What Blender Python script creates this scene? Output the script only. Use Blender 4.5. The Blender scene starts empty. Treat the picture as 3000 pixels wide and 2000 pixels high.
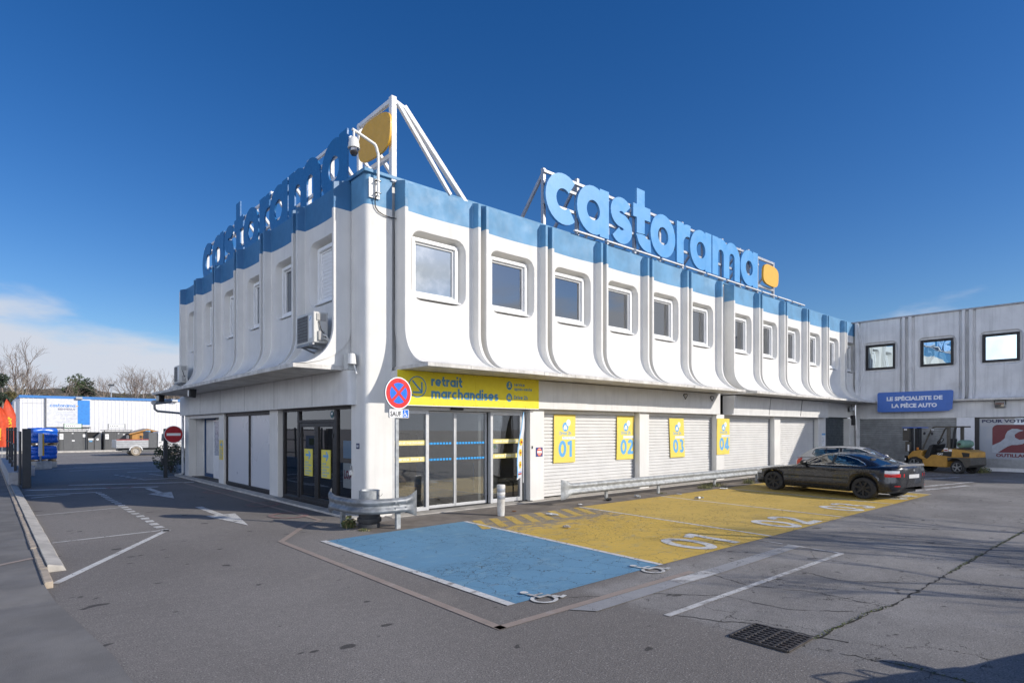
import bpy, bmesh, math, random
from mathutils import Vector, Matrix, noise as mnoise
R = math.radians
random.seed(7)
S = bpy.context.scene
C = S.collection

# ------------------------------------------------------------------ camera, sky, sun, exposure
cd = bpy.data.cameras.new("Camera")
cam = bpy.data.objects.new("Camera", cd)
C.objects.link(cam)
cam.location = (-6.637, -12.616, 2.1)
cam.rotation_euler = (R(90), 0, -math.atan2(.66389, .74783))
cd.sensor_width = 36.0
cd.lens = 1740.0 / 3000.0 * 36.0
cd.shift_y = .085
cd.clip_start = .05
cd.clip_end = 3000
S.camera = cam

SUN_EL = 26.3
SUN_DIR = Vector((.498 * math.cos(R(SUN_EL)), -.867 * math.cos(R(SUN_EL)), math.sin(R(SUN_EL))))
ld = bpy.data.lights.new("Sun", 'SUN')
ld.energy = 4.0
ld.angle = R(.5)
ld.color = (1.0, .935, .84)
sun = bpy.data.objects.new("Sun", ld)
C.objects.link(sun)
sun.location = (20, -30, 40)
sun.rotation_euler = SUN_DIR.to_track_quat('Z', 'Y').to_euler()

W = bpy.data.worlds.new("World")
S.world = W
W.use_nodes = True
wn, wl = W.node_tree.nodes, W.node_tree.links
wn.clear()
wo = wn.new('ShaderNodeOutputWorld')
bg = wn.new('ShaderNodeBackground')
sky = wn.new('ShaderNodeTexSky')
sky.sky_type = 'NISHITA'
sky.sun_disc = False
sky.sun_elevation = R(SUN_EL)
sky.sun_rotation = math.atan2(.498, -.867)
sky.altitude = 0
sky.air_density = 1.0
sky.dust_density = .25
sky.ozone_density = 3.2
bg.inputs['Strength'].default_value = .108
hs = wn.new('ShaderNodeHueSaturation')
hs.inputs['Saturation'].default_value = 1.33
hs.inputs['Hue'].default_value = .512
hs.inputs['Value'].default_value = 1.0
wl.new(sky.outputs[0], hs.inputs['Color'])
# a bank of low white cloud lying along the horizon
tc = wn.new('ShaderNodeTexCoord')
sx = wn.new('ShaderNodeSeparateXYZ')
wl.new(tc.outputs['Generated'], sx.inputs[0])
mp = wn.new('ShaderNodeMapping')
mp.inputs['Scale'].default_value = (2.6, 2.6, 9.0)
mp.inputs['Location'].default_value = (.35, 1.1, .2)
wl.new(tc.outputs['Generated'], mp.inputs[0])
nz = wn.new('ShaderNodeTexNoise')
nz.inputs['Scale'].default_value = 1.15
nz.inputs['Detail'].default_value = 7
nz.inputs['Roughness'].default_value = .52
wl.new(mp.outputs[0], nz.inputs['Vector'])
ma = wn.new('ShaderNodeMath'); ma.operation = 'MULTIPLY_ADD'
ma.inputs[1].default_value = -3.4; ma.inputs[2].default_value = .42
wl.new(sx.outputs['Z'], ma.inputs[0])
bk = wn.new('ShaderNodeMapRange'); bk.interpolation_type = 'SMOOTHSTEP'
bk.inputs['From Min'].default_value = -.25; bk.inputs['From Max'].default_value = -.6
bk.inputs['To Min'].default_value = 0; bk.inputs['To Max'].default_value = .42
wl.new(sx.outputs['Y'], bk.inputs['Value'])
mb0 = wn.new('ShaderNodeMath'); mb0.operation = 'ADD'
wl.new(ma.outputs[0], mb0.inputs[0]); wl.new(bk.outputs[0], mb0.inputs[1])
mb_ = wn.new('ShaderNodeMath'); mb_.operation = 'ADD'
wl.new(nz.outputs['Fac'], mb_.inputs[0]); wl.new(mb0.outputs[0], mb_.inputs[1])
cr = wn.new('ShaderNodeMapRange'); cr.interpolation_type = 'SMOOTHSTEP'
cr.inputs['From Min'].default_value = .42; cr.inputs['From Max'].default_value = .60
wl.new(mb_.outputs[0], cr.inputs['Value'])
mx = wn.new('ShaderNodeMix'); mx.data_type = 'RGBA'
wl.new(cr.outputs[0], mx.inputs['Factor'])
wl.new(hs.outputs[0], mx.inputs[6])
mx.inputs[7].default_value = (5.4, 5.8, 6.6, 1)
# unseen bright cloud added behind and left of the viewer to lift shaded walls
dp = wn.new('ShaderNodeVectorMath'); dp.operation = 'DOT_PRODUCT'
dp.inputs[1].default_value = Vector((-.74, -.64, .22)).normalized()
wl.new(tc.outputs['Generated'], dp.inputs[0])
n2 = wn.new('ShaderNodeTexNoise'); n2.inputs['Scale'].default_value = 2.4; n2.inputs['Detail'].default_value = 7
wl.new(tc.outputs['Generated'], n2.inputs['Vector'])
m2 = wn.new('ShaderNodeMath'); m2.operation = 'MULTIPLY_ADD'; m2.inputs[1].default_value = .9
wl.new(n2.outputs['Fac'], m2.inputs[0]); wl.new(dp.outputs['Value'], m2.inputs[2])
r2 = wn.new('ShaderNodeMapRange'); r2.interpolation_type = 'SMOOTHSTEP'
r2.inputs['From Min'].default_value = 1.04; r2.inputs['From Max'].default_value = 1.24
wl.new(m2.outputs[0], r2.inputs['Value'])
mx2 = wn.new('ShaderNodeMix'); mx2.data_type = 'RGBA'
rz_ = wn.new('ShaderNodeMapRange'); rz_.interpolation_type = 'SMOOTHSTEP'
rz_.inputs['From Min'].default_value = .50; rz_.inputs['From Max'].default_value = .26
wl.new(sx.outputs['Z'], rz_.inputs['Value'])
m3 = wn.new('ShaderNodeMath'); m3.operation = 'MULTIPLY'
wl.new(r2.outputs[0], m3.inputs[0]); wl.new(rz_.outputs[0], m3.inputs[1])
wl.new(m3.outputs[0], mx2.inputs['Factor']); wl.new(mx.outputs[2], mx2.inputs[6])
mx2.inputs[7].default_value = (19.0, 20.5, 23.5, 1)
wl.new(mx2.outputs[2], bg.inputs['Color'])
wl.new(bg.outputs[0], wo.inputs[0])

vs = S.view_settings
S.display_settings.display_device = 'sRGB'
vs.view_transform = 'Standard'
vs.look = 'None'
vs.exposure = .13
vs.gamma = 1.0
vs.use_curve_mapping = False
S.cycles.max_bounces = 6
S.cycles.transparent_max_bounces = 12
S.cycles.glossy_bounces = 4
S.cycles.caustics_reflective = False
S.cycles.caustics_refractive = False
S.cycles.sample_clamp_indirect = 6

# ------------------------------------------------------------------ materials
def lin(c):
    c = c / 255.0
    return c / 12.92 if c <= .04045 else ((c + .055) / 1.055) ** 2.4
def srgb(r, g, b): return (lin(r), lin(g), lin(b))
MATS = {}
def new_mat(name):
    m = bpy.data.materials.new(name); m.use_nodes = True
    nt = m.node_tree; b = nt.nodes['Principled BSDF']
    MATS[name] = m
    return m, nt, b
def mixc(nt, fac, a, b_, mode='MIX'):
    n = nt.nodes.new('ShaderNodeMix'); n.data_type = 'RGBA'; n.blend_type = mode
    for sock, v in ((0, fac), (6, a), (7, b_)):
        if isinstance(v, (int, float)): n.inputs[sock].default_value = v
        elif isinstance(v, tuple): n.inputs[sock].default_value = (*v[:3], 1)
        else: nt.links.new(v, n.inputs[sock])
    return n.outputs[2]
def noise_n(nt, scale, detail=4, rough=.55, vec=None, mapscale=None, dim='3D', coord='Object', off=None):
    n = nt.nodes.new('ShaderNodeTexNoise')
    n.inputs['Scale'].default_value = scale; n.inputs['Detail'].default_value = detail
    n.inputs['Roughness'].default_value = rough
    if vec is None:
        t = nt.nodes.new('ShaderNodeTexCoord'); vec = t.outputs[coord]
    if mapscale or off:
        p = nt.nodes.new('ShaderNodeMapping')
        if mapscale: p.inputs['Scale'].default_value = mapscale
        if off: p.inputs['Location'].default_value = off
        nt.links.new(vec, p.inputs[0]); vec = p.outputs[0]
    nt.links.new(vec, n.inputs['Vector'])
    return n.outputs['Fac']
NOISE = noise_n
def ramp(nt, val, lo, hi, a=0., b=1., smooth=True):
    n = nt.nodes.new('ShaderNodeMapRange')
    if smooth: n.interpolation_type = 'SMOOTHSTEP'
    for k, v in (('From Min', lo), ('From Max', hi), ('To Min', a), ('To Max', b)): n.inputs[k].default_value = v
    nt.links.new(val, n.inputs['Value'])
    return n.outputs[0]
def mth(nt, op, a, b_=None, clamp=False):
    n = nt.nodes.new('ShaderNodeMath'); n.operation = op; n.use_clamp = clamp
    for i, v in enumerate((a, b_)):
        if v is None: continue
        if isinstance(v, (int, float)): n.inputs[i].default_value = v
        else: nt.links.new(v, n.inputs[i])
    return n.outputs[0]
def bump_n(nt, bsdf, h, strength=.2, dist=.02, prev=None):
    n = nt.nodes.new('ShaderNodeBump'); n.inputs['Strength'].default_value = strength; n.inputs['Distance'].default_value = dist
    nt.links.new(h, n.inputs['Height'])
    if prev is not None: nt.links.new(prev, n.inputs['Normal'])
    nt.links.new(n.outputs[0], bsdf.inputs['Normal'])
    return n.outputs[0]

def mat(name, rgb, rough=.6, metal=0., var=.12, scale=6., bump=0., bscale=60., spec=.5, streak=0., dirt=None, dirt_amt=.4, dirt_lo=.55, coat=0., world=False):
    """painted / plain surface with blotches, optional vertical rain streaks and dirt patches"""
    if name in MATS: return MATS[name]
    m, nt, b = new_mat(name)
    wv = nt.nodes.new('ShaderNodeNewGeometry').outputs['Position'] if world else None
    def noise_n(nt, *a, **k): return NOISE(nt, *a, vec=wv, **k)
    dark = tuple(c * (1 - var) for c in rgb); light = tuple(min(1, c * (1 + var * .6)) for c in rgb)
    col = mixc(nt, ramp(nt, noise_n(nt, scale), .3, .7), dark, light)
    if streak:
        s = ramp(nt, noise_n(nt, 3.0, 5, .6, mapscale=(2.2, 2.2, .12)), .45, .72)
        col = mixc(nt, mth(nt, 'MULTIPLY', s, streak), col, tuple(c * .62 for c in rgb))
    if dirt:
        d = ramp(nt, noise_n(nt, scale * .6, 8, .68, off=(3, 7, 1)), dirt_lo, dirt_lo + .2)
        col = mixc(nt, mth(nt, 'MULTIPLY', d, dirt_amt), col, dirt)
    nt.links.new(col, b.inputs['Base Color'])
    b.inputs['Metallic'].default_value = metal
    b.inputs['Specular IOR Level'].default_value = spec
    r = ramp(nt, noise_n(nt, scale * 2.3, 3), .3, .7, max(.02, rough - .08), min(1, rough + .08))
    nt.links.new(r, b.inputs['Roughness'])
    if coat: b.inputs['Coat Weight'].default_value = coat; b.inputs['Coat Roughness'].default_value = .04
    if bump: bump_n(nt, b, noise_n(nt, bscale, 4), bump, .01)
    return m

def glass(name, tint=(.8, .85, .85), refl=.12, rough=.0):
    """window pane: see-through, with a mirror-like surface reflection that grows at grazing angles"""
    if name in MATS: return MATS[name]
    m, nt, b = new_mat(name)
    nt.nodes.remove(b)
    out = nt.nodes['Material Output']
    tr = nt.nodes.new('ShaderNodeBsdfTransparent'); tr.inputs[0].default_value = (*tint, 1)
    gl = nt.nodes.new('ShaderNodeBsdfGlossy'); gl.inputs['Roughness'].default_value = rough; gl.inputs[0].default_value = (1, 1, 1, 1)
    lw = nt.nodes.new('ShaderNodeLayerWeight'); lw.inputs['Blend'].default_value = .35
    f = mth(nt, 'MULTIPLY_ADD', lw.outputs['Fresnel'], .9, True)
    f.node.inputs[2].default_value = refl
    w = noise_n(nt, .9, 1)
    bp = nt.nodes.new('ShaderNodeBump'); bp.inputs['Strength'].default_value = .02; bp.inputs['Distance'].default_value = .05
    nt.links.new(w, bp.inputs['Height']); nt.links.new(bp.outputs[0], gl.inputs['Normal'])
    ms = nt.nodes.new('ShaderNodeMixShader')
    nt.links.new(f, ms.inputs[0]); nt.links.new(tr.outputs[0], ms.inputs[1]); nt.links.new(gl.outputs[0], ms.inputs[2])
    nt.links.new(ms.outputs[0], out.inputs[0])
    return m
def mirror_glass(name, rgb, fac=.6, under=(.03, .04, .05), rough=.01, wav=.03, dust=None):
    """coated or dirty pane that mostly mirrors the sky over a dim room"""
    if name in MATS: return MATS[name]
    m, nt, b = new_mat(name)
    out = nt.nodes['Material Output']
    if dust:
        d = ramp(nt, noise_n(nt, 2.2, 6, .6), .4, .75)
        nt.links.new(mixc(nt, d, under, dust), b.inputs['Base Color'])
    else: b.inputs['Base Color'].default_value = (*under, 1)
    b.inputs['Roughness'].default_value = .25
    gl = nt.nodes.new('ShaderNodeBsdfGlossy'); gl.inputs['Roughness'].default_value = rough; gl.inputs[0].default_value = (*rgb, 1)
    bp = nt.nodes.new('ShaderNodeBump'); bp.inputs['Strength'].default_value = wav; bp.inputs['Distance'].default_value = .1
    nt.links.new(noise_n(nt, 1.3, 1), bp.inputs['Height']); nt.links.new(bp.outputs[0], gl.inputs['Normal'])
    ms = nt.nodes.new('ShaderNodeMixShader'); ms.inputs[0].default_value = fac
    nt.links.new(b.outputs[0], ms.inputs[1]); nt.links.new(gl.outputs[0], ms.inputs[2])
    nt.links.new(ms.outputs[0], out.inputs[0])
    return m

# ------------------------------------------------------------------ mesh builder
class MB:
    def __init__(s): s.v, s.f, s.mi, s.mats, s.cur = [], [], [], [], 0; s.T = None
    def use(s, m):
        if m not in s.mats: s.mats.append(m)
        s.cur = s.mats.index(m); return s
    def vert(s, p):
        p = Vector(p)
        if s.T is not None: p = s.T @ p
        s.v.append(p); return len(s.v) - 1
    def face(s, ids): s.f.append(tuple(ids)); s.mi.append(s.cur)
    def poly(s, pts): s.face([s.vert(p) for p in pts])
    def grid(s, rows, close=False):
        ids = [[s.vert(p) for p in r] for r in rows]
        n = len(ids[0])
        for i in range(len(ids) - 1):
            for j in range(n if close else n - 1):
                k = (j + 1) % n
                s.face((ids[i][j], ids[i][k], ids[i + 1][k], ids[i + 1][j]))
        return ids
    def box(s, x0, x1, y0, y1, z0, z1):
        i = [s.vert(p) for p in ((x0,y0,z0),(x1,y0,z0),(x1,y1,z0),(x0,y1,z0),(x0,y0,z1),(x1,y0,z1),(x1,y1,z1),(x0,y1,z1))]
        for q in ((3,2,1,0),(4,5,6,7),(0,1,5,4),(1,2,6,5),(2,3,7,6),(3,0,4,7)): s.face([i[k] for k in q])
    def bar(s, a, b, w, h, up=(0, 0, 1), shift=0):
        a, b = Vector(a), Vector(b); d = (b - a).normalized(); u = Vector(up)
        if abs(d.dot(u)) > .98: u = Vector((1, 0, 0))
        x = d.cross(u).normalized(); y = x.cross(d).normalized()
        r = [[p + x * sx * w / 2 + y * sy * h / 2 for sx, sy in ((-1,-1),(1,-1),(1,1),(-1,1))] for p in (a, b)]
        i0 = [s.vert(p) for p in r[0]]; i1 = [s.vert(p) for p in r[1]]
        for k in range(4): s.face((i0[k], i0[(k+1)%4], i1[(k+1)%4], i1[k]))
        s.face(i0[::-1]); s.face(i1)
    def tube(s, path, r, n=10, caps=True):
        path = [Vector(p) for p in path]; rs = r if isinstance(r, (list, tuple)) else [r] * len(path)
        rows = []; prev = None
        for k, p in enumerate(path):
            d = (path[min(k+1, len(path)-1)] - path[max(k-1, 0)]).normalized()
            if prev is None:
                u = Vector((0, 0, 1)) if abs(d.z) < .9 else Vector((1, 0, 0))
                x = d.cross(u).normalized()
            else:
                x = prev - d * prev.dot(d)
                x = x.normalized() if x.length > 1e-6 else d.orthogonal().normalized()
            prev = x; y = d.cross(x)
            rows.append([p + (x * math.cos(a) + y * math.sin(a)) * rs[k] for a in [2 * math.pi * j / n for j in range(n)]])
        ids = s.grid(rows, True)
        if caps: s.face(ids[0][::-1]); s.face(ids[-1])
    def lathe(s, prof, c=(0, 0, 0), n=24, axis='z', caps=True):
        rows = []
        for r, h in prof:
            row = []
            for j in range(n):
                a = 2 * math.pi * j / n
                q = (r * math.cos(a), r * math.sin(a), h)
                if axis == 'y': q = (q[0], q[2], q[1])
                if axis == 'x': q = (q[2], q[0], q[1])
                row.append((c[0] + q[0], c[1] + q[1], c[2] + q[2]))
            rows.append(row)
        ids = s.grid(rows, True)
        if caps and prof[0][0] > 1e-5: s.face(ids[0][::-1])
        if caps and prof[-1][0] > 1e-5: s.face(ids[-1])
    def prism(s, pts2, f, d0, d1):
        """pts2: 2-d outline; f(u,v,d) -> 3-d"""
        a = [s.vert(f(u, v, d0)) for u, v in pts2]; b = [s.vert(f(u, v, d1)) for u, v in pts2]
        n = len(a)
        for k in range(n): s.face((a[k], a[(k+1)%n], b[(k+1)%n], b[k]))
        s.face(a[::-1]); s.face(b)
    def disc(s, c, r, n=32, axis='y', ry=None, a0=0, a1=360):
        ry = ry or r; pts = []
        full = abs(a1 - a0) >= 360
        for j in range(n if full else n + 1):
            a = R(a0 + (a1 - a0) * j / n)
            u, v = r * math.cos(a), ry * math.sin(a)
            pts.append((c[0] + u, c[1], c[2] + v) if axis == 'y' else (c[0], c[1] - u, c[2] + v) if axis == 'x' else (c[0] + u, c[1] + v, c[2]))
        s.poly(pts)
    def build(s, name, parent=None, m=None, loc=None, bevel=0., smooth=40, seg=2, recalc=True):
        me = bpy.data.meshes.new(name)
        me.from_pydata([tuple(p) for p in s.v], [], s.f)
        ms = s.mats if s.mats else [m]
        for q in ms: me.materials.append(q)
        if s.mats: me.polygons.foreach_set('material_index', s.mi)
        if recalc:
            bm = bmesh.new(); bm.from_mesh(me)
            bmesh.ops.recalc_face_normals(bm, faces=bm.faces)
            bm.to_mesh(me); bm.free()
        if smooth:
            me.polygons.foreach_set('use_smooth', [True] * len(me.polygons))
            me.set_sharp_from_angle(angle=R(smooth))
        me.update()
        o = bpy.data.objects.new(name, me); C.objects.link(o)
        if parent: o.parent = parent
        if loc: o.location = loc
        if bevel:
            b = o.modifiers.new('bevel', 'BEVEL'); b.width = bevel; b.segments = seg; b.limit_method = 'ANGLE'; b.angle_limit = R(40)
            b.harden_normals = False
        return o

def tag(o, label=None, cat=None, group=None, kind=None):
    if label: o['label'] = label
    if cat: o['category'] = cat
    if group: o['group'] = group
    if kind: o['kind'] = kind
    return o
def thing(name, label, cat, loc=(0, 0, 0), rz=0., group=None, scale=None):
    o = bpy.data.objects.new(name, None); C.objects.link(o)
    o.empty_display_size = .3
    o.location = loc; o.rotation_euler = (0, 0, rz)
    if scale: o.scale = scale if isinstance(scale, tuple) else (scale,) * 3
    return tag(o, label, cat, group)
def kids(o): return [c for c in bpy.data.objects if c.parent is o]
def copy_tree(o, parent=None):
    c = o.copy(); C.objects.link(c)
    if parent: c.parent = parent
    for k in kids(o): copy_tree(k, c)
    return c
def struct(mb, name, m=None, **k):
    return tag(mb.build(name, None, m, **k), kind='structure')

# ------------------------------------------------------------------ lettering
# 1. a geometric single-storey alphabet drawn as strokes (for the rounded shop lettering)
def arc(cx, cy, rx, ry, a0, a1, n=14):
    return [(cx + rx * math.cos(R(a0 + (a1 - a0) * i / n)), cy + ry * math.sin(R(a0 + (a1 - a0) * i / n))) for i in range(n + 1)]
def glyph(ch, w):
    h = w / 2; r = .5 - h
    ring = arc(.5, .5, r, r, 0, 360, 28)
    st = lambda x, y0, y1: [(x, y0), (x, y1)]
    if ch == 'o': return [ring], 1.0
    if ch == 'c': return [arc(.5, .5, r, r, 48, 312, 22)], .90
    if ch in 'aàâ': return [ring, st(1 - h, 0, 1)], 1.0
    if ch == 'd': return [ring, st(1 - h, 0, 1.42)], 1.0
    if ch == 'q': return [ring, st(1 - h, -.4, 1)], 1.0
    if ch == 'b': return [ring, st(h, 0, 1.42)], 1.0
    if ch == 'p': return [ring, st(h, -.4, 1)], 1.0
    if ch == 'g': return [ring, st(1 - h, 0.05, 1), arc(.5, .05, r, .42, 0, -150, 12)], 1.0
    if ch in 'eéè':
        g = [arc(.5, .5, r, r, 0, 318, 24), [(h, .47), (1 - h * .6, .47)]]
        if ch == 'è': g.append([(.38, 1.32), (.58, 1.12)])
        if ch == 'é': g.append([(.62, 1.32), (.42, 1.12)])
        return g, 1.0
    if ch == 's':
        q = (1 - w) / 4; cx = .37; rx = .37 - h
        return [arc(cx, h + 3 * q, rx, q, 28, 250, 16) + arc(cx, h + q, rx, q, 70, -152, 16)], .74
    if ch == 't': return [[(w * .95, 1.36), (w * .95, .36)] + arc(w * .95 + .30, .36, .30, .36 - h, 180, 285, 10), [(0, 1 - h), (.64, 1 - h)]], .66
    if ch == 'r': return [st(h, 0, 1), arc(.50, .52, .50 - h, .48 - h, 180, 76, 12)], .58
    if ch == 'n': return [st(h, 0, 1), [(.86 - h, 0), (.86 - h, .55)] + arc(.43, .55, .43 - h, .45 - h, 0, 180, 14)[1:]], .86
    if ch == 'h': return [st(h, 0, 1.42), [(.86 - h, 0), (.86 - h, .55)] + arc(.43, .55, .43 - h, .45 - h, 0, 180, 14)[1:]], .86
    if ch == 'u': return [st(.86 - h, 0, 1), [(h, 1), (h, .45)] + arc(.43, .45, .43 - h, .45 - h, 180, 360, 14)[1:]], .86
    if ch == 'm':
        a = .39 + h * .3; rr = a - h; L = []
        for k in (0, 1):
            x0 = h + k * 2 * (a - h); cx = x0 + (a - h)
            L.append([(cx + (a - h), 0), (cx + (a - h), .58)] + arc(cx, .58, a - h, .42 - h, 0, 180, 12)[1:])
        return [st(h, 0, 1)] + L, w + 4 * (a - h)
    if ch == 'i': return [st(h, 0, 1), [(h, 1.16), (h, 1.16 + w)]], w
    if ch == 'l': return [st(h, 0, 1.42)], w
    if ch == 'v': return [[(h * .9, 1), (.42, h * .6)], [(.84 - h * .9, 1), (.42, h * .6)]], .84
    if ch == 'f': return [[(.24, 0), (.24, 1.1)] + arc(.24 + .22, 1.1, .22, .3 - h, 180, 80, 8)[1:], [(0, 1 - h), (.52, 1 - h)]], .55
    if ch == '-': return [[(.02, .5), (.42, .5)]], .44
    if ch == 'D': return [st(h, 0, 1.4), arc(h, .7, .98 - h, .7 - h, 90, -90, 18)], 1.0
    if ch == '0': return [arc(.48, .7, .48 - h, .7 - h, 0, 360, 30)], .96
    if ch == '1': return [st(.42, 0, 1.4), [(.02, 1.12), (.42 + h * .4, 1.4 - h)]], .60
    if ch == '2': return [arc(.43, 1.4 - .43, .43 - h, .43 - h, 165, -28, 14) + [(h, h * .8)], [(0, h), (.90, h)]], .90
    if ch == '3': return [arc(.42, 1.03, .38 - h, .37 - h, 150, -90, 14), arc(.42, .39, .42 - h, .39 - h, 92, -150, 14)], .86
    if ch == '4': return [[(.60, 1.4), (.60, 0)], [(.56, 1.38 - h), (h * .9, .42)], [(0, .34), (.92, .34)]], .94
    return [], .45
def strokes(mb, text, f, size, w=.24, gap=.10, depth=0., eps=.0006, join=True):
    """lay text with x-height `size`; f(u,v,d)->3-d.  Each stroke sits eps proud of the one before."""
    x = 0.; k = 0
    for ch in text:
        if ch == ' ': x += .42; continue
        g, adv = glyph(ch, w)
        for path in g:
            closed = (Vector(path[0]) - Vector(path[-1])).length < 1e-6
            L, Rr = [], []
            n = len(path)
            for i, p in enumerate(path):
                p = Vector(p)
                a = Vector(path[i - 1]) if i > 0 else (Vector(path[-2]) if closed else None)
                b = Vector(path[i + 1]) if i < n - 1 else (Vector(path[1]) if closed else None)
                d1 = (p - a).normalized() if a is not None else None
                d2 = (b - p).normalized() if b is not None else None
                if d1 is None: d1 = d2
                if d2 is None: d2 = d1
                t = (d1 + d2); t = t.normalized() if t.length > 1e-5 else d1
                nn = Vector((-t.y, t.x)); sc = 1 / max(.80, nn.dot(Vector((-d1.y, d1.x))))
                L.append(p + nn * w / 2 * sc); Rr.append(p - nn * w / 2 * sc)
            d = eps * k; k += 1
            if depth:
                fr = [[f((q.x + x) * size, q.y * size, d + dd) for q in side] for side, dd in ((L, depth), (Rr, depth), (Rr, 0), (L, 0))]
                rows = [list(c) for c in zip(*fr)]
                ids = mb.grid(rows, True)
                if not closed: mb.face(ids[0][::-1]); mb.face(ids[-1])
            else:
                mb.grid([[f((a.x + x) * size, a.y * size, d), f((b.x + x) * size, b.y * size, d)] for a, b in zip(L, Rr)])
        x += adv + gap
    return (x - gap) * size
def strokes_w(text, w=.24, gap=.10):
    return sum(.42 if c == ' ' else glyph(c, w)[1] + gap for c in text) - gap
# 2. Blender's own font for capitals and small print
_tc = {}
def text_mesh(txt, bold=0.):
    key = (txt, bold)
    if key not in _tc:
        cu = bpy.data.curves.new('lettering', 'FONT'); cu.body = txt; cu.size = 1.0; cu.resolution_u = 2; cu.offset = bold; cu.fill_mode = 'FRONT'
        ob = bpy.data.objects.new('lettering', cu); C.objects.link(ob)
        me = bpy.data.meshes.new_from_object(ob.evaluated_get(bpy.context.evaluated_depsgraph_get()))
        v = [tuple(q.co) for q in me.vertices]; fs = [tuple(p.vertices) for p in me.polygons]
        bpy.data.objects.remove(ob); bpy.data.curves.remove(cu); bpy.data.meshes.remove(me)
        _tc[key] = (v, fs)
    return _tc[key]
def letter(mb, txt, f, h, width=None, align='L', bold=.02, d=0.):
    """capitals of height h (cap height = .727 em in the built-in face); f(u,v,d)->3-d"""
    v, fs = text_mesh(txt, bold)
    if not v: return 0
    x0 = min(p[0] for p in v); x1 = max(p[0] for p in v)
    k = h / .727; kx = k if width is None else width / (x1 - x0)
    o = {'L': 0, 'C': -(x1 - x0) * kx / 2, 'R': -(x1 - x0) * kx}[align]
    b = len(mb.v)
    for p in v: mb.vert(f((p[0] - x0) * kx + o, p[1] * k, d))
    for q in fs: mb.face([b + i for i in q])
    return (x1 - x0) * kx
def onY(x, y, z):  # lettering on a wall that faces -Y, reading along +X
    return lambda u, v, d=0.: (x + u, y - d, z + v)
def onX(x, y, z):  # lettering on a wall that faces -X, reading along -Y
    return lambda u, v, d=0.: (x - d, y - u, z + v)
def onG(x, y, z):  # paint on the ground, read from the -Y side
    return lambda u, v, d=0.: (x + u, y + v, z + d)
# ------------------------------------------------------------------ ground materials
def crack_mask(nt, vec, scale, width, lo, hi, mscale=.35, off=(0, 0, 0), warp=.35):
    """thin wandering cracks, present only in patches; 1 = crack"""
    n = nt.nodes.new('ShaderNodeTexNoise'); n.inputs['Scale'].default_value = 2.2; n.inputs['Detail'].default_value = 5; n.inputs['Roughness'].default_value = .65
    nt.links.new(vec, n.inputs['Vector'])
    vm = nt.nodes.new('ShaderNodeVectorMath'); vm.operation = 'MULTIPLY_ADD'
    nt.links.new(n.outputs['Color'], vm.inputs[0]); vm.inputs[1].default_value = (warp, warp, 0); nt.links.new(vec, vm.inputs[2])
    v = nt.nodes.new('ShaderNodeTexVoronoi'); v.feature = 'DISTANCE_TO_EDGE'; v.voronoi_dimensions = '2D'; v.inputs['Scale'].default_value = scale
    nt.links.new(vm.outputs[0], v.inputs['Vector'])
    line = ramp(nt, v.outputs['Distance'], width * .35, width, 1, 0)
    m = ramp(nt, noise_n(nt, mscale, 3, .6, vec=vec, off=off), lo, hi)
    return mth(nt, 'MULTIPLY', line, m)
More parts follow.
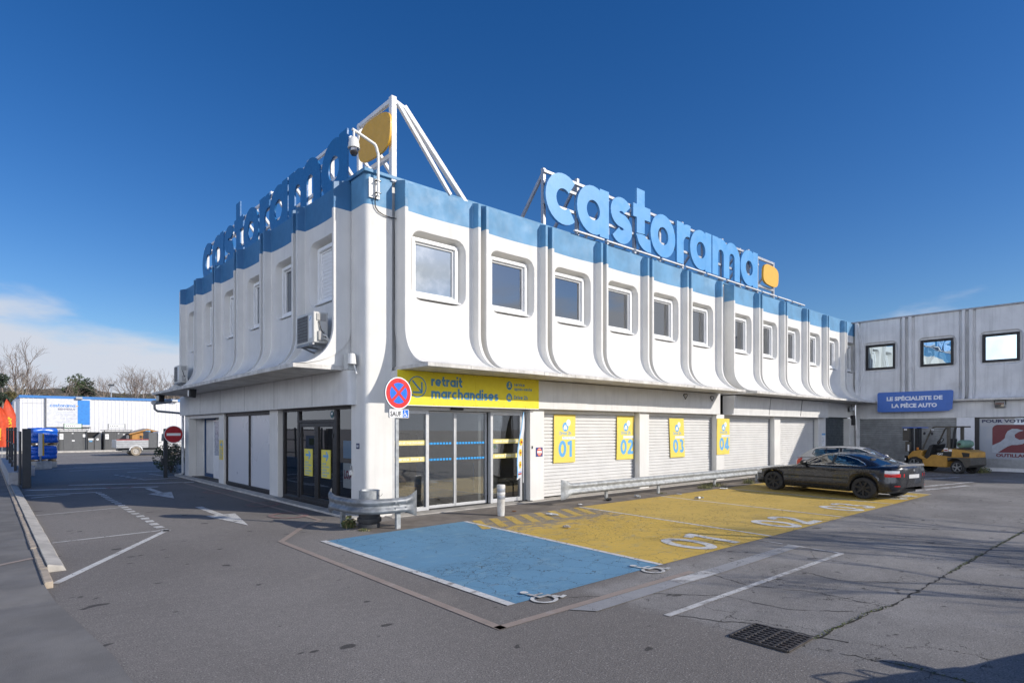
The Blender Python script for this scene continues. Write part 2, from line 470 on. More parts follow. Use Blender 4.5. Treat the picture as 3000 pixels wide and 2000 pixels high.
def asphalt_nodes(nt):
    t = nt.nodes.new('ShaderNodeTexCoord'); vec = t.outputs['Object']
    s = nt.nodes.new('ShaderNodeSeparateXYZ'); nt.links.new(vec, s.inputs[0])
    big = ramp(nt, noise_n(nt, .16, 4, .55, vec=vec), .35, .65)
    new = mixc(nt, big, (.205, .186, .168), (.275, .252, .230))
    old = mixc(nt, ramp(nt, noise_n(nt, .45, 4, .6, vec=vec, off=(4, 2, 0)), .35, .68), (.225, .212, .198), (.33, .312, .292))
    wob = noise_n(nt, 1.4, 3, .6, vec=vec)
    ex = mth(nt, 'ADD', s.outputs['X'], mth(nt, 'MULTIPLY', wob, .5))
    ey = mth(nt, 'ADD', s.outputs['Y'], mth(nt, 'MULTIPLY', wob, .5))
    mo = mth(nt, 'MULTIPLY', ramp(nt, ex, -.75, -.45), ramp(nt, ey, -7.05, -7.35))
    yard = ramp(nt, s.outputs['Y'], 16.2, 16.9)
    col = mixc(nt, mo, new, old)
    col = mixc(nt, yard, col, (.29, .27, .248))
    # chippings
    a = noise_n(nt, 62, 3, .75, vec=vec)
    col = mixc(nt, ramp(nt, a, .36, .52, .62, 0), col, (.055, .052, .05))
    b = noise_n(nt, 48, 2, .65, vec=vec, off=(9, 3, 2))
    col = mixc(nt, ramp(nt, b, .57, .70, 0, .62), col, (.50, .475, .44))
    mid = noise_n(nt, 9, 5, .65, vec=vec)
    col = mixc(nt, ramp(nt, mid, .35, .7, .16, 0), col, (.05, .05, .05))
    # oil drips and tyre-polished streaks
    d = noise_n(nt, 2.3, 2, .5, vec=vec, off=(2, 8, 0), mapscale=(1, 1.5, 1))
    col = mixc(nt, ramp(nt, d, .685, .715, 0, .75), col, (.035, .033, .032))
    st = noise_n(nt, .55, 4, .6, vec=vec, mapscale=(2.6, .35, 1), off=(1, 1, 0))
    col = mixc(nt, ramp(nt, st, .55, .75, 0, .22), col, (.26, .245, .225))
    pd = ramp(nt, noise_n(nt, .8, 4, .6, vec=vec, off=(6, 1, 3)), .60, .74)
    col = mixc(nt, mth(nt, 'MULTIPLY', pd, .3), col, (.30, .27, .235))
    c1 = mth(nt, 'MULTIPLY', crack_mask(nt, vec, 1.9, .011, .50, .60, .6, warp=.6), mo)
    c2 = mth(nt, 'MULTIPLY', crack_mask(nt, vec, 7.5, .030, .57, .66, .75, (7, 1, 0), .5), mo)
    ck = mth(nt, 'MAXIMUM', c1, c2)
    col = mixc(nt, ck, col, (.022, .021, .02))
    h = mth(nt, 'SUBTRACT', mth(nt, 'ADD', mth(nt, 'MULTIPLY', a, .7), mth(nt, 'MULTIPLY', b, .6)), mth(nt, 'MULTIPLY', ck, 1.2))
    return vec, col, h
def asphalt_mat():
    m, nt, b = new_mat('asphalt')
    vec, col, h = asphalt_nodes(nt)
    nt.links.new(col, b.inputs['Base Color'])
    b.inputs['Roughness'].default_value = .85; b.inputs['Specular IOR Level'].default_value = .25
    bump_n(nt, b, h, .55, .012)
    return m
def paint_mat(name, rgb, wear_lo=.58, wear_hi=.72, wear=1., cracks=True, blotch=(.5, .5, .5), blotch_amt=.15, fade=None, tint=None):
    """road paint rubbed through to the asphalt in places and split by the cracks below it"""
    m, nt, b = new_mat(name)
    vec, asp, h = asphalt_nodes(nt)
    p = mixc(nt, ramp(nt, noise_n(nt, .7, 5, .6, vec=vec, off=(3, 3, 0)), .3, .7), tuple(c * .86 for c in rgb), rgb)
    p = mixc(nt, ramp(nt, noise_n(nt, 2.2, 5, .65, vec=vec, mapscale=(1, 1.6, 1), off=(8, 5, 0)), .52, .72, 0, blotch_amt * 2), p, blotch)
    p = mixc(nt, ramp(nt, noise_n(nt, 120, 2, .7, vec=vec), .34, .5, .4, 0), p, tuple(c * .45 for c in rgb))
    if tint: p = mixc(nt, ramp(nt, noise_n(nt, 3.3, 5, .7, vec=vec, mapscale=(.6, 1.5, 1), off=(5, 5, 0)), .60, .70, 0, .65), p, tint)
    w = noise_n(nt, 3.0, 8, .72, vec=vec, mapscale=(.75, 1.3, 1))
    if fade:
        s = nt.nodes.new('ShaderNodeSeparateXYZ'); nt.links.new(vec, s.inputs[0])
        w = mth(nt, 'ADD', w, ramp(nt, s.outputs[fade[0]], fade[1], fade[2], 0, fade[3]))
    wm = ramp(nt, w, wear_lo, wear_hi, 0, wear)
    col = mixc(nt, wm, p, asp)
    if cracks:
        c = mth(nt, 'MAXIMUM', crack_mask(nt, vec, 2.6, .013, .40, .55, .5, (2, 5, 0), .55), crack_mask(nt, vec, 7.0, .026, .46, .58, .6, (1, 0, 4), .5))
        col = mixc(nt, c, col, (.028, .026, .024))
        h = mth(nt, 'SUBTRACT', h, mth(nt, 'MULTIPLY', c, 1.0))
    nt.links.new(col, b.inputs['Base Color'])
    b.inputs['Roughness'].default_value = .72; b.inputs['Specular IOR Level'].default_value = .3
    bump_n(nt, b, h, .4, .009)
    return m
A_MAT = asphalt_mat()
BLUE_P = paint_mat('blue_bay_paint', (.135, .30, .445), .60, .78, .85, blotch=(.24, .38, .45), blotch_amt=.26, tint=(.21, .40, .50))
YEL_P = paint_mat('yellow_bay_paint', (.62, .425, .10), .57, .72, .85, blotch=(.40, .33, .16), blotch_amt=.2)
YEL_W = paint_mat('yellow_worn_paint', (.66, .44, .085), .56, .74, .9, blotch=(.36, .31, .18), blotch_amt=.25, fade=('Y', -4.6, -2.3, .26), tint=(.20, .30, .34))
WHITE_P = paint_mat('white_road_paint', (.70, .69, .66), .50, .68, .9, cracks=True)
WORN_P = paint_mat('worn_white_paint', (.62, .61, .59), .44, .62, .95, cracks=True)
TAN_P = paint_mat('tan_road_paint', (.36, .29, .245), .50, .78, .7, cracks=False)
GREY_P = paint_mat('grey_patch', (.33, .33, .335), .58, .8, .55, cracks=True)
RED_P = paint_mat('faded_red_paint', (.32, .17, .16), .40, .6, .85, cracks=False)
CONC = mat('concrete', (.40, .375, .335), .85, var=.22, scale=3, bump=.25, bscale=70, dirt=(.16, .15, .135), dirt_amt=.5)
CONC_L = mat('pale_concrete', (.50, .47, .42), .85, var=.2, scale=4, bump=.25, bscale=60, dirt=(.26, .24, .21), dirt_amt=.45)
KERB_T = mat('tan_kerb', (.46, .38, .29), .85, var=.2, scale=5, bump=.3, bscale=50, dirt=(.25, .2, .15), dirt_amt=.4)
FOOT = mat('footway_asphalt', (.175, .15, .128), .9, var=.3, scale=1.6, bump=.5, bscale=110, dirt=(.10, .09, .08), dirt_amt=.6)
PAVE = mat('pavement_asphalt', (.185, .176, .165), .88, var=.22, scale=1.2, bump=.5, bscale=110, dirt=(.12, .11, .10), dirt_amt=.4)

def flat(name, pts, z, m):
    b = MB(); b.poly([(x, y, z) for x, y in pts]); return struct(b, name, m, smooth=0)
def line(b, p, q, w, z):
    p, q = Vector((*p, 0)), Vector((*q, 0)); d = (q - p).normalized(); n = Vector((-d.y, d.x, 0)) * w / 2
    o = Vector((0, 0, z)); b.poly([p - n + o, q - n + o, q + n + o, p + n + o])

# the ground: one sheet to the horizon
g = MB(); g.poly([(-900, -500, 0), (900, -500, 0), (900, 1500, 0), (-900, 1500, 0)]); struct(g, 'ground', A_MAT, smooth=0)
# footway against the shop front, pavement and kerbs on the far side of the lane
b = MB(); b.poly([(-.35, -.62, .004), (16, -.45, .004), (31, -.45, .004), (31, -1.86, .004), (14, -1.86, .004), (1.5, -1.9, .004), (-.2, -2.0, .004), (-.75, -1.8, .004), (-.9, -.9, .004)])
struct(b, 'footway', FOOT, smooth=0)
b = MB(); b.box(-.34, 0, -.02, 16.9, -.1, .05); struct(b, 'shop_plinth_kerb', CONC_L, bevel=.012)
b = MB(); b.box(.5, 31, -.34, .1, -.1, .022); struct(b, 'entrance_step', CONC, bevel=.015)
b = MB()
rows = []
for i in range(60):
    y = -1.62 + i * .5; w = .012 * math.sin(i * 2.1)
    rows.append([(-5.73 + w * .3, y, 0), (-5.77 + w, y, .075), (-5.95, y, .115), (-5.955, y, 0)])
b.grid(rows); b.poly([rows[0][k] for k in range(4)])
struct(b, 'kerb', CONC_L, smooth=25)
b = MB(); random.seed(3)
for i in range(32):
    y0 = -2.72 + i * 1.0
    b.box(-6.05 + random.uniform(-.006, .006), -5.958, y0, y0 + .985, -.1, .085 + random.uniform(-.005, .005))
struct(b, 'tan_kerb', KERB_T, bevel=.012)
b = MB(); b.poly([(-60, -2.75, .05), (-6.05, -2.75, .05), (-6.05, 48, .05), (-60, 48, .05)])
b.poly([(-60, -2.75, .05), (-60, -3.5, .004), (-6.0, -3.5, .004), (-6.05, -2.75, .05)])
b.poly([(-60, -3.5, .004), (-60, -30, .004), (-5.2, -30, .004), (-5.62, -9.5, .004), (-5.75, -6.0, .004), (-6.0, -3.5, .004)])
struct(b, 'pavement', PAVE, smooth=0)
b = MB(); line(b, (-6.06, -.55), (-9.5, -3.0), .10, .056); struct(b, 'pavement_marking', TAN_P, smooth=0)

# painted parking bays
flat('blue_parking_bay', [(-1.86, -2.02), (-.9, -1.95), (1.45, -1.85), (1.15, -7.29), (-1.90, -7.32)], .006, BLUE_P)
flat('yellow_parking_bay', [(1.45, -1.85), (5.28, -1.92), (4.83, -7.31), (1.15, -7.29)], .006, YEL_W)
flat('yellow_parking_bays', [(5.28, -1.92), (9.05, -1.92), (12.87, -1.9), (16.4, -1.88), (15.95, -7.32), (8.56, -7.31), (4.83, -7.31)], .006, YEL_P)
b = MB(); b.use(WHITE_P)
for p, q, w in (((-1.91, -1.98), (-1.95, -7.33), .12), ((1.48, -1.88), (1.16, -7.30), .10), ((5.27, -1.92), (4.83, -7.32), .09), ((9.05, -1.92), (8.57, -7.31), .085), ((12.87, -1.92), (12.21, -7.31), .085), ((16.4, -1.9), (15.95, -7.34), .10)):
    line(b, p, q, w, .010)
struct(b, 'parking_bay_line', smooth=0)
b = MB(); b.use(YEL_P)
for i in range(8):
    x0 = 1.75 + i * .48; line(b, (x0, -1.95), (x0 - .55, -3.0), .20, .009)
struct(b, 'worn_yellow_hatching', smooth=0)
for t, (x, y, w) in {'01': (2.52, -7.22, 1.0), '02': (5.97, -7.25, 1.2), '03': (9.75, -7.25, 1.2), '04': (13.45, -7.25, 1.2)}.items():
    b = MB(); b.use(WHITE_P)
    f0 = onG(x, y, .013)
    strokes(b, t, lambda u, v, d=0., f0=f0: f0(u * .95 + v * .08, v * .98, d), 1.14 / 1.4, w=.25, gap=.14)
    struct(b, 'bay_number', smooth=0)
def wheelchair(b, f, s):
    """person in a wheelchair, s = height"""
    K = lambda pts: [[a * s, c * s] for a, c in pts]
    def ln(p, w, k):
        for i in range(len(p) - 1):
            a, c = Vector(p[i]), Vector(p[i + 1]); d = (c - a).normalized() * w * .45; n = Vector((-d.y, d.x)).normalized() * w / 2
            b.poly([f(*q, k + i * .0004) for q in (a - d - n, c + d - n, c + d + n, a - d + n)])
    ln(K(arc(.40, .28, .27, .27, 118, 388, 16)), .085 * s, .0)
    ln(K([(.36, .74), (.40, .42), (.66, .42), (.78, .10), (.90, .14)]), .10 * s, .008)
    ln(K([(.38, .60), (.62, .58)]), .075 * s, .012)
    b.poly([f((.36 + .10 * math.cos(R(a))) * s, (.90 + .10 * math.sin(R(a))) * s, .014) for a in range(0, 360, 24)])
for x, y in ((-1.72, -7.58), (.52, -7.60)):
    b = MB(); b.use(WHITE_P); wheelchair(b, onG(x, y, .013), .55); struct(b, 'wheelchair_marking', smooth=0)
b = MB(); b.use(TAN_P)
for p, q in (((-2.52, -1.50), (-2.58, -7.90)), ((-2.62, -7.85), (1.12, -7.85)), ((-1.45, -.02), (-2.55, -1.56)), ((-.88, .5), (-.88, 13.2)), ((-.88, .5), (-1.45, -.02))):
    line(b, p, q, .11, .007 + .002 * (p[0] > -2))
struct(b, 'tan_marking', smooth=0)
flat('grey_patch', [(-1.58, -7.92), (-1.38, -8.17), (.40, -8.16), (.44, -7.92)], .010, GREY_P)
flat('white_patch', [(.45, -7.92), (.41, -8.16), (1.29, -8.18), (1.29, -7.94)], .010, WORN_P)
flat('pale_grey_patch', [(1.30, -7.94), (1.30, -8.18), (4.15, -8.14), (4.22, -7.92)], .010, GREY_P)
b = MB(); b.use(WORN_P)
for p, q, w in (((-.92, -8.79), (4.12, -8.83), .085), ((4.13, -8.86), (4.22, -7.9), .07), ((4.22, -7.8), (4.25, -7.36), .05)): line(b, p, q, w, .007)
struct(b, 'worn_white_marking', smooth=0)
# lane markings beside the shaded front
b = MB(); b.use(WHITE_P)
random.seed(5)
for i in range(19):
    y = 11.0 - i * .53; line(b, (-3.85 + .02 * math.sin(i), y), (-3.85, y - .30), .16, .006)
for i in range(5):
    y = 19.6 - i * .8; line(b, (-2.2 + i * .1, y), (-2.15 + i * .1, y - .4), .16, .006)
for p, q, w in (((-5.70, 11.40), (-3.86, 11.14), .17), ((-5.72, 5.75), (-3.88, 6.11), .06), ((-5.71, 1.14), (-3.84, 1.36), .075), ((-5.93, -2.5), (-3.80, 1.33), .11),
                ((-5.6, 13.45), (-1.95, 11.9), .30), ((-4.3, 14.75), (-.5, 13.1), .30), ((-1.8, 15.64), (-.26, 15.9), .24), ((-1.5, 21.1), (.2, 21.1), .25), ((-.93, 19.2), (-.6, 16.9), .12), ((-5.6, 10.5), (-4.6, 10.9), .14)):
    line(b, p, q, w, .006)
for off in (0, 1):
    if off == 0: A = [(-2.44, 11.56), (-2.26, 11.56), (-2.25, 9.44), (-2.43, 9.44)]; H = [(-2.73, 9.44), (-2.0, 9.62), (-2.37, 7.53)]
    else: A = [(-2.43, 4.9), (-2.26, 4.9), (-2.27, 2.9), (-2.44, 2.9)]; H = [(-2.68, 2.9), (-2.0, 2.94), (-2.36, .82)]
    b.poly([(x, y, .006) for x, y in A]); b.poly([(x, y, .0075) for x, y in H])
for p, q in (((-3.5, 24), (-.5, 24.3)), ((-3.0, 27.5), (2, 27.2)), ((-2.8, 31), (0, 32.5)), ((0, 36), (5, 36.5)), ((-3.4, 46), (1.5, 46.4)), ((-4, 26.2), (1.5, 26.0)), ((-2, 40), (4, 40.5))):
    line(b, p, q, .16, .006)
struct(b, 'lane_marking', smooth=0)
b = MB(); b.use(RED_P)
for x, y in ((-3.0, 12.6), (-.86, 8.6), (-.9, 4.2), (-1.15, 1.7)):
    rr = .45
    b.grid([[(x + k * rr * math.cos(a), y + k * 1.2 * rr * math.sin(a), .0115) for a in [2 * math.pi * j / 24 for j in range(24)]] for k in (1, .72)], True)
struct(b, 'faded_red_marking', smooth=0)
b = MB(); b.use(WORN_P)
for p, q in (((18.2, -6.3), (22.5, -7.2)), ((20.0, -4.6), (25.0, -6.3)), ((24.5, -4.4), (27.5, -6.6)), ((16.5, -6.6), (20.5, -7.4))): line(b, p, q, .22, .006)
struct(b, 'worn_arrow_marking', smooth=0)
# long open cracks with moss
CR = mat('crack_fill', (.02, .019, .018), .95)
def crack_line(pts, w):
    b = MB(); random.seed(len(pts)); P = []
    for i in range(len(pts) - 1):
        a, c = Vector(pts[i]), Vector(pts[i + 1]); n = max(2, int((c - a).length / .07))
        P += [a.lerp(c, k / n) for k in range(n)]
    rows = []
    for i, p in enumerate(P):
        j = Vector((random.uniform(-1, 1), random.uniform(-1, 1))) * .022; ww = w * random.uniform(.15, 1.0)
        d = (P[min(i + 1, len(P) - 1)] - P[max(i - 1, 0)]).normalized(); n = Vector((-d.y, d.x)) * ww / 2
        q = p + j; rows.append([(q.x - n.x, q.y - n.y, .003), (q.x + n.x, q.y + n.y, .003)])
    b.grid(rows); struct(b, 'road_crack', CR, smooth=0); return P
c1 = crack_line([(-.43, -10.19), (.04, -10.2), (.68, -10.24), (.9, -10.25), (1.46, -10.34), (3.35, -10.37), (6.46, -10.42), (9.3, -10.48), (14, -10.6)], .045)
crack_line([(-.85, -8.75), (-.62, -9.3), (-.42, -9.59)], .025)
crack_line([(-.40, -9.61), (-.35, -10.19), (-.29, -10.53)], .025)
c2 = crack_line([(-.65, -10.48), (-.54, -11.05), (-.56, -11.43), (-.5, -13)], .02)
crack_line([(1.2, -8.15), (1.0, -8.75), (1.35, -9.5), (1.3, -10.3)], .022)
crack_line([(-1.2, -7.55), (-.7, -7.9), (-.2, -8.2), (.3, -8.8), (.35, -9.6), (.9, -10.2)], .018)
crack_line([(2.4, -8.8), (2.2, -9.5), (2.9, -10.3)], .02)
crack_line([(5.6, -8.4), (6.0, -9.0), (6.2, -9.6), (7.4, -10.4)], .018)
MOSS = mat('moss_green', (.10, .12, .03), .95, var=.4, scale=20)
b = MB(); random.seed(11)
for P in (c1[:26], c1[60:90], c1[100:150], c2[6:30]):
    for p in P:
        for _ in range(7):
            q = Vector((p.x + random.gauss(0, .022), p.y + random.gauss(0, .016))); s = random.uniform(.006, .016)
            a = random.uniform(0, 6.28)
            b.poly([(q.x + s * math.cos(a + k * 2.1), q.y + s * math.sin(a + k * 2.1), .006 + random.uniform(0, .012)) for k in range(3)])
tag(b.build('moss', None, MOSS, smooth=0), 'thin green moss growing along the open asphalt cracks', 'moss', kind='stuff')
# far side kerb of the yard and hill behind
b = MB(); b.box(-6, 26, 52.2, 56, -.1, .13); struct(b, 'yard_kerb', CONC_L, bevel=.02)
# ------------------------------------------------------------------ building materials
WALL = mat('white_render', (.70, .685, .65), .75, var=.05, scale=1.5, bump=.12, bscale=45, streak=.16, dirt=(.50, .47, .42), dirt_amt=.28, dirt_lo=.60, world=True)
BLUE_SHADE = mat('shaded_blue_paint', (.045, .165, .335), .55, var=.12, scale=1.4, bump=.05, bscale=40)  # roof band blue darkened for the lane front, its shade put into the colour
WALL2 = mat('white_fascia_render', (.66, .655, .64), .72, var=.06, scale=2.5, bump=.12, bscale=40, streak=.22, dirt=(.38, .37, .35), dirt_amt=.4, dirt_lo=.62, world=True)
WALLG = mat('grey_white_render', (.66, .66, .66), .78, var=.08, scale=1.4, bump=.15, bscale=45, streak=.38, dirt=(.36, .34, .32), dirt_amt=.4, dirt_lo=.56, world=True)
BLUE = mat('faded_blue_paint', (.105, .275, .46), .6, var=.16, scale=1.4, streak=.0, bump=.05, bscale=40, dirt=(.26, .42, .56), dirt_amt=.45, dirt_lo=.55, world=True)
SLABE = mat('stained_slab_edge', (.64, .615, .57), .85, var=.18, scale=3, bump=.3, bscale=50, streak=.55, dirt=(.13, .12, .11), dirt_amt=.75, dirt_lo=.55, world=True)
PVC = mat('white_pvc', (.82, .82, .81), .35, var=.03, scale=4)
DARK = mat('dark_interior', (.03, .032, .036), .9, var=.3)
PANE = glass('office_pane', (.60, .66, .70), .26, .01)
PANE_H = mirror_glass('hazy_pane', (.80, .88, .95), .28, (.16, .19, .21), .03, .02, dust=(.33, .35, .36))
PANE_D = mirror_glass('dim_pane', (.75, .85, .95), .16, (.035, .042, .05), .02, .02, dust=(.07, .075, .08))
PANE_B = mirror_glass('mirror_pane', (.72, .86, .95), .78, (.02, .03, .04), .004, .05)
SHUT = mat('white_shutter', (.66, .65, .63), .5, var=.05, scale=2, dirt=(.50, .46, .41), dirt_amt=.35, dirt_lo=.6, world=True)
SHUT_D = mat('dark_shutter', (.085, .105, .12), .45, metal=.3, var=.15, scale=2)
SHUT_G = mat('galvanised_shutter', (.27, .28, .285), .5, metal=.3, var=.18, scale=3, dirt=(.06, .055, .05), dirt_amt=.5, dirt_lo=.62, world=True)
ALU = mat('grey_aluminium', (.56, .565, .57), .42, metal=.35, var=.05)
DKMET = mat('dark_brown_metal', (.032, .028, .027), .45, metal=.2, var=.15)
GREYSTEEL = mat('grey_steel', (.30, .31, .32), .5, metal=.5, var=.12)
CLEAR = glass('clear_glass', (.78, .80, .80), .09)
CLEAR2 = glass('dim_glass', (.72, .76, .78), .12)
YEL = mat('yellow_sign_paint', (.76, .62, .02), .5, var=.04)
YEL2 = mat('yellow_poster', (.78, .60, .11), .55, var=.04, dirt=(.62, .46, .08), dirt_amt=.3)
SBLUE = mat('sign_blue', (.07, .235, .40), .5, var=.04)
PBLUE = mat('poster_blue', (.125, .375, .66), .5, var=.03)
PWHITE = mat('print_white', (.82, .82, .82), .5, var=.02)
PBLACK = mat('print_black', (.02, .02, .022), .5, var=.1)
BLKPL = mat('black_plastic', (.018, .018, .02), .5, var=.2)

P_, OE, ZB, ZT = .44, 1.40, 3.60, 8.09
PW = 2.30
def ell(z):
    t = min(1., max(0., (4.55 - z) / .95)); return 1 - math.sqrt(max(0., 1 - t * t))
def osurf(s, W=PW): return .165 + .075 * (2 * s / W - 1) ** 2
def zlev(lo, hi):
    L = [8.09, 7.9, 7.62, 7.36, 7.05, 6.6, 6.1, 5.6, 5.15, 4.85, 4.55]
    for k in range(1, 15): L.append(4.55 - .95 * math.sin(R(90 * k / 14)))
    L[-1] = ZB
    return [z for z in L if lo - 1e-6 <= z <= hi + 1e-6]
def ztop(o): return 8.09 - .12 * max(0, o - .05) / .39
def P3(s, o, z):
    zz = z if z < 8.0 else ztop(o)
    if z > 7.9 and z < 8.0: zz = z
    e = ell(z); return (s, -(o + (OE - o) * e), zz)
def rrect(cx, cz, w, h, r, n=7):
    """4 sides of a rounded rectangle, each from mid-corner to mid-corner, clockwise from top"""
    sides = []
    hw, hh = w / 2, h / 2
    def corner(sx, sz, a0, a1):
        return [(cx + sx * (hw - r) + r * math.cos(R(a0 + (a1 - a0) * k / n)), cz + sz * (hh - r) + r * math.sin(R(a0 + (a1 - a0) * k / n))) for k in range(n + 1)]
    for (c1, c2) in (((-1, 1, 135, 90), (1, 1, 90, 45)), ((1, 1, 45, 0), (1, -1, 0, -45)), ((1, -1, -45, -90), (-1, -1, -90, -135)), ((-1, -1, -135, -180), (-1, 1, 180, 135))):
        sides.append(corner(*c1) + corner(*c2))
    return sides
def along(poly, f):
    L = [0.]
    for i in range(len(poly) - 1): L.append(L[-1] + math.dist(poly[i], poly[i + 1]))
    t = f * L[-1]
    for i in range(len(poly) - 1):
        if L[i + 1] >= t - 1e-9:
            k = (t - L[i]) / max(1e-9, L[i + 1] - L[i]); a, b = poly[i], poly[i + 1]
            return (a[0] + (b[0] - a[0]) * k, a[1] + (b[1] - a[1]) * k)
    return poly[-1]
def panel_mesh(b, W=PW, white=None, blue=None, ee=ell, win=(1.66, 1.72, 6.11), zb=None):
    white = white or WALL; blue = blue or BLUE
    ps = [(0, -.03), (.0, .20), (.0, .432), (.008, P_), (.086, P_), (.094, .432), (.104, osurf(.104, W) + .01), (.13, osurf(.13, W))]
    for side in (0, 1):
        z = zlev(ZB, ZT)
        for zz0, zz1, m in ((7.36, 9, blue), (0, 7.36, white)):
            b.use(m); zs = [q for q in z if zz0 - 1e-6 <= q <= zz1 + 1e-6]
            b.grid([[P3(W - s if side else s, o, q) for s, o in ps] for q in zs])
        # plate that closes the flared end of the rib
        b.use(white); s = W - .03 if side else .03
        pl = [(-.03, 4.6)] + [(-P3(0, -.03, q)[1], q) for q in zlev(ZB, 4.6)] + [(-.03, ZB)]
        b.poly([(s, -o, q) for o, q in pl])
    s0, s1 = .13, W - .13; NX = 14
    xs = [s0 + (s1 - s0) * i / NX for i in range(NX + 1)]
    def G_(zs): b.grid([[P3(x, osurf(x, W), z) for x in xs] for z in zs])
    b.use(blue); G_([q for q in zlev(7.36, ZT)])
    b.use(white); G_([7.36, 7.2, 7.05]); G_([5.15] + zlev(ZB, 5.14))
    # the window opening: rings between the rectangle and the rounded hole
    zs = [7.05 - 1.9 * i / 10 for i in range(11)]
    outer = [[(x, 7.05) for x in xs], [(s1, z) for z in zs], [(x, 5.15) for x in xs[::-1]], [(s0, z) for z in zs[::-1]]]
    w, h, cz = win; cx = W / 2
    hole = rrect(cx, cz, w, h, .30); back = rrect(cx, cz, w - .17, h - .15, .22)
    for k in range(4):
        n = len(outer[k]); o_ = outer[k]; i_ = [along(hole[k], j / (n - 1)) for j in range(n)]
        b.grid([[P3(a[0] + (c[0] - a[0]) * t, osurf(a[0] + (c[0] - a[0]) * t, W), a[1] + (c[1] - a[1]) * t) for a, c in zip(o_, i_)] for t in (0, .5, 1)])
        bk = [along(back[k], j / (n - 1)) for j in range(n)]
        lip = []
        for t, d in ((0, 0), (.10, .012), (.25, .05), (.7, .20), (1, .265)):
            lip.append([(p[0] + (q[0] - p[0]) * t, -(osurf(p[0], W) - d), p[1] + (q[1] - p[1]) * t) for p, q in zip(i_, bk)])
        b.grid(lip)
        ring = [(q[0], -(osurf(p[0], W) - .265), q[1]) for p, q in zip(i_, bk)]
        inn = [(cx + (q[0] - cx) * .80, .10, cz + (q[1] - cz) * .80) for q in bk]
        b.grid([ring, inn])
def window_meshes(W=PW, m=PVC, cz=6.11, w=1.40, h=1.46, sill=True, thin=.09):
    f = MB(); cx = W / 2; x0, x1, z0, z1 = cx - w / 2, cx + w / 2, cz - h / 2, cz + h / 2
    t = thin
    for a in ((x0, x0 + t, z0, z1), (x1 - t, x1, z0, z1), (x0 + t, x1 - t, z1 - t, z1), (x0 + t, x1 - t, z0, z0 + t)): f.box(a[0], a[1], -.035, .12, a[2], a[3])
    q = t + .005; u = .045
    for a in ((x0 + q, x0 + q + u, z0 + q, z1 - q), (x1 - q - u, x1 - q, z0 + q, z1 - q), (x0 + q + u, x1 - q - u, z1 - q - u, z1 - q), (x0 + q + u, x1 - q - u, z0 + q, z0 + q + u)): f.box(a[0], a[1], .03, .115, a[2], a[3])
    p = MB(); p.box(x0 + q + u - .004, x1 - q - u + .004, .075, .085, z0 + q + u - .004, z1 - q - u + .004)
    s = MB(); s.poly([(x0 - .05, -.12, z0 - .02), (x1 + .05, -.12, z0 - .02), (x1 + .05, -.03, z0 + .012), (x0 - .05, -.03, z0 + .012)]); s.poly([(x0 - .05, -.12, z0 - .02), (x1 + .05, -.12, z0 - .02), (x1 + .05, -.12, z0 - .05), (x0 - .05, -.12, z0 - .05)])
    s.box(x0 - .05, x1 + .05, -.10, .0, z0 - .05, z0 - .021)
    return f, p, s

shop = thing('shop_building', 'two storey white retail building with blue roof band and ribbed flared panels', 'building', (0, 0, 0))
b = MB(); panel_mesh(b); panel0 = b.build('facade_panel', shop, smooth=28)
b = MB(); panel_mesh(b, blue=BLUE_SHADE); panelL = b.build('facade_panel', shop, smooth=28)
f, p, s = window_meshes()
win0 = f.build('window', shop, PVC, bevel=.006, seg=1); pane0 = p.build('pane', win0, PANE, smooth=0); sill0 = s.build('sill', win0, PVC, smooth=0)
RIGHT_X = [.79 + 2.475 * k for k in range(6)] + [16.36 + 2.475 * k for k in range(6)]
LEFT_Y = [.75 + 2.51 * k for k in range(6)]
# roller blind variant and plain pane variants
bl = MB(); cx = PW / 2
for i in range(24): z = 5.53 + i * .0485; bl.box(cx - .565, cx + .565, .045 + .008 * (i % 2), .07, z, z + .0475)
SHUTW = mat('white_blind', (.80, .80, .79), .5, var=.03)
first = True
def put(o, x, y, rz):
    o.location = (x, y, 0); o.rotation_euler = (0, 0, rz)
PANES = [PANE_H] + [PANE] * 11
for i, x in enumerate(RIGHT_X):
    if i == 0: continue
    q = panel0.copy(); C.objects.link(q); put(q, x, 0, 0)
    w_ = copy_tree(win0); w_.parent = shop; put(w_, x, 0, 0)
    if False:
        for k in kids(w_):
            if k.name.startswith('pane'):
                k.data = k.data.copy(); k.data.materials[0] = PANES[i]
put(panel0, RIGHT_X[0], 0, 0); put(win0, RIGHT_X[0], 0, 0)
for k in kids(win0):
    if k.name.startswith('pane'): k.data = k.data.copy(); k.data.materials[0] = PANE_H
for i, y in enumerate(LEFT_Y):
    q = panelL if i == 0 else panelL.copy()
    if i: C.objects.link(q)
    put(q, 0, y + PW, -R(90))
    w_ = copy_tree(win0); w_.parent = shop; put(w_, 0, y + PW, -R(90))
    for k in kids(w_):
        if k.name.startswith('pane'):
            k.data = k.data.copy(); k.data.materials[0] = PANE_D
            if i == 0: blind = bl.build('roller_blind', w_, SHUTW, smooth=0)
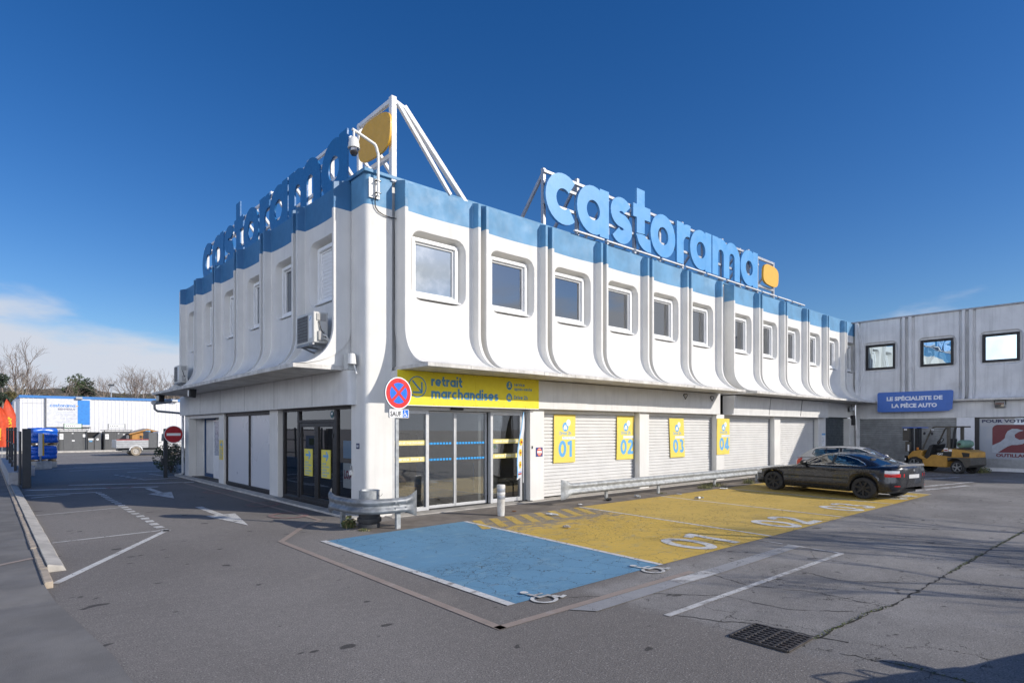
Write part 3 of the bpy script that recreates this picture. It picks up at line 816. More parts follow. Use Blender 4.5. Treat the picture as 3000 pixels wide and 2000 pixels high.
# structural core, roof slab, cap
b = MB(); b.use(WALL)
b.box(.8, 31, 2.4, 2.6, 3.52, 8.1); b.box(.14, .4, .8, 16.9, 3.52, 8.1); b.box(.72, 31, .14, 2.4, 3.52, 5.22); b.box(.72, 31, .14, 2.4, 7.02, 8.08)
for x in (.72, 5.62, 10.58, 15.6, 18.75, 26.1, 30.9): b.box(x, x + .12, .14, 2.4, 5.22, 7.02)
b.box(15.465, 16.36, .0, .139, 3.6, 8.085)
for x in RIGHT_X[:5] + RIGHT_X[6:11]: b.box(x + PW - .02, x + 2.475 + .02, .0, .139, 3.61, 8.085)
for y in LEFT_Y[:5]: b.box(.0, .139, y + PW - .02, y + 2.53, 3.61, 8.085)
b.box(-.02, .139, LEFT_Y[5] + PW - .02, 16.9, 3.61, 8.085)
b.box(.4, 31, 16.6, 16.9, 0, 8.1)
b.build('upper_wall', shop, smooth=0)
OFF = mat('office_wall', (.34, .34, .33), .9, var=.1)
b = MB(); b.use(OFF); b.box(.85, 30.9, 2.36, 2.398, 5.221, 7.019); b.build('office_back_wall', shop, smooth=0)
b = MB(); b.use(PWHITE_ := mat('paper_white', (.62, .63, .63), .7)); b.box(3.27 + 1.05, 3.27 + 1.42, .092, .096, 5.95, 6.42); b.build('window_paper', shop, smooth=0)
b = MB(); b.use(PWHITE_); b.box(8.21 + 1.0, 8.21 + 1.3, .4, .41, 5.9, 6.3); b.build('window_paper', shop, smooth=0)
b = MB(); b.use(mat('cardboard', (.42, .29, .13), .8, var=.12)); b.box(10.85, 12.3, .35, .9, 5.3, 6.1); b.build('cardboard_box', shop, bevel=.01)
b = MB(); b.use(OFF)
for x, w in ((6.2, .55), (8.7, .5), (14.6, .7), (17.1, .6), (20.2, .9), (22.4, .5), (25.0, .8), (27.6, .7)): b.box(x, x + w, .7, 1.1, 5.23, 5.6 + (x * 7 % 5) * .22)
b.build('office_shelf', shop, bevel=.01)
b = MB(); b.box(.3, 31.2, .3, 16.7, 7.9, 8.06); b.build('roof_slab', shop, mat('roof_gravel', (.25, .24, .23), .9), smooth=0)
b = MB()
b.box(-.06, 31.0, -.06, .34, 8.085, 8.17); b.build('roof_cap', shop, BLUE, bevel=.012)
b = MB(); b.box(-.06, .34, .341, 16.9, 8.085, 8.168); b.build('roof_cap', shop, BLUE_SHADE, bevel=.012)
# corner column
b = MB()
def colpts(r=.12, n=8): return [(.70, 0)] + [(.70, .72), (0, .72)] + [(r - r * math.cos(R(90 * k / n)), r - r * math.sin(R(90 * k / n))) for k in range(n + 1)]
for z0, z1, m in ((-.05, 7.36, WALL), (7.36, 8.085, BLUE)):
    b.use(m); b.prism(colpts(), lambda u, v, d: (u, v, d), z0, z1)
b.build('corner_column', shop, smooth=30)
# canopy soffits
for x0, x1 in ((RIGHT_X[0], RIGHT_X[5] + PW), (RIGHT_X[6] + .0, 31.0)):
    b = MB(); n = 12
    for i in range(n):
        a0 = x0 + (x1 - x0) * i / n; a1 = x0 + (x1 - x0) * (i + 1) / n - .006
        o = .003 * ((i * 7) % 3 - 1)
        b.box(a0, a1, -OE - .012 + o, .13, 3.51 + o, ZB - .001 + o)
    b.build('canopy_soffit', shop, SLABE, bevel=.008)
b = MB(); n = 12; y0, y1 = LEFT_Y[0], 16.0
for i in range(n):
    a0 = y0 + (y1 - y0) * i / n; a1 = y0 + (y1 - y0) * (i + 1) / n - .006; o = .003 * ((i * 5) % 3 - 1)
    b.box(-OE - .012 + o, .13, a0, a1, 3.50 + o, ZB - .001 + o)
b.build('canopy_soffit', shop, SLABE, bevel=.008)
# flared return at the far end of the lane front
b = MB(); pts = [(-.0, 3.55)] + [(-P3(0, P_, q)[1], q) for q in zlev(ZB, 8.0)[::-1]] + [(0, 8.0)]
b.prism(pts, lambda u, v, d: (-u, d, v), LEFT_Y[5] + PW + .01, LEFT_Y[5] + PW + .09); b.build('end_rib', shop, WALL, smooth=30)
# fascia boxes above the ground floor openings
b = MB(); b.use(WALL2)
n = 8; rp = [(-.20 + .10 - .10 * math.cos(R(90 * k / n)), .46 + .10 - .10 * math.sin(R(90 * k / n))) for k in range(n + 1)]
b.prism([(.1, .46)] + [(.1, 16.7), (-.20, 16.7)] + rp, lambda u, v, d: (u, v, d), 2.67, 3.495)
o = b.build('fascia', shop, smooth=30)
b = MB(); b.use(DKMET)
for y in (2.55, 5.3, 8.0, 10.7, 13.4):
    b = MB(); b.use(DKMET); b.box(-.203, -.19, y, y + .012, 2.69, 3.49); b.build('fascia_joint', shop, smooth=0)
b = MB(); b.use(WALL2); b.box(.68, 15.55, -.28, .13, 2.67, 3.49); b.build('fascia', shop, bevel=.01)
b = MB(); b.use(WALL2)
b.prism([(-.38, 2.70), (-.46, 3.47), (.1, 3.47), (.1, 2.70)], lambda u, v, d: (d, u, v), 16.42, 26.2); b.build('fascia', shop, bevel=.008)
for x_, w_ in ((22.9, .02), (19.6, .009)):
    b = MB(); b.use(DKMET); b.bar((x_, -.385, 2.70), (x_, -.468, 3.46), w_, .016); b.build('fascia_joint', shop, smooth=0)
b = MB(); b.use(WALL2); b.box(16.25, 26.3, -.41, -.05, 2.66, 2.70); b.build('fascia_trim', shop, bevel=.008)
b = MB(); b.use(WALL); b.box(26.2, 31, -.1, .13, 2.72, 3.495); b.build('lintel', shop, smooth=0)
# pillars
for x0, x1 in ((5.13, 5.70), (10.35, 10.90), (15.48, 16.10), (20.64, 21.26), (25.66, 26.6), (30.0, 31.0)):
    b = MB(); b.box(x0, x1, -.15, .3, -.05, 2.672); b.build('pillar', shop, WALL, bevel=.012)
for y0, y1 in ((5.56, 6.25), (11.0, 11.62), (16.06, 16.7)):
    b = MB(); b.box(-.0, .3, y0, y1, -.05, 2.672); b.build('pillar', shop, WALL, bevel=.012)
# roller shutters with corrugated slats
def shutter(x0, x1, z0, z1, y, m, pitch=.105, name='roller_shutter', parent=shop, axis='y'):
    b = MB(); rows = []; z = z1
    T = (lambda x, o, z: (x, y + o, z)) if axis == 'y' else (lambda x, o, z: (y + o, x, z))
    while z > z0 + .01:
        zz = max(z0, z - pitch)
        for t, o in ((0, .0), (.08, .004), (.14, .040), (.82, .040), (.90, .004), (.98, .0)):
            q = z - (z - zz) * t; rows.append([T(x0, -o, q), T(x1, -o, q)])
        z = zz
    b.grid(rows)
    return b.build(name, parent, m, smooth=25)
for x0, x1 in ((5.70, 10.35), (10.90, 15.48), (16.10, 20.64), (21.26, 25.66)):
    shutter(x0 + .06, x1 - .06, .04, 2.55, .14, SHUT)
    for xr in (x0 + .001, x1 - .06):
        b = MB(); b.use(GREYSTEEL); b.box(xr, xr + .059, .06, .2, 0, 2.668); b.build('shutter_rail', shop, smooth=0)
    b = MB(); b.box(x0 + .061, x1 - .061, .02, .24, 2.552, 2.668); b.build('shutter_box', shop, SHUT, bevel=.01)
shutter(26.6, 30.0, .02, 2.72, .20, SHUT_D, .09)
b = MB(); b.box(5.7, 26, .25, .3, 0, 3.5); b.box(26, 31, .3, .35, 0, 3.5); b.build('inner_wall', shop, DARK, smooth=0)

# ---- glazed entrance on the sunny front
GZ = (.03, 2.58)
def frame(b, x0, x1, z0, z1, t, y0, y1, tb=None):
    tb = tb or t
    b.box(x0, x0 + t, y0, y1, z0, z1); b.box(x1 - t, x1, y0, y1, z0, z1)
    b.box(x0 + t, x1 - t, y0, y1, z1 - t, z1); b.box(x0 + t, x1 - t, y0, y1, z0, z0 + tb)
b = MB(); b.use(ALU); frame(b, .72, 1.80, .03, 2.56, .09, .06, .18); fl = b.build('fixed_light', shop, bevel=.006)
b = MB(); b.box(.81, 1.71, .115, .125, .12, 2.47); b.build('pane', fl, CLEAR, smooth=0)
b = MB(); b.use(ALU); frame(b, 3.83, 5.02, .03, 2.56, .085, .06, .18, .11); fr = b.build('fixed_light', shop, bevel=.006)
b = MB(); b.box(3.915, 4.935, .115, .125, .14, 2.475); b.build('pane', fr, CLEAR, smooth=0)
for x0, x1 in ((1.80, 2.715), (2.725, 3.80)):
    b = MB(); b.use(ALU); frame(b, x0, x1, .045, 2.55, .035, .20, .25, .075); d = b.build('sliding_door', shop, bevel=.004)
    b = MB(); b.box(x0 + .035, x1 - .035, .222, .228, .12, 2.515); b.build('pane', d, CLEAR, smooth=0)
    b = MB(); b.use(mat('sticker_blue', (.02, .30, .68), .5, var=.03)); bw = MB(); n = 9
    for z in (1.715, 1.30):
        x = x0 + .04
        while x < x1 - .10:
            b.box(x, x + .075, .212, .219, z - .028, z + .028); x += .098
    b.build('dot_sticker', d, bevel=.012, seg=2)
b = MB(); b.use(ALU); b.box(.705, 5.125, .05, .30, 2.562, 2.669); b.build('door_header', shop, bevel=.006)
b = MB(); b.use(BLKPL); b.box(2.45, 2.85, -.01, .049, 2.585, 2.64); b.build('door_sensor', shop, bevel=.012)
b = MB(); b.use(GREYSTEEL); b.box(5.03, 5.125, .02, .3, .02, 2.56); b.build('shutter_rail', shop, smooth=0)
STK = mat('pale_yellow_sticker', (.68, .58, .20), .5, var=.04)
for (x0, x1, par) in ((.815, 1.705, fl), (3.92, 4.93, fr)):
    for z, t in ((1.745, 'retrait marchandises'), (1.33, 'service  Drive 2h')):
        b = MB(); b.use(STK); b.box(x0, x1, .108, .1135, z - .062, z + .062)
        b.use(PWHITE); w = strokes_w(t.replace(' ', ' '), .2, .12)
        sz = min(.055, (x1 - x0 - .14) / w); strokes(b, t, onY(x0 + .10, .1075, z - .025), sz, .2, .12, eps=.0001)
        b.build('glass_sticker', par, smooth=0)
b = MB(); b.use(PWHITE); b.box(3.93, 4.16, .130, .134, 1.42, 1.72); b.use(mat('print_green', (.12, .40, .12), .5)); b.disc((4.04, .1292, 1.60), .06); b.use(PBLUE); b.disc((4.11, .1290, 1.56), .025); b.build('glass_notice', fr, smooth=0)
# the room behind it
ROOMW = mat('room_wall', (.42, .42, .42), .9, var=.06)
ROOMF = mat('room_floor', (.05, .05, .05), .6, var=.2)
b = MB(); b.use(ROOMW)
b.box(.45, 5.13, 4.6, 4.7, 0, 3.4); b.box(5.2, 5.3, .32, 4.6, 0, 3.4); b.box(.45, 5.2, .32, 4.6, 2.9, 3.0)
b.build('room_wall', shop, smooth=0)
b = MB(); b.box(.12, 5.13, .14, 16.5, -.1, .028); b.build('room_floor', shop, ROOMF, smooth=0)

b = MB(); b.use(mat('counter_dark', (.03, .035, .045), .5)); b.box(3.3, 4.7, 3.4, 4.4, .03, 1.95); b.build('vending_machine', shop, bevel=.02)
b = MB(); b.use(SBLUE); b.box(2.75, 3.05, 4.57, 4.598, 1.15, 1.75); b.use(DARK); b.box(3.05, 3.4, 4.57, 4.598, 1.15, 1.75); b.build('wall_poster', shop, smooth=0)
# ---- lane front: glazed double door, two blank panels, service door
XL = .12
b = MB(); b.use(DKMET)
def fx(b, y0, y1, z0, z1, t, x0, x1, tb=None):
    tb = tb or t
    b.box(x0, x1, y0, y0 + t, z0, z1); b.box(x0, x1, y1 - t, y1, z0, z1)
    b.box(x0, x1, y0 + t, y1 - t, z1 - t, z1); b.box(x0, x1, y0 + t, y1 - t, z0, z0 + tb)
fx(b, .76, 5.30, .04, 2.66, .07, .06, .17, .10)
b.box(.06, .17, 4.08, 4.20, .14, 2.59); b.box(.06, .17, 1.66, 1.80, .14, 2.59); b.box(.06, .17, 1.80, 4.08, 2.26, 2.34)
dfr = b.build('door_frame', shop, bevel=.006)
for y0, y1, z0, z1 in ((4.20, 5.23, .14, 2.59), (.83, 1.66, .14, 2.59), (1.80, 4.08, 2.34, 2.59)):
    b = MB(); b.box(.112, .12, y0, y1, z0, z1); b.build('pane', dfr, CLEAR2, smooth=0)
for y0, y1 in ((1.81, 2.935), (2.945, 4.07)):
    b = MB(); b.use(DKMET); fx(b, y0, y1, .05, 2.255, .11, .075, .15, .17); d = b.build('glass_door', shop, bevel=.006)
    b = MB(); b.box(.11, .116, y0 + .11, y1 - .11, .22, 2.145); b.build('pane', d, CLEAR2, smooth=0)
    b = MB(); b.use(BLKPL); yh = y1 - .04 if y0 < 2.5 else y0 + .04; b.box(.055, .0749, y0 + .03 if y0 < 2.5 else y1 - .09, y0 + .09 if y0 < 2.5 else y1 - .03, 1.86, 1.97); b.build('hinge', d, bevel=.004)
    b = MB(); b.use(mat('poster_yellow', (.74, .64, .10), .5, var=.03)); ym = (y0 + y1) / 2; h0, h1 = ym - .28, ym + .28
    b.box(.098, .103, h0, h1, .79, 1.54); b.use(PBLUE)
    fo = onX(.0975, h1, 0)
    def seg_(p, q, w, k): line2(b, fo, p, q, w, k)
    def line2(b, f, p, q, w, k=0):
        p, q = Vector(p), Vector(q); dd = (q - p).normalized(); nn = Vector((-dd.y, dd.x)) * w / 2
        b.poly([f(*v, k * .0004) for v in (p - nn, q - nn, q + nn, p + nn)])
    seg_((.10, 1.37), (.40, 1.37), .065, 0); seg_((.30, 1.49), (.42, 1.36), .06, 1); seg_((.30, 1.25), (.42, 1.38), .06, 2)
    for t, z in (('retrait', 1.14), ('marchandises', 1.07), ('service', .98), ('après-vente', .91), ('Drive 2h', .825)):
        strokes(b, t, onX(.0972, h1 - .06, z), min(.045, .42 / strokes_w(t, .22, .1)), .22, .1, eps=.0001)
    b.build('door_poster', d, smooth=0)
b = MB(); b.use(mat('print_teal', (.03, .10, .12), .5)); b.disc((.105, 2.02, 2.47), .095, axis='x'); b.use(PWHITE); b.disc((.1045, 2.02, 2.49), .035, axis='x'); b.build('round_sticker', dfr, smooth=0)
b = MB(); b.use(PWHITE); b.box(.118, .123, .84, 1.40, .62, 1.24); b.use(mat('print_red', (.34, .02, .03), .5))
letter(b, 'LOX', onX(.1165, 1.36, .86), .20, .46, bold=.05); b.use(PBLUE); b.box(.118, .123, .84, 1.40, 1.36, 1.80); b.build('window_notice', dfr, smooth=0)
b = MB(); b.use(PWHITE); b.box(.13, .134, 4.25, 4.95, 1.60, 2.05); b.use(PBLACK)
for i in range(5): b.box(.126, .129, 4.35, 4.80, 1.93 - i * .055, 1.945 - i * .055)
b.build('window_notice', dfr, smooth=0)
# room behind the lane door
b = MB(); b.use(ROOMW); b.box(3.6, 3.7, .32, 5.45, 0, 2.9); b.box(.32, 3.6, 5.32, 5.42, 0, 2.9); b.box(.18, .44, .34, .44, .03, 2.9); b.box(.18, 3.6, .45, 5.3, 2.86, 2.9)
b.use(mat('dado_blue', (.02, .16, .34), .6)); b.box(3.55, 3.598, .5, 5.3, .35, 1.15); b.build('room_wall', shop, smooth=0)
# blank translucent panels
WPAN = mat('satin_white_panel', (.60, .61, .64), .32, var=.02, scale=.15)
b = MB(); b.use(DKMET); fx(b, 6.27, 10.98, .04, 2.665, .12, .07, .18); b.box(.07, .18, 8.36, 8.44, .16, 2.545); bp = b.build('panel_frame', shop, bevel=.006)
for y0, y1 in ((6.40, 8.355), (8.445, 10.85)):
    b = MB(); b.box(.12, .14, y0, y1, .165, 2.54); b.build('blank_panel', bp, WPAN, smooth=0)
# service door in its recess
b = MB(); b.use(WALL2); b.box(.55, .65, 13.3, 16.06, 0, 2.66); b.box(.3, .55, 16.0, 16.06, 0, 2.66); b.box(.3, .55, 11.64, 11.72, 0, 2.66); b.box(.55, .65, 11.6, 13.3, 0, 2.66); b.build('recess_wall', shop, smooth=0)
b = MB(); b.use(mat('dark_blue_trim', (.02, .065, .16), .5)); b.box(.50, .549, 13.3, 15.55, .05, .20); b.box(.50, .549, 15.45, 15.55, .2, 2.55); b.box(.50, .549, 14.05, 15.45, 2.47, 2.55); b.build('blue_trim', shop, smooth=0)
b = MB(); b.use(PVC); fx(b, 11.75, 13.98, .06, 2.45, .07, .44, .5); b.box(.45, .49, 11.82, 13.91, .13, 1.0); b.box(.445, .495, 12.83, 12.91, .13, 2.38)
sd = b.build('service_door', shop, bevel=.006)
b = MB(); b.box(.465, .47, 12.91, 13.91, 1.0, 2.38); b.box(.465, .47, 11.82, 12.83, 1.0, 2.38); b.build('pane', sd, mat('frosted_pane', (.40, .44, .50), .3), smooth=0)
b = MB(); b.use(GREYSTEEL); b.bar((.40, 12.88, 1.05), (.44, 12.88, 1.05), .03, .12); b.bar((.40, 12.88, 1.07), (.40, 13.05, 1.07), .025, .025); b.build('handle', sd)
b = MB(); b.use(mat('print_mauve', (.55, .42, .60), .5)); b.box(.436, .4395, 12.0, 12.7, .72, 1.12); b.use(PWHITE); b.disc((.4355, 12.5, .92), .11, axis='x'); b.build('door_notice', sd, smooth=0)
b = MB(); b.use(SHUT); b.box(.02, .3, 11.64, 16.05, 2.52, 2.668); b.build('shutter_box', shop, bevel=.02)
b = MB(); b.use(mat('white_downpipe', (.70, .71, .72), .5, var=.06)); b.tube([(-.05, 16.86, 3.2), (-.05, 16.86, .12), (-.09, 16.92, .07), (-.35, 16.95, .055)], .055, 12); b.build('downpipe', shop)
b = MB(); b.use(mat('grey_gutter', (.34, .34, .35), .5, var=.1)); b.tube([(-.35, 17.9, 3.35), (-1.2, 16.8, 3.22)], .10, 12); b.tube([(-1.15, 16.9, 3.2), (-1.12, 16.95, 2.95), (-1.0, 17.05, 2.86), (-.3, 17.5, 2.82), (.1, 17.8, 2.8)], .05, 10); b.build('rain_gutter', shop)
# ------------------------------------------------------------------ the grey-white wing that closes the court (faces -X at x = 30.6)
wing = thing('wing_building', 'weathered grey white wing building with dark framed mirror windows and metal shutter', 'building', (30.6, 0, 0))
# local frame: s along -Y, outward = -X
WX = -R(90)
def wing_panel():
    b = MB(); W_ = 2.46
    def ew(z):
        t = min(1., max(0., (4.3 - z) / .7)); return 1 - math.sqrt(max(0., 1 - t * t))
    def pt(s, o, z): e = ew(z); return (s, -(o + (.42 - o) * e * .8), z)
    Z = [8.09, 7.9, 7.3, 7.05, 6.6, 6.1, 5.6, 5.15, 4.8, 4.3] + [4.3 - .7 * math.sin(R(90 * k / 8)) for k in range(1, 9)]
    b.use(WALLG)
    ps = [(.0, -.06), (.0, .17), (.02, .20), (.11, .20), (.13, .17), (.15, -.01), (.17, -.03), (.23, -.03), (.25, -.01), (.262, .04), (.27, .05)]
    for sd in (0, 1): b.grid([[pt(W_ - s if sd else s, o, z) for s, o in ps] for z in Z])
    s0, s1 = .27, W_ - .27; NX = 12; xs = [s0 + (s1 - s0) * i / NX for i in range(NX + 1)]
    g_ = lambda zs: b.grid([[pt(x, .05, z) for x in xs] for z in zs])
    g_([8.09, 7.9, 7.3, 7.05]); g_([z for z in Z if z <= 5.16])
    zs = [7.05 - 1.9 * i / 10 for i in range(11)]
    outer = [[(x, 7.05) for x in xs], [(s1, z) for z in zs], [(x, 5.15) for x in xs[::-1]], [(s0, z) for z in zs[::-1]]]
    hole = rrect(W_ / 2, 6.08, 1.72, 1.68, .28); back = rrect(W_ / 2, 6.08, 1.60, 1.56, .2)
    for k in range(4):
        n = len(outer[k]); i_ = [along(hole[k], j / (n - 1)) for j in range(n)]; bk = [along(back[k], j / (n - 1)) for j in range(n)]
        b.grid([[pt(a[0] + (c[0] - a[0]) * t, .05, a[1] + (c[1] - a[1]) * t) for a, c in zip(outer[k], i_)] for t in (0, .5, 1)])
        b.grid([[(p[0], -.05, p[1]) for p in i_], [(p[0], -.035, p[1]) for p in [(q[0] + (r[0] - q[0]) * .3, q[1] + (r[1] - q[1]) * .3) for q, r in zip(i_, bk)]], [(p[0], .03, p[1]) for p in bk], [(W_ / 2 + (p[0] - W_ / 2) * .8, .05, 6.08 + (p[1] - 6.08) * .8) for p in bk]])
    return b
wp0 = wing_panel().build('facade_panel', wing, smooth=28)
f, p, s = window_meshes(2.46, None, 6.08, 1.44, 1.40, thin=.075)
ww0 = f.build('window', wing, BLKPL, bevel=.006, seg=1); p.build('pane', ww0, PANE_B, smooth=0)
for k in range(6):
    a, w_ = (wp0, ww0) if k == 0 else (wp0.copy(), copy_tree(ww0))
    if k: C.objects.link(a); w_.parent = wing
    for o in (a, w_): o.location = (0, -.28 - 2.62 * k, 0); o.rotation_euler = (0, 0, WX)
b = MB(); b.use(WALLG)
for k in range(6): b.box(.03, .2, -.30 - 2.62 * k, -.10 - 2.62 * k, 3.6, 8.09)
b.box(.2, 12, -22, .3, 3.5, 8.0); b.box(.06, .4, -22, -15.8, 0, 8.09); b.build('upper_wall', wing, smooth=0)
b = MB(); b.use(mat('lead_cap', (.33, .33, .34), .6, var=.2)); b.box(-.12, .3, -22, .05, 8.092, 8.17); b.build('roof_cap', wing, bevel=.01)
b = MB(); b.use(SLABE); b.box(-.42, .1, -22, -.02, 3.50, 3.598); b.build('canopy_soffit', wing, bevel=.01)
b = MB(); b.use(WALLG); b.box(-.05, .15, -22, -.30, 2.67, 3.497); b.build('fascia', wing, bevel=.008)
shutter(-4.98, -.46, .03, 2.66, .10, SHUT_G, .12, 'roller_shutter', wing, 'x')
for y0, y1 in ((-.46, -.30), (-5.72, -4.98)):
    b = MB(); b.use(WALLG if y0 > -3 else mat('bluish_white_wall', (.72, .73, .76), .7, var=.04)); b.box(-.02, .3, y0, y1, -.05, 2.672); b.build('pillar', wing, bevel=.01)
b = MB(); b.use(BLKPL)
b.box(.02, .12, -5.90, -5.725, .0, 2.665); b.box(.02, .12, -13, -5.90, 2.62, 2.665); b.build('window_frame', wing, smooth=0)
b = MB(); b.use(WALLG); b.box(.02, .3, -13, -5.90, -.05, .18); b.build('window_base', wing, bevel=.01)
b = MB(); b.use(GREYSTEEL); b.box(.0, .10, -13, -5.90, .185, .62)
for z in (.30, .42, .54): b.box(-.02, -.001, -13, -5.90, z, z + .05)
b.build('metal_skirting', wing, smooth=0)
b = MB(); b.box(.10, .115, -13, -5.90, .62, 2.62); sw = b.build('shop_window', wing, mirror_glass('vinyl_window', (.8, .87, .95), .10, (.36, .39, .44), .02, .03), smooth=0)
# lettering and spanner emblem on the vinyl
WINE = mat('wine_red_vinyl', (.145, .018, .028), .4, var=.06); NAVY = mat('navy_vinyl', (.025, .035, .09), .4)
b = MB(); b.use(NAVY); letter(b, 'POUR VOTRE AUTO', onX(.094, -6.0, 2.40), .155, 2.75, bold=.045); b.build('window_lettering', sw, smooth=0)
b = MB(); b.use(WINE)
y0 = -6.42; f0 = onX(.094, y0, .93)
rr = [(p[0], p[1]) for sd in rrect(.80, .68, 1.62, 1.36, .22, 6) for p in sd[:-1]]
b.poly([f0(u, v, 0) for u, v in rr])
b.use(mat('vinyl_grey', (.36, .39, .44), .4))
sp = [(-.02, .34), (.30, .52), (.47, .70), (.50, .88), (.58, 1.05), (.74, 1.16), (.94, 1.16), (1.18, 1.08), (.98, 1.00), (.84, .88), (.86, .74), (1.02, .63), (1.18, .66), (1.40, .74), (1.30, .56), (1.12, .42), (.92, .38), (.74, .38), (.58, .30), (.40, .16), (.20, -.01), (-.02, -.01)]
tri = MB()
from mathutils.geometry import tessellate_polygon
vv = [Vector((u, v, 0)) for u, v in sp]
for t in tessellate_polygon([vv]): b.poly([f0(vv[i].x, vv[i].y, .002) for i in t])
b.use(WINE); letter(b, 'OUTILLAGE', onX(.094, -6.55, .72), .155, 1.32, bold=.045)
b.build('window_emblem', sw, smooth=0)
# hanging blue sign
b = MB(); b.use(mat('sign_royal_blue', (.045, .14, .47), .45, var=.05))
pts = [(p[0], p[1]) for sd in rrect(0, 0, 3.42, 1.07, .10, 5) for p in sd[:-1]]
pts = [q for q in pts if not (q[0] > 1.45 and q[1] < -.40)]
i = max(range(len(pts)), key=lambda k: (pts[k][0] > 1.69, -pts[k][1])); pts[i + 1:i + 1] = [(1.66, -.42), (1.50, -.52)]
b.prism(pts, lambda u, v, d: (-d, -u, v), 0, .06)
b.use(mat('pale_sign_letter', (.74, .77, .84), .5))
fs_ = lambda u, v, d=0.: (-.063 - d, -u, v)
letter(b, 'LE SPÉCIALISTE DE', lambda u, v, d: fs_(u, v + .08, d), .20, 2.52, 'C', .05)
letter(b, 'LA PIÈCE AUTO', lambda u, v, d: fs_(u, v - .30, d), .20, 2.05, 'C', .05)
o = b.build('shop_sign', None, smooth=25); o.location = (30.6 - .50, -3.25, 3.53); o.rotation_euler = (0, 0, 0)
tag(o, 'blue rounded sign reading LE SPÉCIALISTE DE LA PIÈCE AUTO on grey wing', 'sign')
def flood(name, loc, rz, label, s=1., m=None):
    t = thing(name, label, 'floodlight', loc, rz, 'floodlights on the fronts')
    b = MB(); b.use(m or GREYSTEEL); b.prism([(-.10, -.14), (.10, -.17), (.12, .13), (-.12, .12)], lambda u, v, d: (d, u, v), -.2 * s, .2 * s); b.build('housing', t, bevel=.02)
    b = MB(); b.use(mirror_glass('lamp_glass', (.8, .85, .9), .3)); b.box(-.17 * s, .17 * s, -.128, -.112, -.12, .09); b.build('lens', t, smooth=0)
    b = MB(); b.use(BLKPL); b.bar((-.21 * s, 0, .0), (-.21 * s, .0, .2), .02, .03); b.bar((.21 * s, 0, .0), (.21 * s, .0, .2), .02, .03); b.bar((-.21 * s, 0, .2), (.21 * s, 0, .2), .02, .03); b.build('bracket', t)
    return t
flood('floodlight', (30.45, -6.75, 3.28), -R(90), 'grey floodlight hanging below the wing soffit right of the blue sign')
flood('floodlight', (30.0, -.25, 3.22), R(20), 'grey floodlight above the dark blue shutter in the court corner')
b = MB(); b.use(BLKPL); b.box(30.25, 30.55, -.28, -.10, 2.3, 2.85); o = b.build('meter_box', None, bevel=.015); tag(o, 'black electric box beside the pipes in the court corner', 'electric box')
b = MB(); b.use(mat('white_cable', (.7, .7, .7), .6)); b.tube([(30.2, -.50, 8.05), (30.2, -.70, 7.2), (30.18, -.85, 6.2), (30.18, -.80, 5.2), (30.2, -.58, 4.3)], .018, 6); b.tube([(30.2, -.50, 8.05), (30.2, -.60, 7.3), (30.18, -.72, 6.4)], .015, 6)
tag(b.build('loose_cable', None), 'loose white cable hanging down the wing corner', 'cable')
b = MB(); b.use(PWHITE); b.box(26.05, 26.5, -.165, -.153, 1.2, 1.85); b.use(PBLUE); b.box(26.05, 26.5, -.168, -.1655, 1.76, 1.85)
b.use(PBLACK)
for i in range(6): b.box(26.12, 26.12 + .1 + .03 * ((i * 5) % 4), -.168, -.1655, 1.66 - i * .07, 1.675 - i * .07)
tag(b.build('wall_notice', None, smooth=0), 'white notice sheet with blue header on pillar beside dark blue shutter', 'notice')
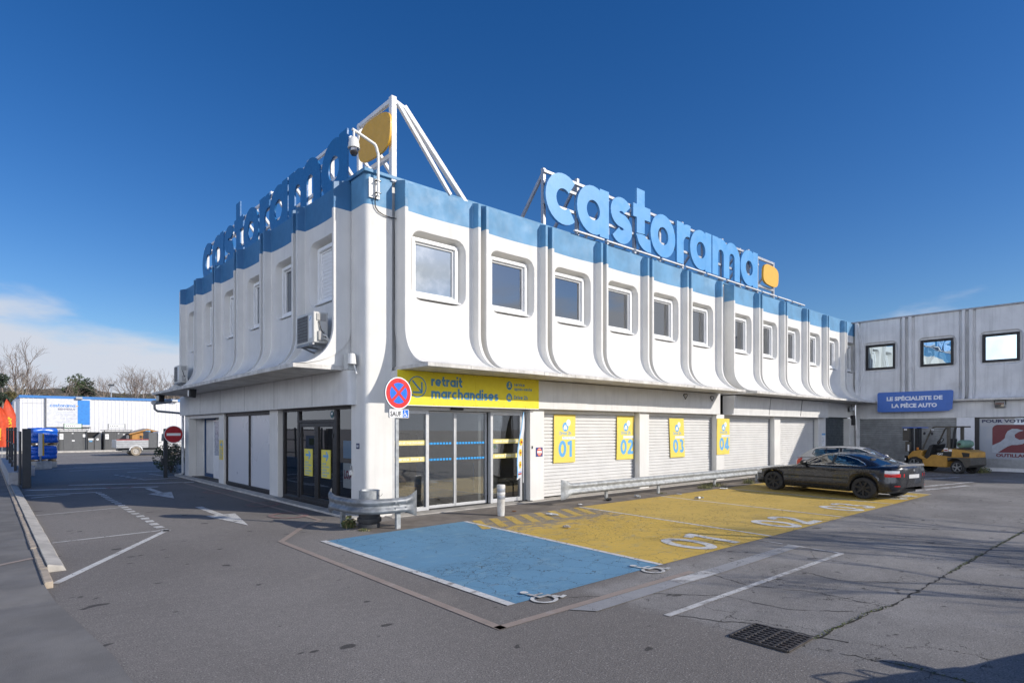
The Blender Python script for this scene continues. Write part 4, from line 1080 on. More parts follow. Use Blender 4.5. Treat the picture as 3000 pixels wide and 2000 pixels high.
# ------------------------------------------------------------------ roof signs
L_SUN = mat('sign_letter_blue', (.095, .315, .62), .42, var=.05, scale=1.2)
DOTY = mat('sign_dot_yellow', (.72, .40, .045), .45, var=.05)
SFR = mat('white_steel_frame', (.70, .71, .72), .5, var=.08, dirt=(.3, .3, .3), dirt_amt=.3)
SFG = mat('zinc_steel_frame', (.42, .43, .45), .45, metal=.4, var=.12)
LX = {0: ('c', 0.0), 1: ('a', 1.39), 2: ('s', 3.05), 3: ('t', 4.27), 4: ('o', 5.28), 5: ('r', 6.95), 6: ('a', 7.86), 7: ('m', 9.50), 8: ('a', 11.82)}
def roof_sign(name, label, fr, scale, depth, flip_letters=None, gal=SFG, masts=True, dot_x=13.95):
    """fr: Matrix from sign space (u along the text, d out of the face, v up) to the world"""
    t = thing(name, label, 'roof sign', fr.translation)
    rot = fr.to_euler(); t.rotation_euler = rot
    xh = 1.56 * scale
    fo = lambda u, v, d=0.: (u, -d, v)
    for k, (ch, x) in LX.items():
        b = MB(); b.use(flip_letters or L_SUN)
        f1 = lambda u, v, d=0., x=x: fo(u + x * scale, v, d)
        strokes(b, ch, f1, xh, w=.292, gap=0, depth=depth, eps=.0012)
        b.build('letter', t, smooth=35)
    b = MB(); b.use(DOTY); n = 40; pts = []
    for i in range(n):
        a = 2 * math.pi * i / n; c, s_ = math.cos(a), math.sin(a)
        x = .76 * abs(c) ** .62 * (1 if c > 0 else -1); z = .47 * abs(s_) ** .62 * (1 if s_ > 0 else -1)
        pts.append(((dot_x + .74 + x + z * .10) * scale, (.80 + z - x * .06) * scale))
    b.prism(pts, fo, 0, depth); b.build('dot', t, smooth=35)
    top = 1.60 * scale; back = .13
    us = [.12 + 1.50 * i for i in range(9)] + [12.9, 13.72, 15.34]
    for i, u in enumerate(us):
        u *= scale; hi = top + (.10 if i % 2 else .0)
        if i >= 10: hi = top * .98
        b = MB(); b.use(gal); b.bar((u, back, -.32), (u, back, hi), .11, .11, up=(1, 0, 0)); b.build('post', t, bevel=.006, seg=1)
        if i != 11 or masts:
            b = MB(); b.use(gal); b.bar((u + .07, back + .1, hi - .12), (u + .07, back + 1.65, -.30), .09, .09); b.build('brace', t, bevel=.006, seg=1)
    for z in (top * .93, top * .34, top * .72):
        b = MB(); b.use(gal); b.bar((.05 * scale, back - .08, z), (us[-2] * scale if z == top * .72 else us[9] * scale, back - .08, z), .07, .09, up=(0, 0, 1)); b.build('rail', t, bevel=.006, seg=1)
    for z in (top * .98 - .05, top * .16):
        b = MB(); b.use(gal); b.bar((us[-2] * scale - .06, back, z), (us[-1] * scale + .06, back, z), .09, .11, up=(0, 0, 1)); b.build('rail', t, bevel=.006, seg=1)
    return t
fr = Matrix.Translation((5.88, .06, 8.36))
roof_sign('roof_sign', 'light blue lettered sign with yellow dot on steel frame on sunlit roof edge', fr, 1.0, .09)
for i in range(11):   # light battens in front of the sunlit sign
    b = MB(); b.use(SFR); x0 = 7.0 + i * 1.55; b.box(x0, x0 + 1.42, -.19, -.11, 8.20, 8.255)
    b.use(SFG); b.bar((x0 + .3, -.10, 8.22), (x0 + .3, .1, 8.18), .04, .04); b.bar((x0 + 1.1, -.10, 8.22), (x0 + 1.1, .1, 8.18), .04, .04)
    o = b.build('light_batten', None, bevel=.012)
    tag(o, 'white light batten along the sunlit roof edge under the light blue sign', 'light', 'light battens under the roof sign')
fr2 = Matrix.Translation((.60, 16.05, 8.44)) @ Matrix.Rotation(-R(90), 4, 'Z')
L_SHADE = mat('shaded_blue_letter', (.014, .135, .345), .5, var=.05)  # darker copy of the letter blue, with the lane side's shade painted in
sg = roof_sign('roof_sign', 'shaded dark blue lettered sign with ochre dot on white steel frame over the lane', fr2, 1.045, .05, L_SHADE, gal=SFR, dot_x=14.02)
b = MB(); b.use(SFR); b.bar((15.34 * 1.045, .13, -.4), (15.34 * 1.045, .13, 1.66), .14, .14, up=(1, 0, 0)); b.build('mast', sg, bevel=.008)
b = MB(); b.use(SFR); b.bar((15.34 * 1.045, .2, 1.55), (15.34 * 1.045, .46, 1.47), .10, .12); b.bar((15.36 * 1.045, .42, 1.52), (15.36 * 1.045, 2.45, -.5), .13, .11); b.build('long_brace', sg, bevel=.008)

# ------------------------------------------------------------------ dome camera on the roof corner
t = thing('security_camera', 'white dome camera hanging from bent pole on blue roof corner', 'security camera', (.25, -.02, 7.55))
CAMW = mat('camera_white', (.72, .71, .67), .4, var=.05)
b = MB(); b.use(CAMW); b.box(-.19, .10, -.03, -.005, -.05, .42); b.build('base_plate', t, bevel=.01)
b = MB(); b.use(CAMW)
pth = [(0, -.12, -.02), (0, -.12, .98)] + [(-.02 - .14 * (1 - math.cos(R(a))), -.12, .98 + .22 * math.sin(R(a))) for a in range(10, 61, 10)] + [(-.42, -.12, 1.27), (-.66, -.13, 1.33)]
b.tube(pth, .034, 12); b.build('pole', t)
b = MB(); b.use(GREYSTEEL)
for z in (.05, .33):
    b = MB(); b.use(GREYSTEEL); b.box(-.06, .06, -.165, -.075, z, z + .015); b.box(-.06, -.045, -.165, -.031, z, z + .015); b.box(.045, .06, -.165, -.031, z, z + .015); b.build('clamp', t)
b = MB(); b.use(CAMW); b.tube([(-.62, -.13, 1.33), (-.62, -.13, 1.16)], .026, 10); b.lathe([(.03, 1.17), (.07, 1.15), (.105, 1.09), (.125, .99), (.125, .93), (.135, .925), (.135, .90), (.10, .89)], (-.62, -.13, 0), 20); b.build('camera_housing', t)
b = MB(); b.use(mirror_glass('dome_black', (.5, .5, .55), .25, (.01, .01, .012))); b.lathe([(.105, .90), (.105, .85), (.09, .79), (.055, .745), (0.0001, .735)], (-.62, -.13, 0), 20); b.build('dome', t)
b = MB(); b.use(BLKPL); b.tube([(-.03, -.10, .0), (-.04, -.04, -.12), (-.02, -.02, -.24), (.06, -.02, -.33), (.2, -.02, -.38), (.42, -.02, -.40), (.52, -.05, -.40)], .014, 6); b.build('cable', t)
b = MB(); b.use(CAMW); b.box(-.19, -.03, .14, .28, .60, .74); b.build('junction_box', t, bevel=.01)

# ------------------------------------------------------------------ signs and notices on the shop front
b = MB(); b.use(YEL)
b.box(.672, 3.0, -.305, -.283, 2.672, 3.50); b.box(3.004, 5.33, -.305, -.283, 2.672, 3.50)
b.use(PWHITE); b.box(.672, 5.33, -.303, -.285, 2.655, 2.672)
b.use(SBLUE); Y = -.3065
def ringp(b, f, r0, r1, n=40, k=0): b.grid([[f(r * math.cos(2 * math.pi * j / n), r * math.sin(2 * math.pi * j / n), k) for j in range(n)] for r in (r0, r1)], True)
def segp(b, f, p, q, w, k=0):
    p, q = Vector(p), Vector(q); d = (q - p).normalized(); nn = Vector((-d.y, d.x)) * w / 2
    b.poly([f(*v, k) for v in (p - nn, q - nn, q + nn, p + nn)])
f = onY(1.22, Y, 3.115); ringp(b, f, .262, .235); segp(b, f, (-.14, .15), (.125, -.125), .042, .0004); segp(b, f, (-.13, -.135), (.145, -.135), .042, .0008); segp(b, f, (.126, -.14), (.126, .12), .042, .0012)
s1 = .172; w1 = strokes_w('marchandises', .30, .085)
strokes(b, 'retrait', onY(1.62, Y, 3.155), s1 * 1.05, .30, .085, eps=.00025)
strokes(b, 'marchandises', onY(1.62, Y, 2.845), 2.17 / w1, .30, .085, eps=.00025)
for z in (3.285, 2.955):
    b.poly([onY(4.19, Y, z)(.105 * math.cos(R(a)), .118 * math.sin(R(a)), 0) for a in range(0, 360, 10)])
strokes(b, 'service', onY(4.37, Y, 3.28), .066, .26, .12, eps=.0002)
strokes(b, 'après-vente', onY(4.37, Y, 3.16), .066, .26, .12, eps=.0002)
strokes(b, 'Drive 2h', onY(4.37, Y, 2.915), .078, .26, .12, eps=.0002)
b.use(YEL); f = onY(4.19, Y - .0006, 3.285)
b.poly([f(*p, 0) for p in ((-.055, -.045), (.06, -.045), (.06, -.03), (-.055, -.03))]); b.poly([f(*p, 0) for p in ((-.02, -.028), (.045, -.028), (.03, .035), (-.005, .035))]); b.poly([f(.012 + .028 * math.cos(R(a)), .058 + .028 * math.sin(R(a)), .0003) for a in range(0, 360, 30)])
def car_icon(b, f, s):
    b.poly([f(u * s, v * s, 0) for u, v in ((-.5, -.34), (.5, -.34), (.5, .02), (.40, .12), (-.40, .12), (-.5, .02))])
    b.poly([f(u * s, v * s, .0003) for u, v in ((-.36, .12), (.36, .12), (.26, .46), (-.26, .46))])
    for x in (-.44, .26): b.poly([f((x + u) * s, v * s, .0006) for u, v in ((0, -.48), (.18, -.48), (.18, -.33), (0, -.33))])
car_icon(b, onY(4.19, Y - .0006, 2.955), .12)
b.use(SBLUE); f = onY(4.19, Y - .0015, 2.955); b.poly([f(u * .12, v * .12, 0) for u, v in ((-.27, .14), (.27, .14), (.19, .38), (-.19, .38))])
b.use(DKMET)
for x in (.9, 1.7, 2.6, 2.95, 3.06, 4.0, 4.8, 5.25):
    for z in (2.70, 3.47): b.disc((x, Y - .0004, z), .010, 8)
tag(b.build('shop_sign', None, smooth=0), 'yellow sign reading retrait marchandises over the glazed entrance', 'sign')

def drive_poster(num, x0, x1, z0, z1, y, skew, label):
    b = MB(); W_ = x1 - x0; H_ = z1 - z0
    def f(u, v, d=0.):  # sheet of card, a little warped and out of plumb
        return (x0 + u + skew * (v - H_) , y - d - .012 * math.sin(u / W_ * 3.1 + num) * math.sin(v / H_ * 3.1), z0 + v)
    b.use(YEL2); n = 8
    for d0 in (0, -.02): b.grid([[f(W_ * i / n, H_ * j / n, d0) for i in range(n + 1)] for j in range(n + 1)])
    edge = [(W_ * i / n, 0) for i in range(n + 1)] + [(W_, H_ * j / n) for j in range(1, n + 1)] + [(W_ * i / n, H_) for i in range(n - 1, -1, -1)] + [(0, H_ * j / n) for j in range(n - 1, 0, -1)]
    b.grid([[f(u, v, 0) for u, v in edge], [f(u, v, -.02) for u, v in edge]], True)
    g_ = lambda du, dv, k=.0015: (lambda u, v, d=0.: f(u + du, v + dv, d + k))
    c = W_ * .52
    b.use(PBLUE); b.poly([g_(c, H_ * .745)(.138 * math.cos(R(a)), .145 * math.sin(R(a))) for a in range(0, 360, 10)])
    w_ = strokes_w('Drive 2h', .2, .12); strokes(b, 'Drive 2h', g_(W_ * .24, H_ * .575), W_ * .56 / w_, .2, .12, eps=.0002)
    t_ = '0%d' % num; w_ = strokes_w(t_, .30, .14); strokes(b, t_, g_(W_ * .20, H_ * .115), .515 / 1.4, .30, .14, eps=.0002)
    b.use(PWHITE); car_icon(b, g_(c - .01, H_ * .735, .003), .15)
    b.poly([g_(W_ * .66, H_ * .835, .0035)(.098 * math.cos(R(a)), .102 * math.sin(R(a))) for a in range(0, 360, 12)])
    b.poly([g_(0, 0, .003)(*p) for p in ((W_ * .36, H_ * .485), (W_ * .99, H_ * .485), (W_ * .99, H_ * .545), (W_ * .36, H_ * .545))])
    b.use(PBLUE)
    for k, tx in enumerate(('AVEC', 'OU SANS', 'RDV')): letter(b, tx, g_(W_ * .66, H_ * .857 - k * .045, .0045), .026, None, 'C', .02)
    for k, tx in enumerate(('MERCI DE VOUS PRESENTER', 'AU RETRAIT MARCHANDISE')): letter(b, tx, g_(W_ * .38, H_ * .52 - k * .04, .0045), .026, W_ * .58, 'L', .01)
    tag(b.build('poster', None, smooth=30), label, 'poster', 'numbered yellow posters on the shutters')
drive_poster(1, 6.33, 7.29, 1.05, 2.53, .055, .012, 'yellow poster numbered 01 hung on the first white shutter')
drive_poster(2, 9.37, 10.32, 1.05, 2.53, .055, .015, 'yellow poster numbered 02 hung on the first white shutter')
drive_poster(3, 12.46, 13.42, 1.02, 2.49, .055, -.06, 'tilted yellow poster numbered 03 hung on the second white shutter')
drive_poster(4, 15.48, 16.45, 1.05, 2.51, -.19, .012, 'yellow poster numbered 04 hung across a white pillar')
b = MB(); b.use(mat('notice_navy', (.02, .04, .20), .5)); b.box(5.36, 5.62, -.165, -.153, 1.29, 1.55); b.use(mat('notice_orange', (.70, .10, .02), .5)); b.poly([onY(5.49, -.166, 1.42)(.10 * math.cos(R(a)), .12 * math.sin(R(a)), 0) for a in range(0, 360, 12)])
b.use(PWHITE); b.box(5.40, 5.58, -.1685, -.1670, 1.385, 1.45); b.box(5.44, 5.54, -.1685, -.1670, 1.34, 1.355); b.box(5.44, 5.54, -.1685, -.1670, 1.49, 1.505)
tag(b.build('wall_notice', None, smooth=0), 'small navy notice with orange disc on pillar right of the entrance', 'notice')
b = MB(); b.use(YEL2); b.box(-.012, -.002, 11.03, 11.50, .94, 1.67); b.use(PBLUE); fo = onX(-.0126, 11.50, 0)
segp(b, fo, (.10, 1.50), (.36, 1.50), .06); segp(b, fo, (.27, 1.61), (.38, 1.49), .055, .0004); segp(b, fo, (.27, 1.39), (.38, 1.51), .055, .0008)
for tx, z in (('retrait', 1.28), ('marchandises', 1.22), ('service', 1.14), ('après-vente', 1.08), ('Drive 2h', 1.0)): strokes(b, tx, onX(-.0126, 11.45, z), min(.042, .38 / strokes_w(tx, .22, .1)), .22, .1, eps=.0001)
tag(b.build('poster', None, smooth=0), 'yellow arrow poster on the shaded pillar beside the service door', 'poster')
b = MB(); b.use(mat('plate_navy', (.02, .035, .10), .5)); b.box(-.012, -.002, .30, .45, 1.62, 1.75); b.use(PWHITE); letter(b, '165', onX(-.0128, .43, 1.66), .055, .105, 'L', .03)
tag(b.build('number_plate', None, smooth=0), 'small navy house number plate on shaded side of corner column', 'number plate')
b = MB(); b.use(CAMW); b.box(-.07, -.002, .64, .72, .98, 1.10); b.use(GREYSTEEL); b.box(-.05, -.003, .67, .71, 1.11, 1.20)
tag(b.build('key_switch', None, bevel=.008), 'small white key switch box on shaded column edge by glass door', 'switch')
b = MB(); b.use(BLKPL); b.box(5.19, 5.22, -.175, -.151, 1.52, 1.60); tag(b.build('intercom', None, bevel=.004), 'tiny black intercom on pillar between entrance and navy notice', 'intercom')
# siren and its box on the corner column
t = thing('alarm_siren', 'white alarm siren and grey box high on shaded corner column', 'alarm', (-.002, .47, 3.6))
b = MB(); b.use(mat('box_grey', (.50, .52, .52), .5)); b.box(-.22, 0, -.02, .22, -.10, .28); b.build('box', t, bevel=.012)
b = MB(); b.use(CAMW); b.lathe([(.06, .01), (.105, .02), (.10, .06), (.085, .20), (.07, .25), (.03, .275)], (-.17, -.13, 0), 18); b.build('siren', t)
b = MB(); b.use(CAMW); b.tube([(-.12, -.14, .0), (-.09, -.17, -.12), (-.10, -.22, -.22)], .02, 8); b.build('cable', t)
# air conditioners
def aircon(loc, rz, label, w=1.0, h=.74, d=.36):
    t = thing('air_conditioner', label, 'air conditioner', loc, rz, 'air conditioners on the shaded front')
    ACW = mat('aircon_casing', (.58, .57, .53), .45, var=.05)
    b = MB(); b.use(ACW); b.box(0, w, -d, 0, 0, h); b.build('casing', t, bevel=.02)
    b = MB(); b.use(mat('aircon_grille', (.11, .10, .09), .6, var=.2)); b.box(.04, w * .66, -d - .006, -d - .001, .05, h - .06); b.use(GREYSTEEL)
    for i in range(9): b.box(.04, w * .66, -d - .014, -d - .007, .07 + i * (h - .14) / 8, .078 + i * (h - .14) / 8)
    for i in range(8): b.box(.06 + i * (w * .6) / 7, .066 + i * (w * .6) / 7, -d - .020, -d - .015, .05, h - .06)
    b.build('grille', t, smooth=0)
    b = MB(); b.use(PWHITE); b.box(w * .74, w * .90, -d - .004, -d - .001, .12, h - .08); b.use(PBLUE); b.poly([(w * .76, -d - .006, h - .20), (w * .86, -d - .006, h - .10), (w * .89, -d - .006, h - .10), (w * .80, -d - .006, h - .20)]); b.build('label_plate', t, smooth=0)
    b = MB(); b.use(mat('aircon_cover', (.36, .35, .33), .5)); b.box(w + .001, w + .02, -d + .07, -.06, h * .72, h - .04); b.build('side_cover', t, bevel=.006)
    b = MB(); b.use(MATS['aircon_cover']); b.box(w + .001, w + .045, -d + .10, -.10, .05, .28); b.build('pipe_cover', t, bevel=.012)
    b = MB(); b.use(BLKPL); b.tube([(w + .02, -d + .12, h * .70), (w + .04, -d + .16, h * .45), (w + .05, -.08, h * .18), (w + .06, .0, .0), (w + .05, .06, -.12)], .012, 6); b.build('cable', t)
    b = MB(); b.use(ACW); b.tube([(w + .04, -.14, .20), (w + .10, -.08, .16), (w + .11, .0, .02), (w + .1, .1, -.12)], .022, 8); b.tube([(w + .04, -.12, .12), (w + .08, -.05, .08), (w + .085, .02, -.04), (w + .08, .1, -.16)], .02, 8); b.build('hose', t)
    for x in (.16, w - .2):
        b = MB(); b.use(GREYSTEEL); b.bar((x, -d - .04, -.03), (x, .18, -.03), .05, .05); b.bar((x, -d + .05, -.04), (x, .2, -.22), .04, .04); b.build('bracket', t, bevel=.004)
    b = MB(); b.use(GREYSTEEL); b.box(.02, w - .02, -d - .02, -d + .03, -.055, -.003); b.build('tray', t, bevel=.004)
    return t
aircon((-.42, 2.10, 4.16), -R(90), 'large grey air conditioner below the window with white roller blind')
aircon((-.42, 15.20, 3.98), -R(90), 'distant small air conditioner at the far end of the shaded front', .82, .70, .32)
flood('floodlight', (-1.15, 10.6, 3.36), -R(90), 'small dark floodlight under the shaded canopy above the service door side', .55, BLKPL)
flood('floodlight', (-1.2, 15.4, 3.36), -R(70), 'small dark floodlight under the far end of the shaded canopy', .55, BLKPL)
for x, z in ((12.9, 3.40), (14.8, 3.38)):
    b = MB(); b.use(DKMET); b.tube([(x, -.285, z)] + [(x + .10 * math.sin(R(a)) + .03, -.33 - .03 * math.sin(R(a * 2)), z - .10 + .10 * math.cos(R(a))) for a in range(20, 340, 20)] + [(x + .02, -.30, z - .05)], .012, 6)
    tag(b.build('loose_cable', None), 'coiled black cable on the white fascia %s' % ('above poster numbered 03' if x < 14 else 'closer to poster numbered 04'), 'cable')
# things seen inside the entrance
t = thing('television', 'black television on wall arm seen through the entrance glass', 'television', (2.3, 4.0, 2.5))
b = MB(); b.use(BLKPL); b.box(-.45, .45, -.05, .02, -.30, .30); b.build('screen', t, bevel=.01)
b = MB(); b.use(GREYSTEEL); b.box(.0, .08, .03, .6, -.05, .05); b.build('wall_arm', t)
def wicker(loc, rz, label, m):
    t = thing('wicker_chair', label, 'chair', loc, rz, 'wicker chairs inside')
    b = MB(); b.use(m)
    for i in range(26):
        a = R(180 * i / 25); c, s_ = math.cos(a), math.sin(a)
        b.tube([(.28 * c, .24 * s_, .42), (.34 * c, .30 * s_, .62), (.36 * c, .34 * s_, .66 + .22 * s_)], .008, 5)
    b.tube([(.36 * math.cos(R(a)), .34 * math.sin(R(a)), .66 + .22 * math.sin(R(a))) for a in range(0, 181, 10)], .016, 6)
    b.build('backrest', t)
    b = MB(); b.use(m)
    b.lathe([(.30, .40), (.32, .43), (.28, .45), (.0001, .45)], (0, 0, 0), 20); b.build('seat', t)
    for x, y in ((-.2, -.2), (.2, -.2), (-.2, .2), (.2, .2)):
        b = MB(); b.use(DKMET); b.tube([(x, y, .42), (x * 1.35, y * 1.35, 0)], .012, 6); b.build('leg', t)
RAT = mat('rattan', (.30, .18, .09), .6, var=.3, scale=20)
wicker((1.6, 2.35, .03), R(200), 'light rattan chair behind the right leaf of the dark glass door', RAT)
wicker((1.9, 3.6, .03), R(150), 'dark rattan chair behind the left leaf of the dark glass door', mat('dark_rattan', (.10, .07, .05), .6, var=.3, scale=20))
wicker((2.1, 1.7, .03), R(60), 'rattan chair in the dim room behind the sliding doors', RAT)
# ------------------------------------------------------------------ street furniture
GALV = mat('galvanised_steel', (.36, .375, .38), .55, metal=.25, var=.28, scale=7, dirt=(.17, .165, .15), dirt_amt=.45, dirt_lo=.52, bump=.06, bscale=30)
GALV2 = mat('scuffed_galvanised_steel', (.235, .25, .265), .5, metal=.3, var=.35, scale=5, dirt=(.50, .47, .42), dirt_amt=.6, dirt_lo=.60, bump=.1, bscale=25)
def resample(path, step, closed=False):
    P = [Vector(p) for p in path]; out = []
    for i in range(len(P) - 1):
        n = max(1, int((P[i + 1] - P[i]).length / step)); out += [P[i].lerp(P[i + 1], k / n) for k in range(n)]
    return out + [P[-1]]
PROF = [(.0, -.158), (.025, -.150), (.078, -.118), (.085, -.09), (.078, -.062), (.024, -.022), (.018, 0), (.024, .022), (.078, .062), (.085, .09), (.078, .118), (.025, .150), (.0, .158)]
def wbeam(b, path, zc, flare=(1, 1), th=.008):
    """corrugated two-wave crash barrier along a ground path; the waves face the path's right hand side"""
    n = len(path); L = [0.]
    for i in range(n - 1): L.append(L[-1] + (path[i + 1] - path[i]).length)
    rows = []
    for i, p in enumerate(path):
        d = (path[min(i + 1, n - 1)] - path[max(i - 1, 0)]).normalized(); nn = Vector((d.y, -d.x, 0))
        e = 0.
        for k, dist in ((0, L[i]), (1, L[-1] - L[i])):
            if flare[k]: e = max(e, 1 - min(1, dist / .42))
        e = e * e * (3 - 2 * e)
        rows.append([(p + nn * (o * (1 - e) + .09 * e) + Vector((0, 0, zc + z * (1 + .75 * e)))) for o, z in PROF])
    b.grid(rows)
    b.grid([[q - Vector((0, 0, 0)) + (Vector((path[min(i + 1, n - 1)] - path[max(i - 1, 0)])).normalized().cross(Vector((0, 0, 1))) * -th) for q in r] for i, r in enumerate(rows)])
def barrier(name, label, path, zc, posts, joints, m, flare=(1, 1), curl=None):
    base = Vector((posts[0][0], posts[0][1], 0))
    t = thing(name, label, 'crash barrier', base)
    b = MB(); b.use(m); P = [p - base for p in resample(path, .06)]
    wbeam(b, P, zc, flare); b.build('beam', t, smooth=50)
    for x, y in posts:
        b = MB(); b.use(GALV); q = Vector((x, y, 0)) - base; b.box(q.x - .05, q.x + .05, q.y - .03, q.y + .03, -.05, zc - .0); b.build('post', t, bevel=.006)
    for (x, y, z, ax) in joints:
        b = MB(); b.use(GREYSTEEL); q = Vector((x, y, z)) - base; b.lathe([(.018, 0), (.018, .016), (.012, .02)], tuple(q), 8, ax); b.build('bolt', t)
    return t
# barrier in front of the shutters
pts = [(5.12, -1.36, 0), (5.2, -1.42, 0), (5.7, -1.44, 0), (18.6, -1.44, 0)]
jt = [(x + dx, -1.47 + 0, .44 + dz, 'y') for x in (6.9, 9.2, 13.1) for dx in (-.12, .12) for dz in (-.0,)]
barrier('crash_barrier', 'long galvanised crash barrier standing in front of the white shutters', pts, .435, [(7.07, -1.36), (9.7, -1.36), (13.2, -1.36), (16.4, -1.36)], jt, GALV, (1, 0))
pts = [(-.80, -.12, 0), (-.93, -.24, 0), (-1.0, -.60, 0), (-1.0, -1.15, 0), (-.97, -1.42, 0), (-.86, -1.62, 0), (-.66, -1.74, 0), (-.40, -1.79, 0), (-.05, -1.80, 0), (.10, -1.78, 0), (.26, -1.62, 0)]
barrier('crash_barrier', 'short scuffed crash barrier bent around the corner column', pts, .505, [(-.86, -.62), (-.16, -1.72)], [(-.30, -1.885, .46, 'y'), (-.05, -1.885, .46, 'y'), (-.30, -1.885, .58, 'y'), (-.05, -1.885, .58, 'y'), (-.18, -1.83, .52, 'y')], GALV2, (1, 1))
# bin behind it
t = thing('ash_bin', 'galvanised round bin on a black rubber base beside corner column', 'bin', (-.50, -1.12, 0))
b = MB(); b.use(mat('black_rubber', (.045, .046, .05), .65, var=.2)); b.lathe([(.21, 0), (.23, .01), (.23, .09), (.215, .105), (.215, .12), (.25, .125), (.255, .135), (.255, .205), (.245, .215), (.225, .22), (.225, .29), (.21, .30)], (0, 0, 0), 32); b.build('rubber_base', t)
b = MB(); b.use(GALV); b.lathe([(.215, .30), (.215, .60), (.222, .605), (.215, .61), (.215, .775), (.222, .78), (.222, .79), (.21, .79), (.205, .78), (.205, .5), (.0001, .5)], (0, 0, 0), 36); b.build('drum', t, recalc=False)
b = MB(); b.use(DKMET); b.tube([(.16 + .05 * math.cos(R(a)), -.165 + .045 * math.cos(R(a)) * 0 - .01, .74 + .05 * math.sin(R(a)) - .02) for a in range(180, 361, 20)], .004, 5); b.build('handle', t)
# no stopping sign
t = thing('road_sign', 'round no stopping sign with SAUF wheelchair plate on galvanised post', 'road sign', (-.18, -1.71, 0))
b = MB(); b.use(GALV); b.box(-.04, .04, -.02, .02, -.05, 3.1); b.build('post', t, bevel=.008)
face = Vector((-6.637 + .18, -12.616 + 1.71, 0)).normalized(); ang = math.atan2(face.y, face.x) + R(90) + R(36)
RM = Matrix.Rotation(ang, 4, 'Z')
RED = mat('sign_red', (.62, .03, .03), .35, var=.04); RBLUE = mat('sign_bright_blue', (.015, .16, .75), .35, var=.04); SBACK = mat('sign_back_grey', (.32, .33, .34), .5, metal=.4)
def fsign(zc): return lambda u, v, d=0.: tuple(RM @ Vector((u, -.06 - d, zc + v)))
f = fsign(2.84); b = MB(); circ = lambda r, n=48: [(r * math.cos(2 * math.pi * k / n), r * math.sin(2 * math.pi * k / n)) for k in range(n)]
b.use(SBACK); b.prism(circ(.335), f, -.03, 0)
b.use(PWHITE); b.poly([f(u, v, .0015) for u, v in circ(.335)])
b.use(RED); b.poly([f(u, v, .003) for u, v in circ(.312)])
b.use(RBLUE)
for q in range(4):
    a0 = 45 + 90 * q; h = .032; rr = .218; da = math.degrees(math.asin(h / rr))
    P = [(h * math.sqrt(2) * math.cos(R(a0 + 45)), h * math.sqrt(2) * math.sin(R(a0 + 45)))] + [(rr * math.cos(R(a)), rr * math.sin(R(a))) for a in [a0 + da + (90 - 2 * da) * k / 12 for k in range(13)]]
    b.poly([f(u, v, .0045) for u, v in P])
b.build('disc', t, smooth=30)
f = fsign(2.415); b = MB(); rr_ = [(p[0], p[1]) for sd in rrect(.015, 0, .50, .185, .025, 4) for p in sd[:-1]]
b.use(SBACK); b.prism(rr_, f, -.03, 0); b.use(PWHITE); b.poly([f(u, v, .0015) for u, v in rr_]); b.use(PBLACK)
b.poly([f(u * .97 + .0005, v * .94, .002) for u, v in rr_]); b.use(PWHITE); b.poly([f(u * .955 + .0007, v * .90, .0025) for u, v in rr_])
b.use(PBLACK); letter(b, 'SAUF', lambda u, v, d: f(u - .21, v - .055, d + .0035), .105, .27, 'L', .032)
b.use(RBLUE); b.poly([f(u, v, .0035) for u, v in ((.10, -.078), (.245, -.078), (.245, .078), (.10, .078))])
b.use(PWHITE); wheelchair(b, lambda u, v, d=0.: f(u + .11, v - .065, d * .1 + .0045), .125)
b.build('plate', t, smooth=0)
# white flexible bollard
t = thing('bollard', 'white bollard with grey bands standing before the sliding doors', 'bollard', (2.68, -1.72, 0))
BOLW = mat('dirty_white_rubber', (.60, .59, .56), .6, var=.15, scale=9, dirt=(.30, .28, .25), dirt_amt=.5)
b = MB(); b.use(BOLW); b.lathe([(.082, 0), (.085, .05), (.092, .10), (.094, .40), (.098, .405), (.098, .50), (.102, .505), (.102, .56), (.098, .565), (.098, .66), (.104, .665), (.104, .73), (.095, .75), (.0001, .755)], (0, 0, 0), 24); b.build('body', t)
for z in (.40, .567):
    b = MB(); b.use(mat('reflective_grey', (.33, .35, .38), .35, metal=.2)); b.lathe([(.0985, z + .008), (.1005, z + .012), (.1005, z + .088), (.0985, z + .092)], (0, 0, 0), 24); b.build('band', t)
for k in range(6):
    pass
# feather banner by the entrance
t = thing('feather_banner', 'white feather banner with yellow hexagons beside the entrance right side', 'banner', (4.90, -.10, 0))
b = MB(); b.use(BLKPL); b.bar((-.25, -.1, .03), (.25, .1, .03), .03, .03); b.bar((-.2, .18, .03), (.2, -.18, .03), .03, .03); b.tube([(0, 0, 0), (0, 0, .55)], .018, 8); b.build('foot', t)
b = MB(); b.use(mat('white_pole', (.6, .6, .6), .4)); b.tube([(0, 0, .5), (.0, 0, 1.5), (-.01, 0, 2.2), (-.05, 0, 2.56)], .013, 8); b.build('pole', t)
FAB = mat('white_banner_cloth', (.64, .65, .68), .7, var=.06)
b = MB(); rows = []; n = 26
def bf(u, z): return (-.01 - u * 1.0, .05 * math.sin(u * 9 + z * 2.0) + .02 * math.sin(z * 5) - u * .25, z)
def bw(z): return .36 * min(1., max(.02, (2.60 - z) / 1.5)) ** .75 if z > 1.1 else .36
for i in range(n + 1):
    z = .72 + (2.58 - .72) * i / n; rows.append([bf(bw(z) * j / 8, z - .06 * j / 8 * (i < 2)) for j in range(9)])
b.use(FAB); b.grid(rows)
b.use(mat('banner_yellow', (.75, .55, .02), .6))
for z in (1.72, 1.42, 1.08):
    u0 = .5 * bw(z); P = [(u0 + .095 * math.cos(R(a)), z + .11 * math.sin(R(a))) for a in range(0, 360, 60)]
    b.poly([(bf(u, q)[0], bf(u, q)[1] - .012, q) for u, q in P])
b.use(mat('banner_red', (.45, .02, .03), .6))
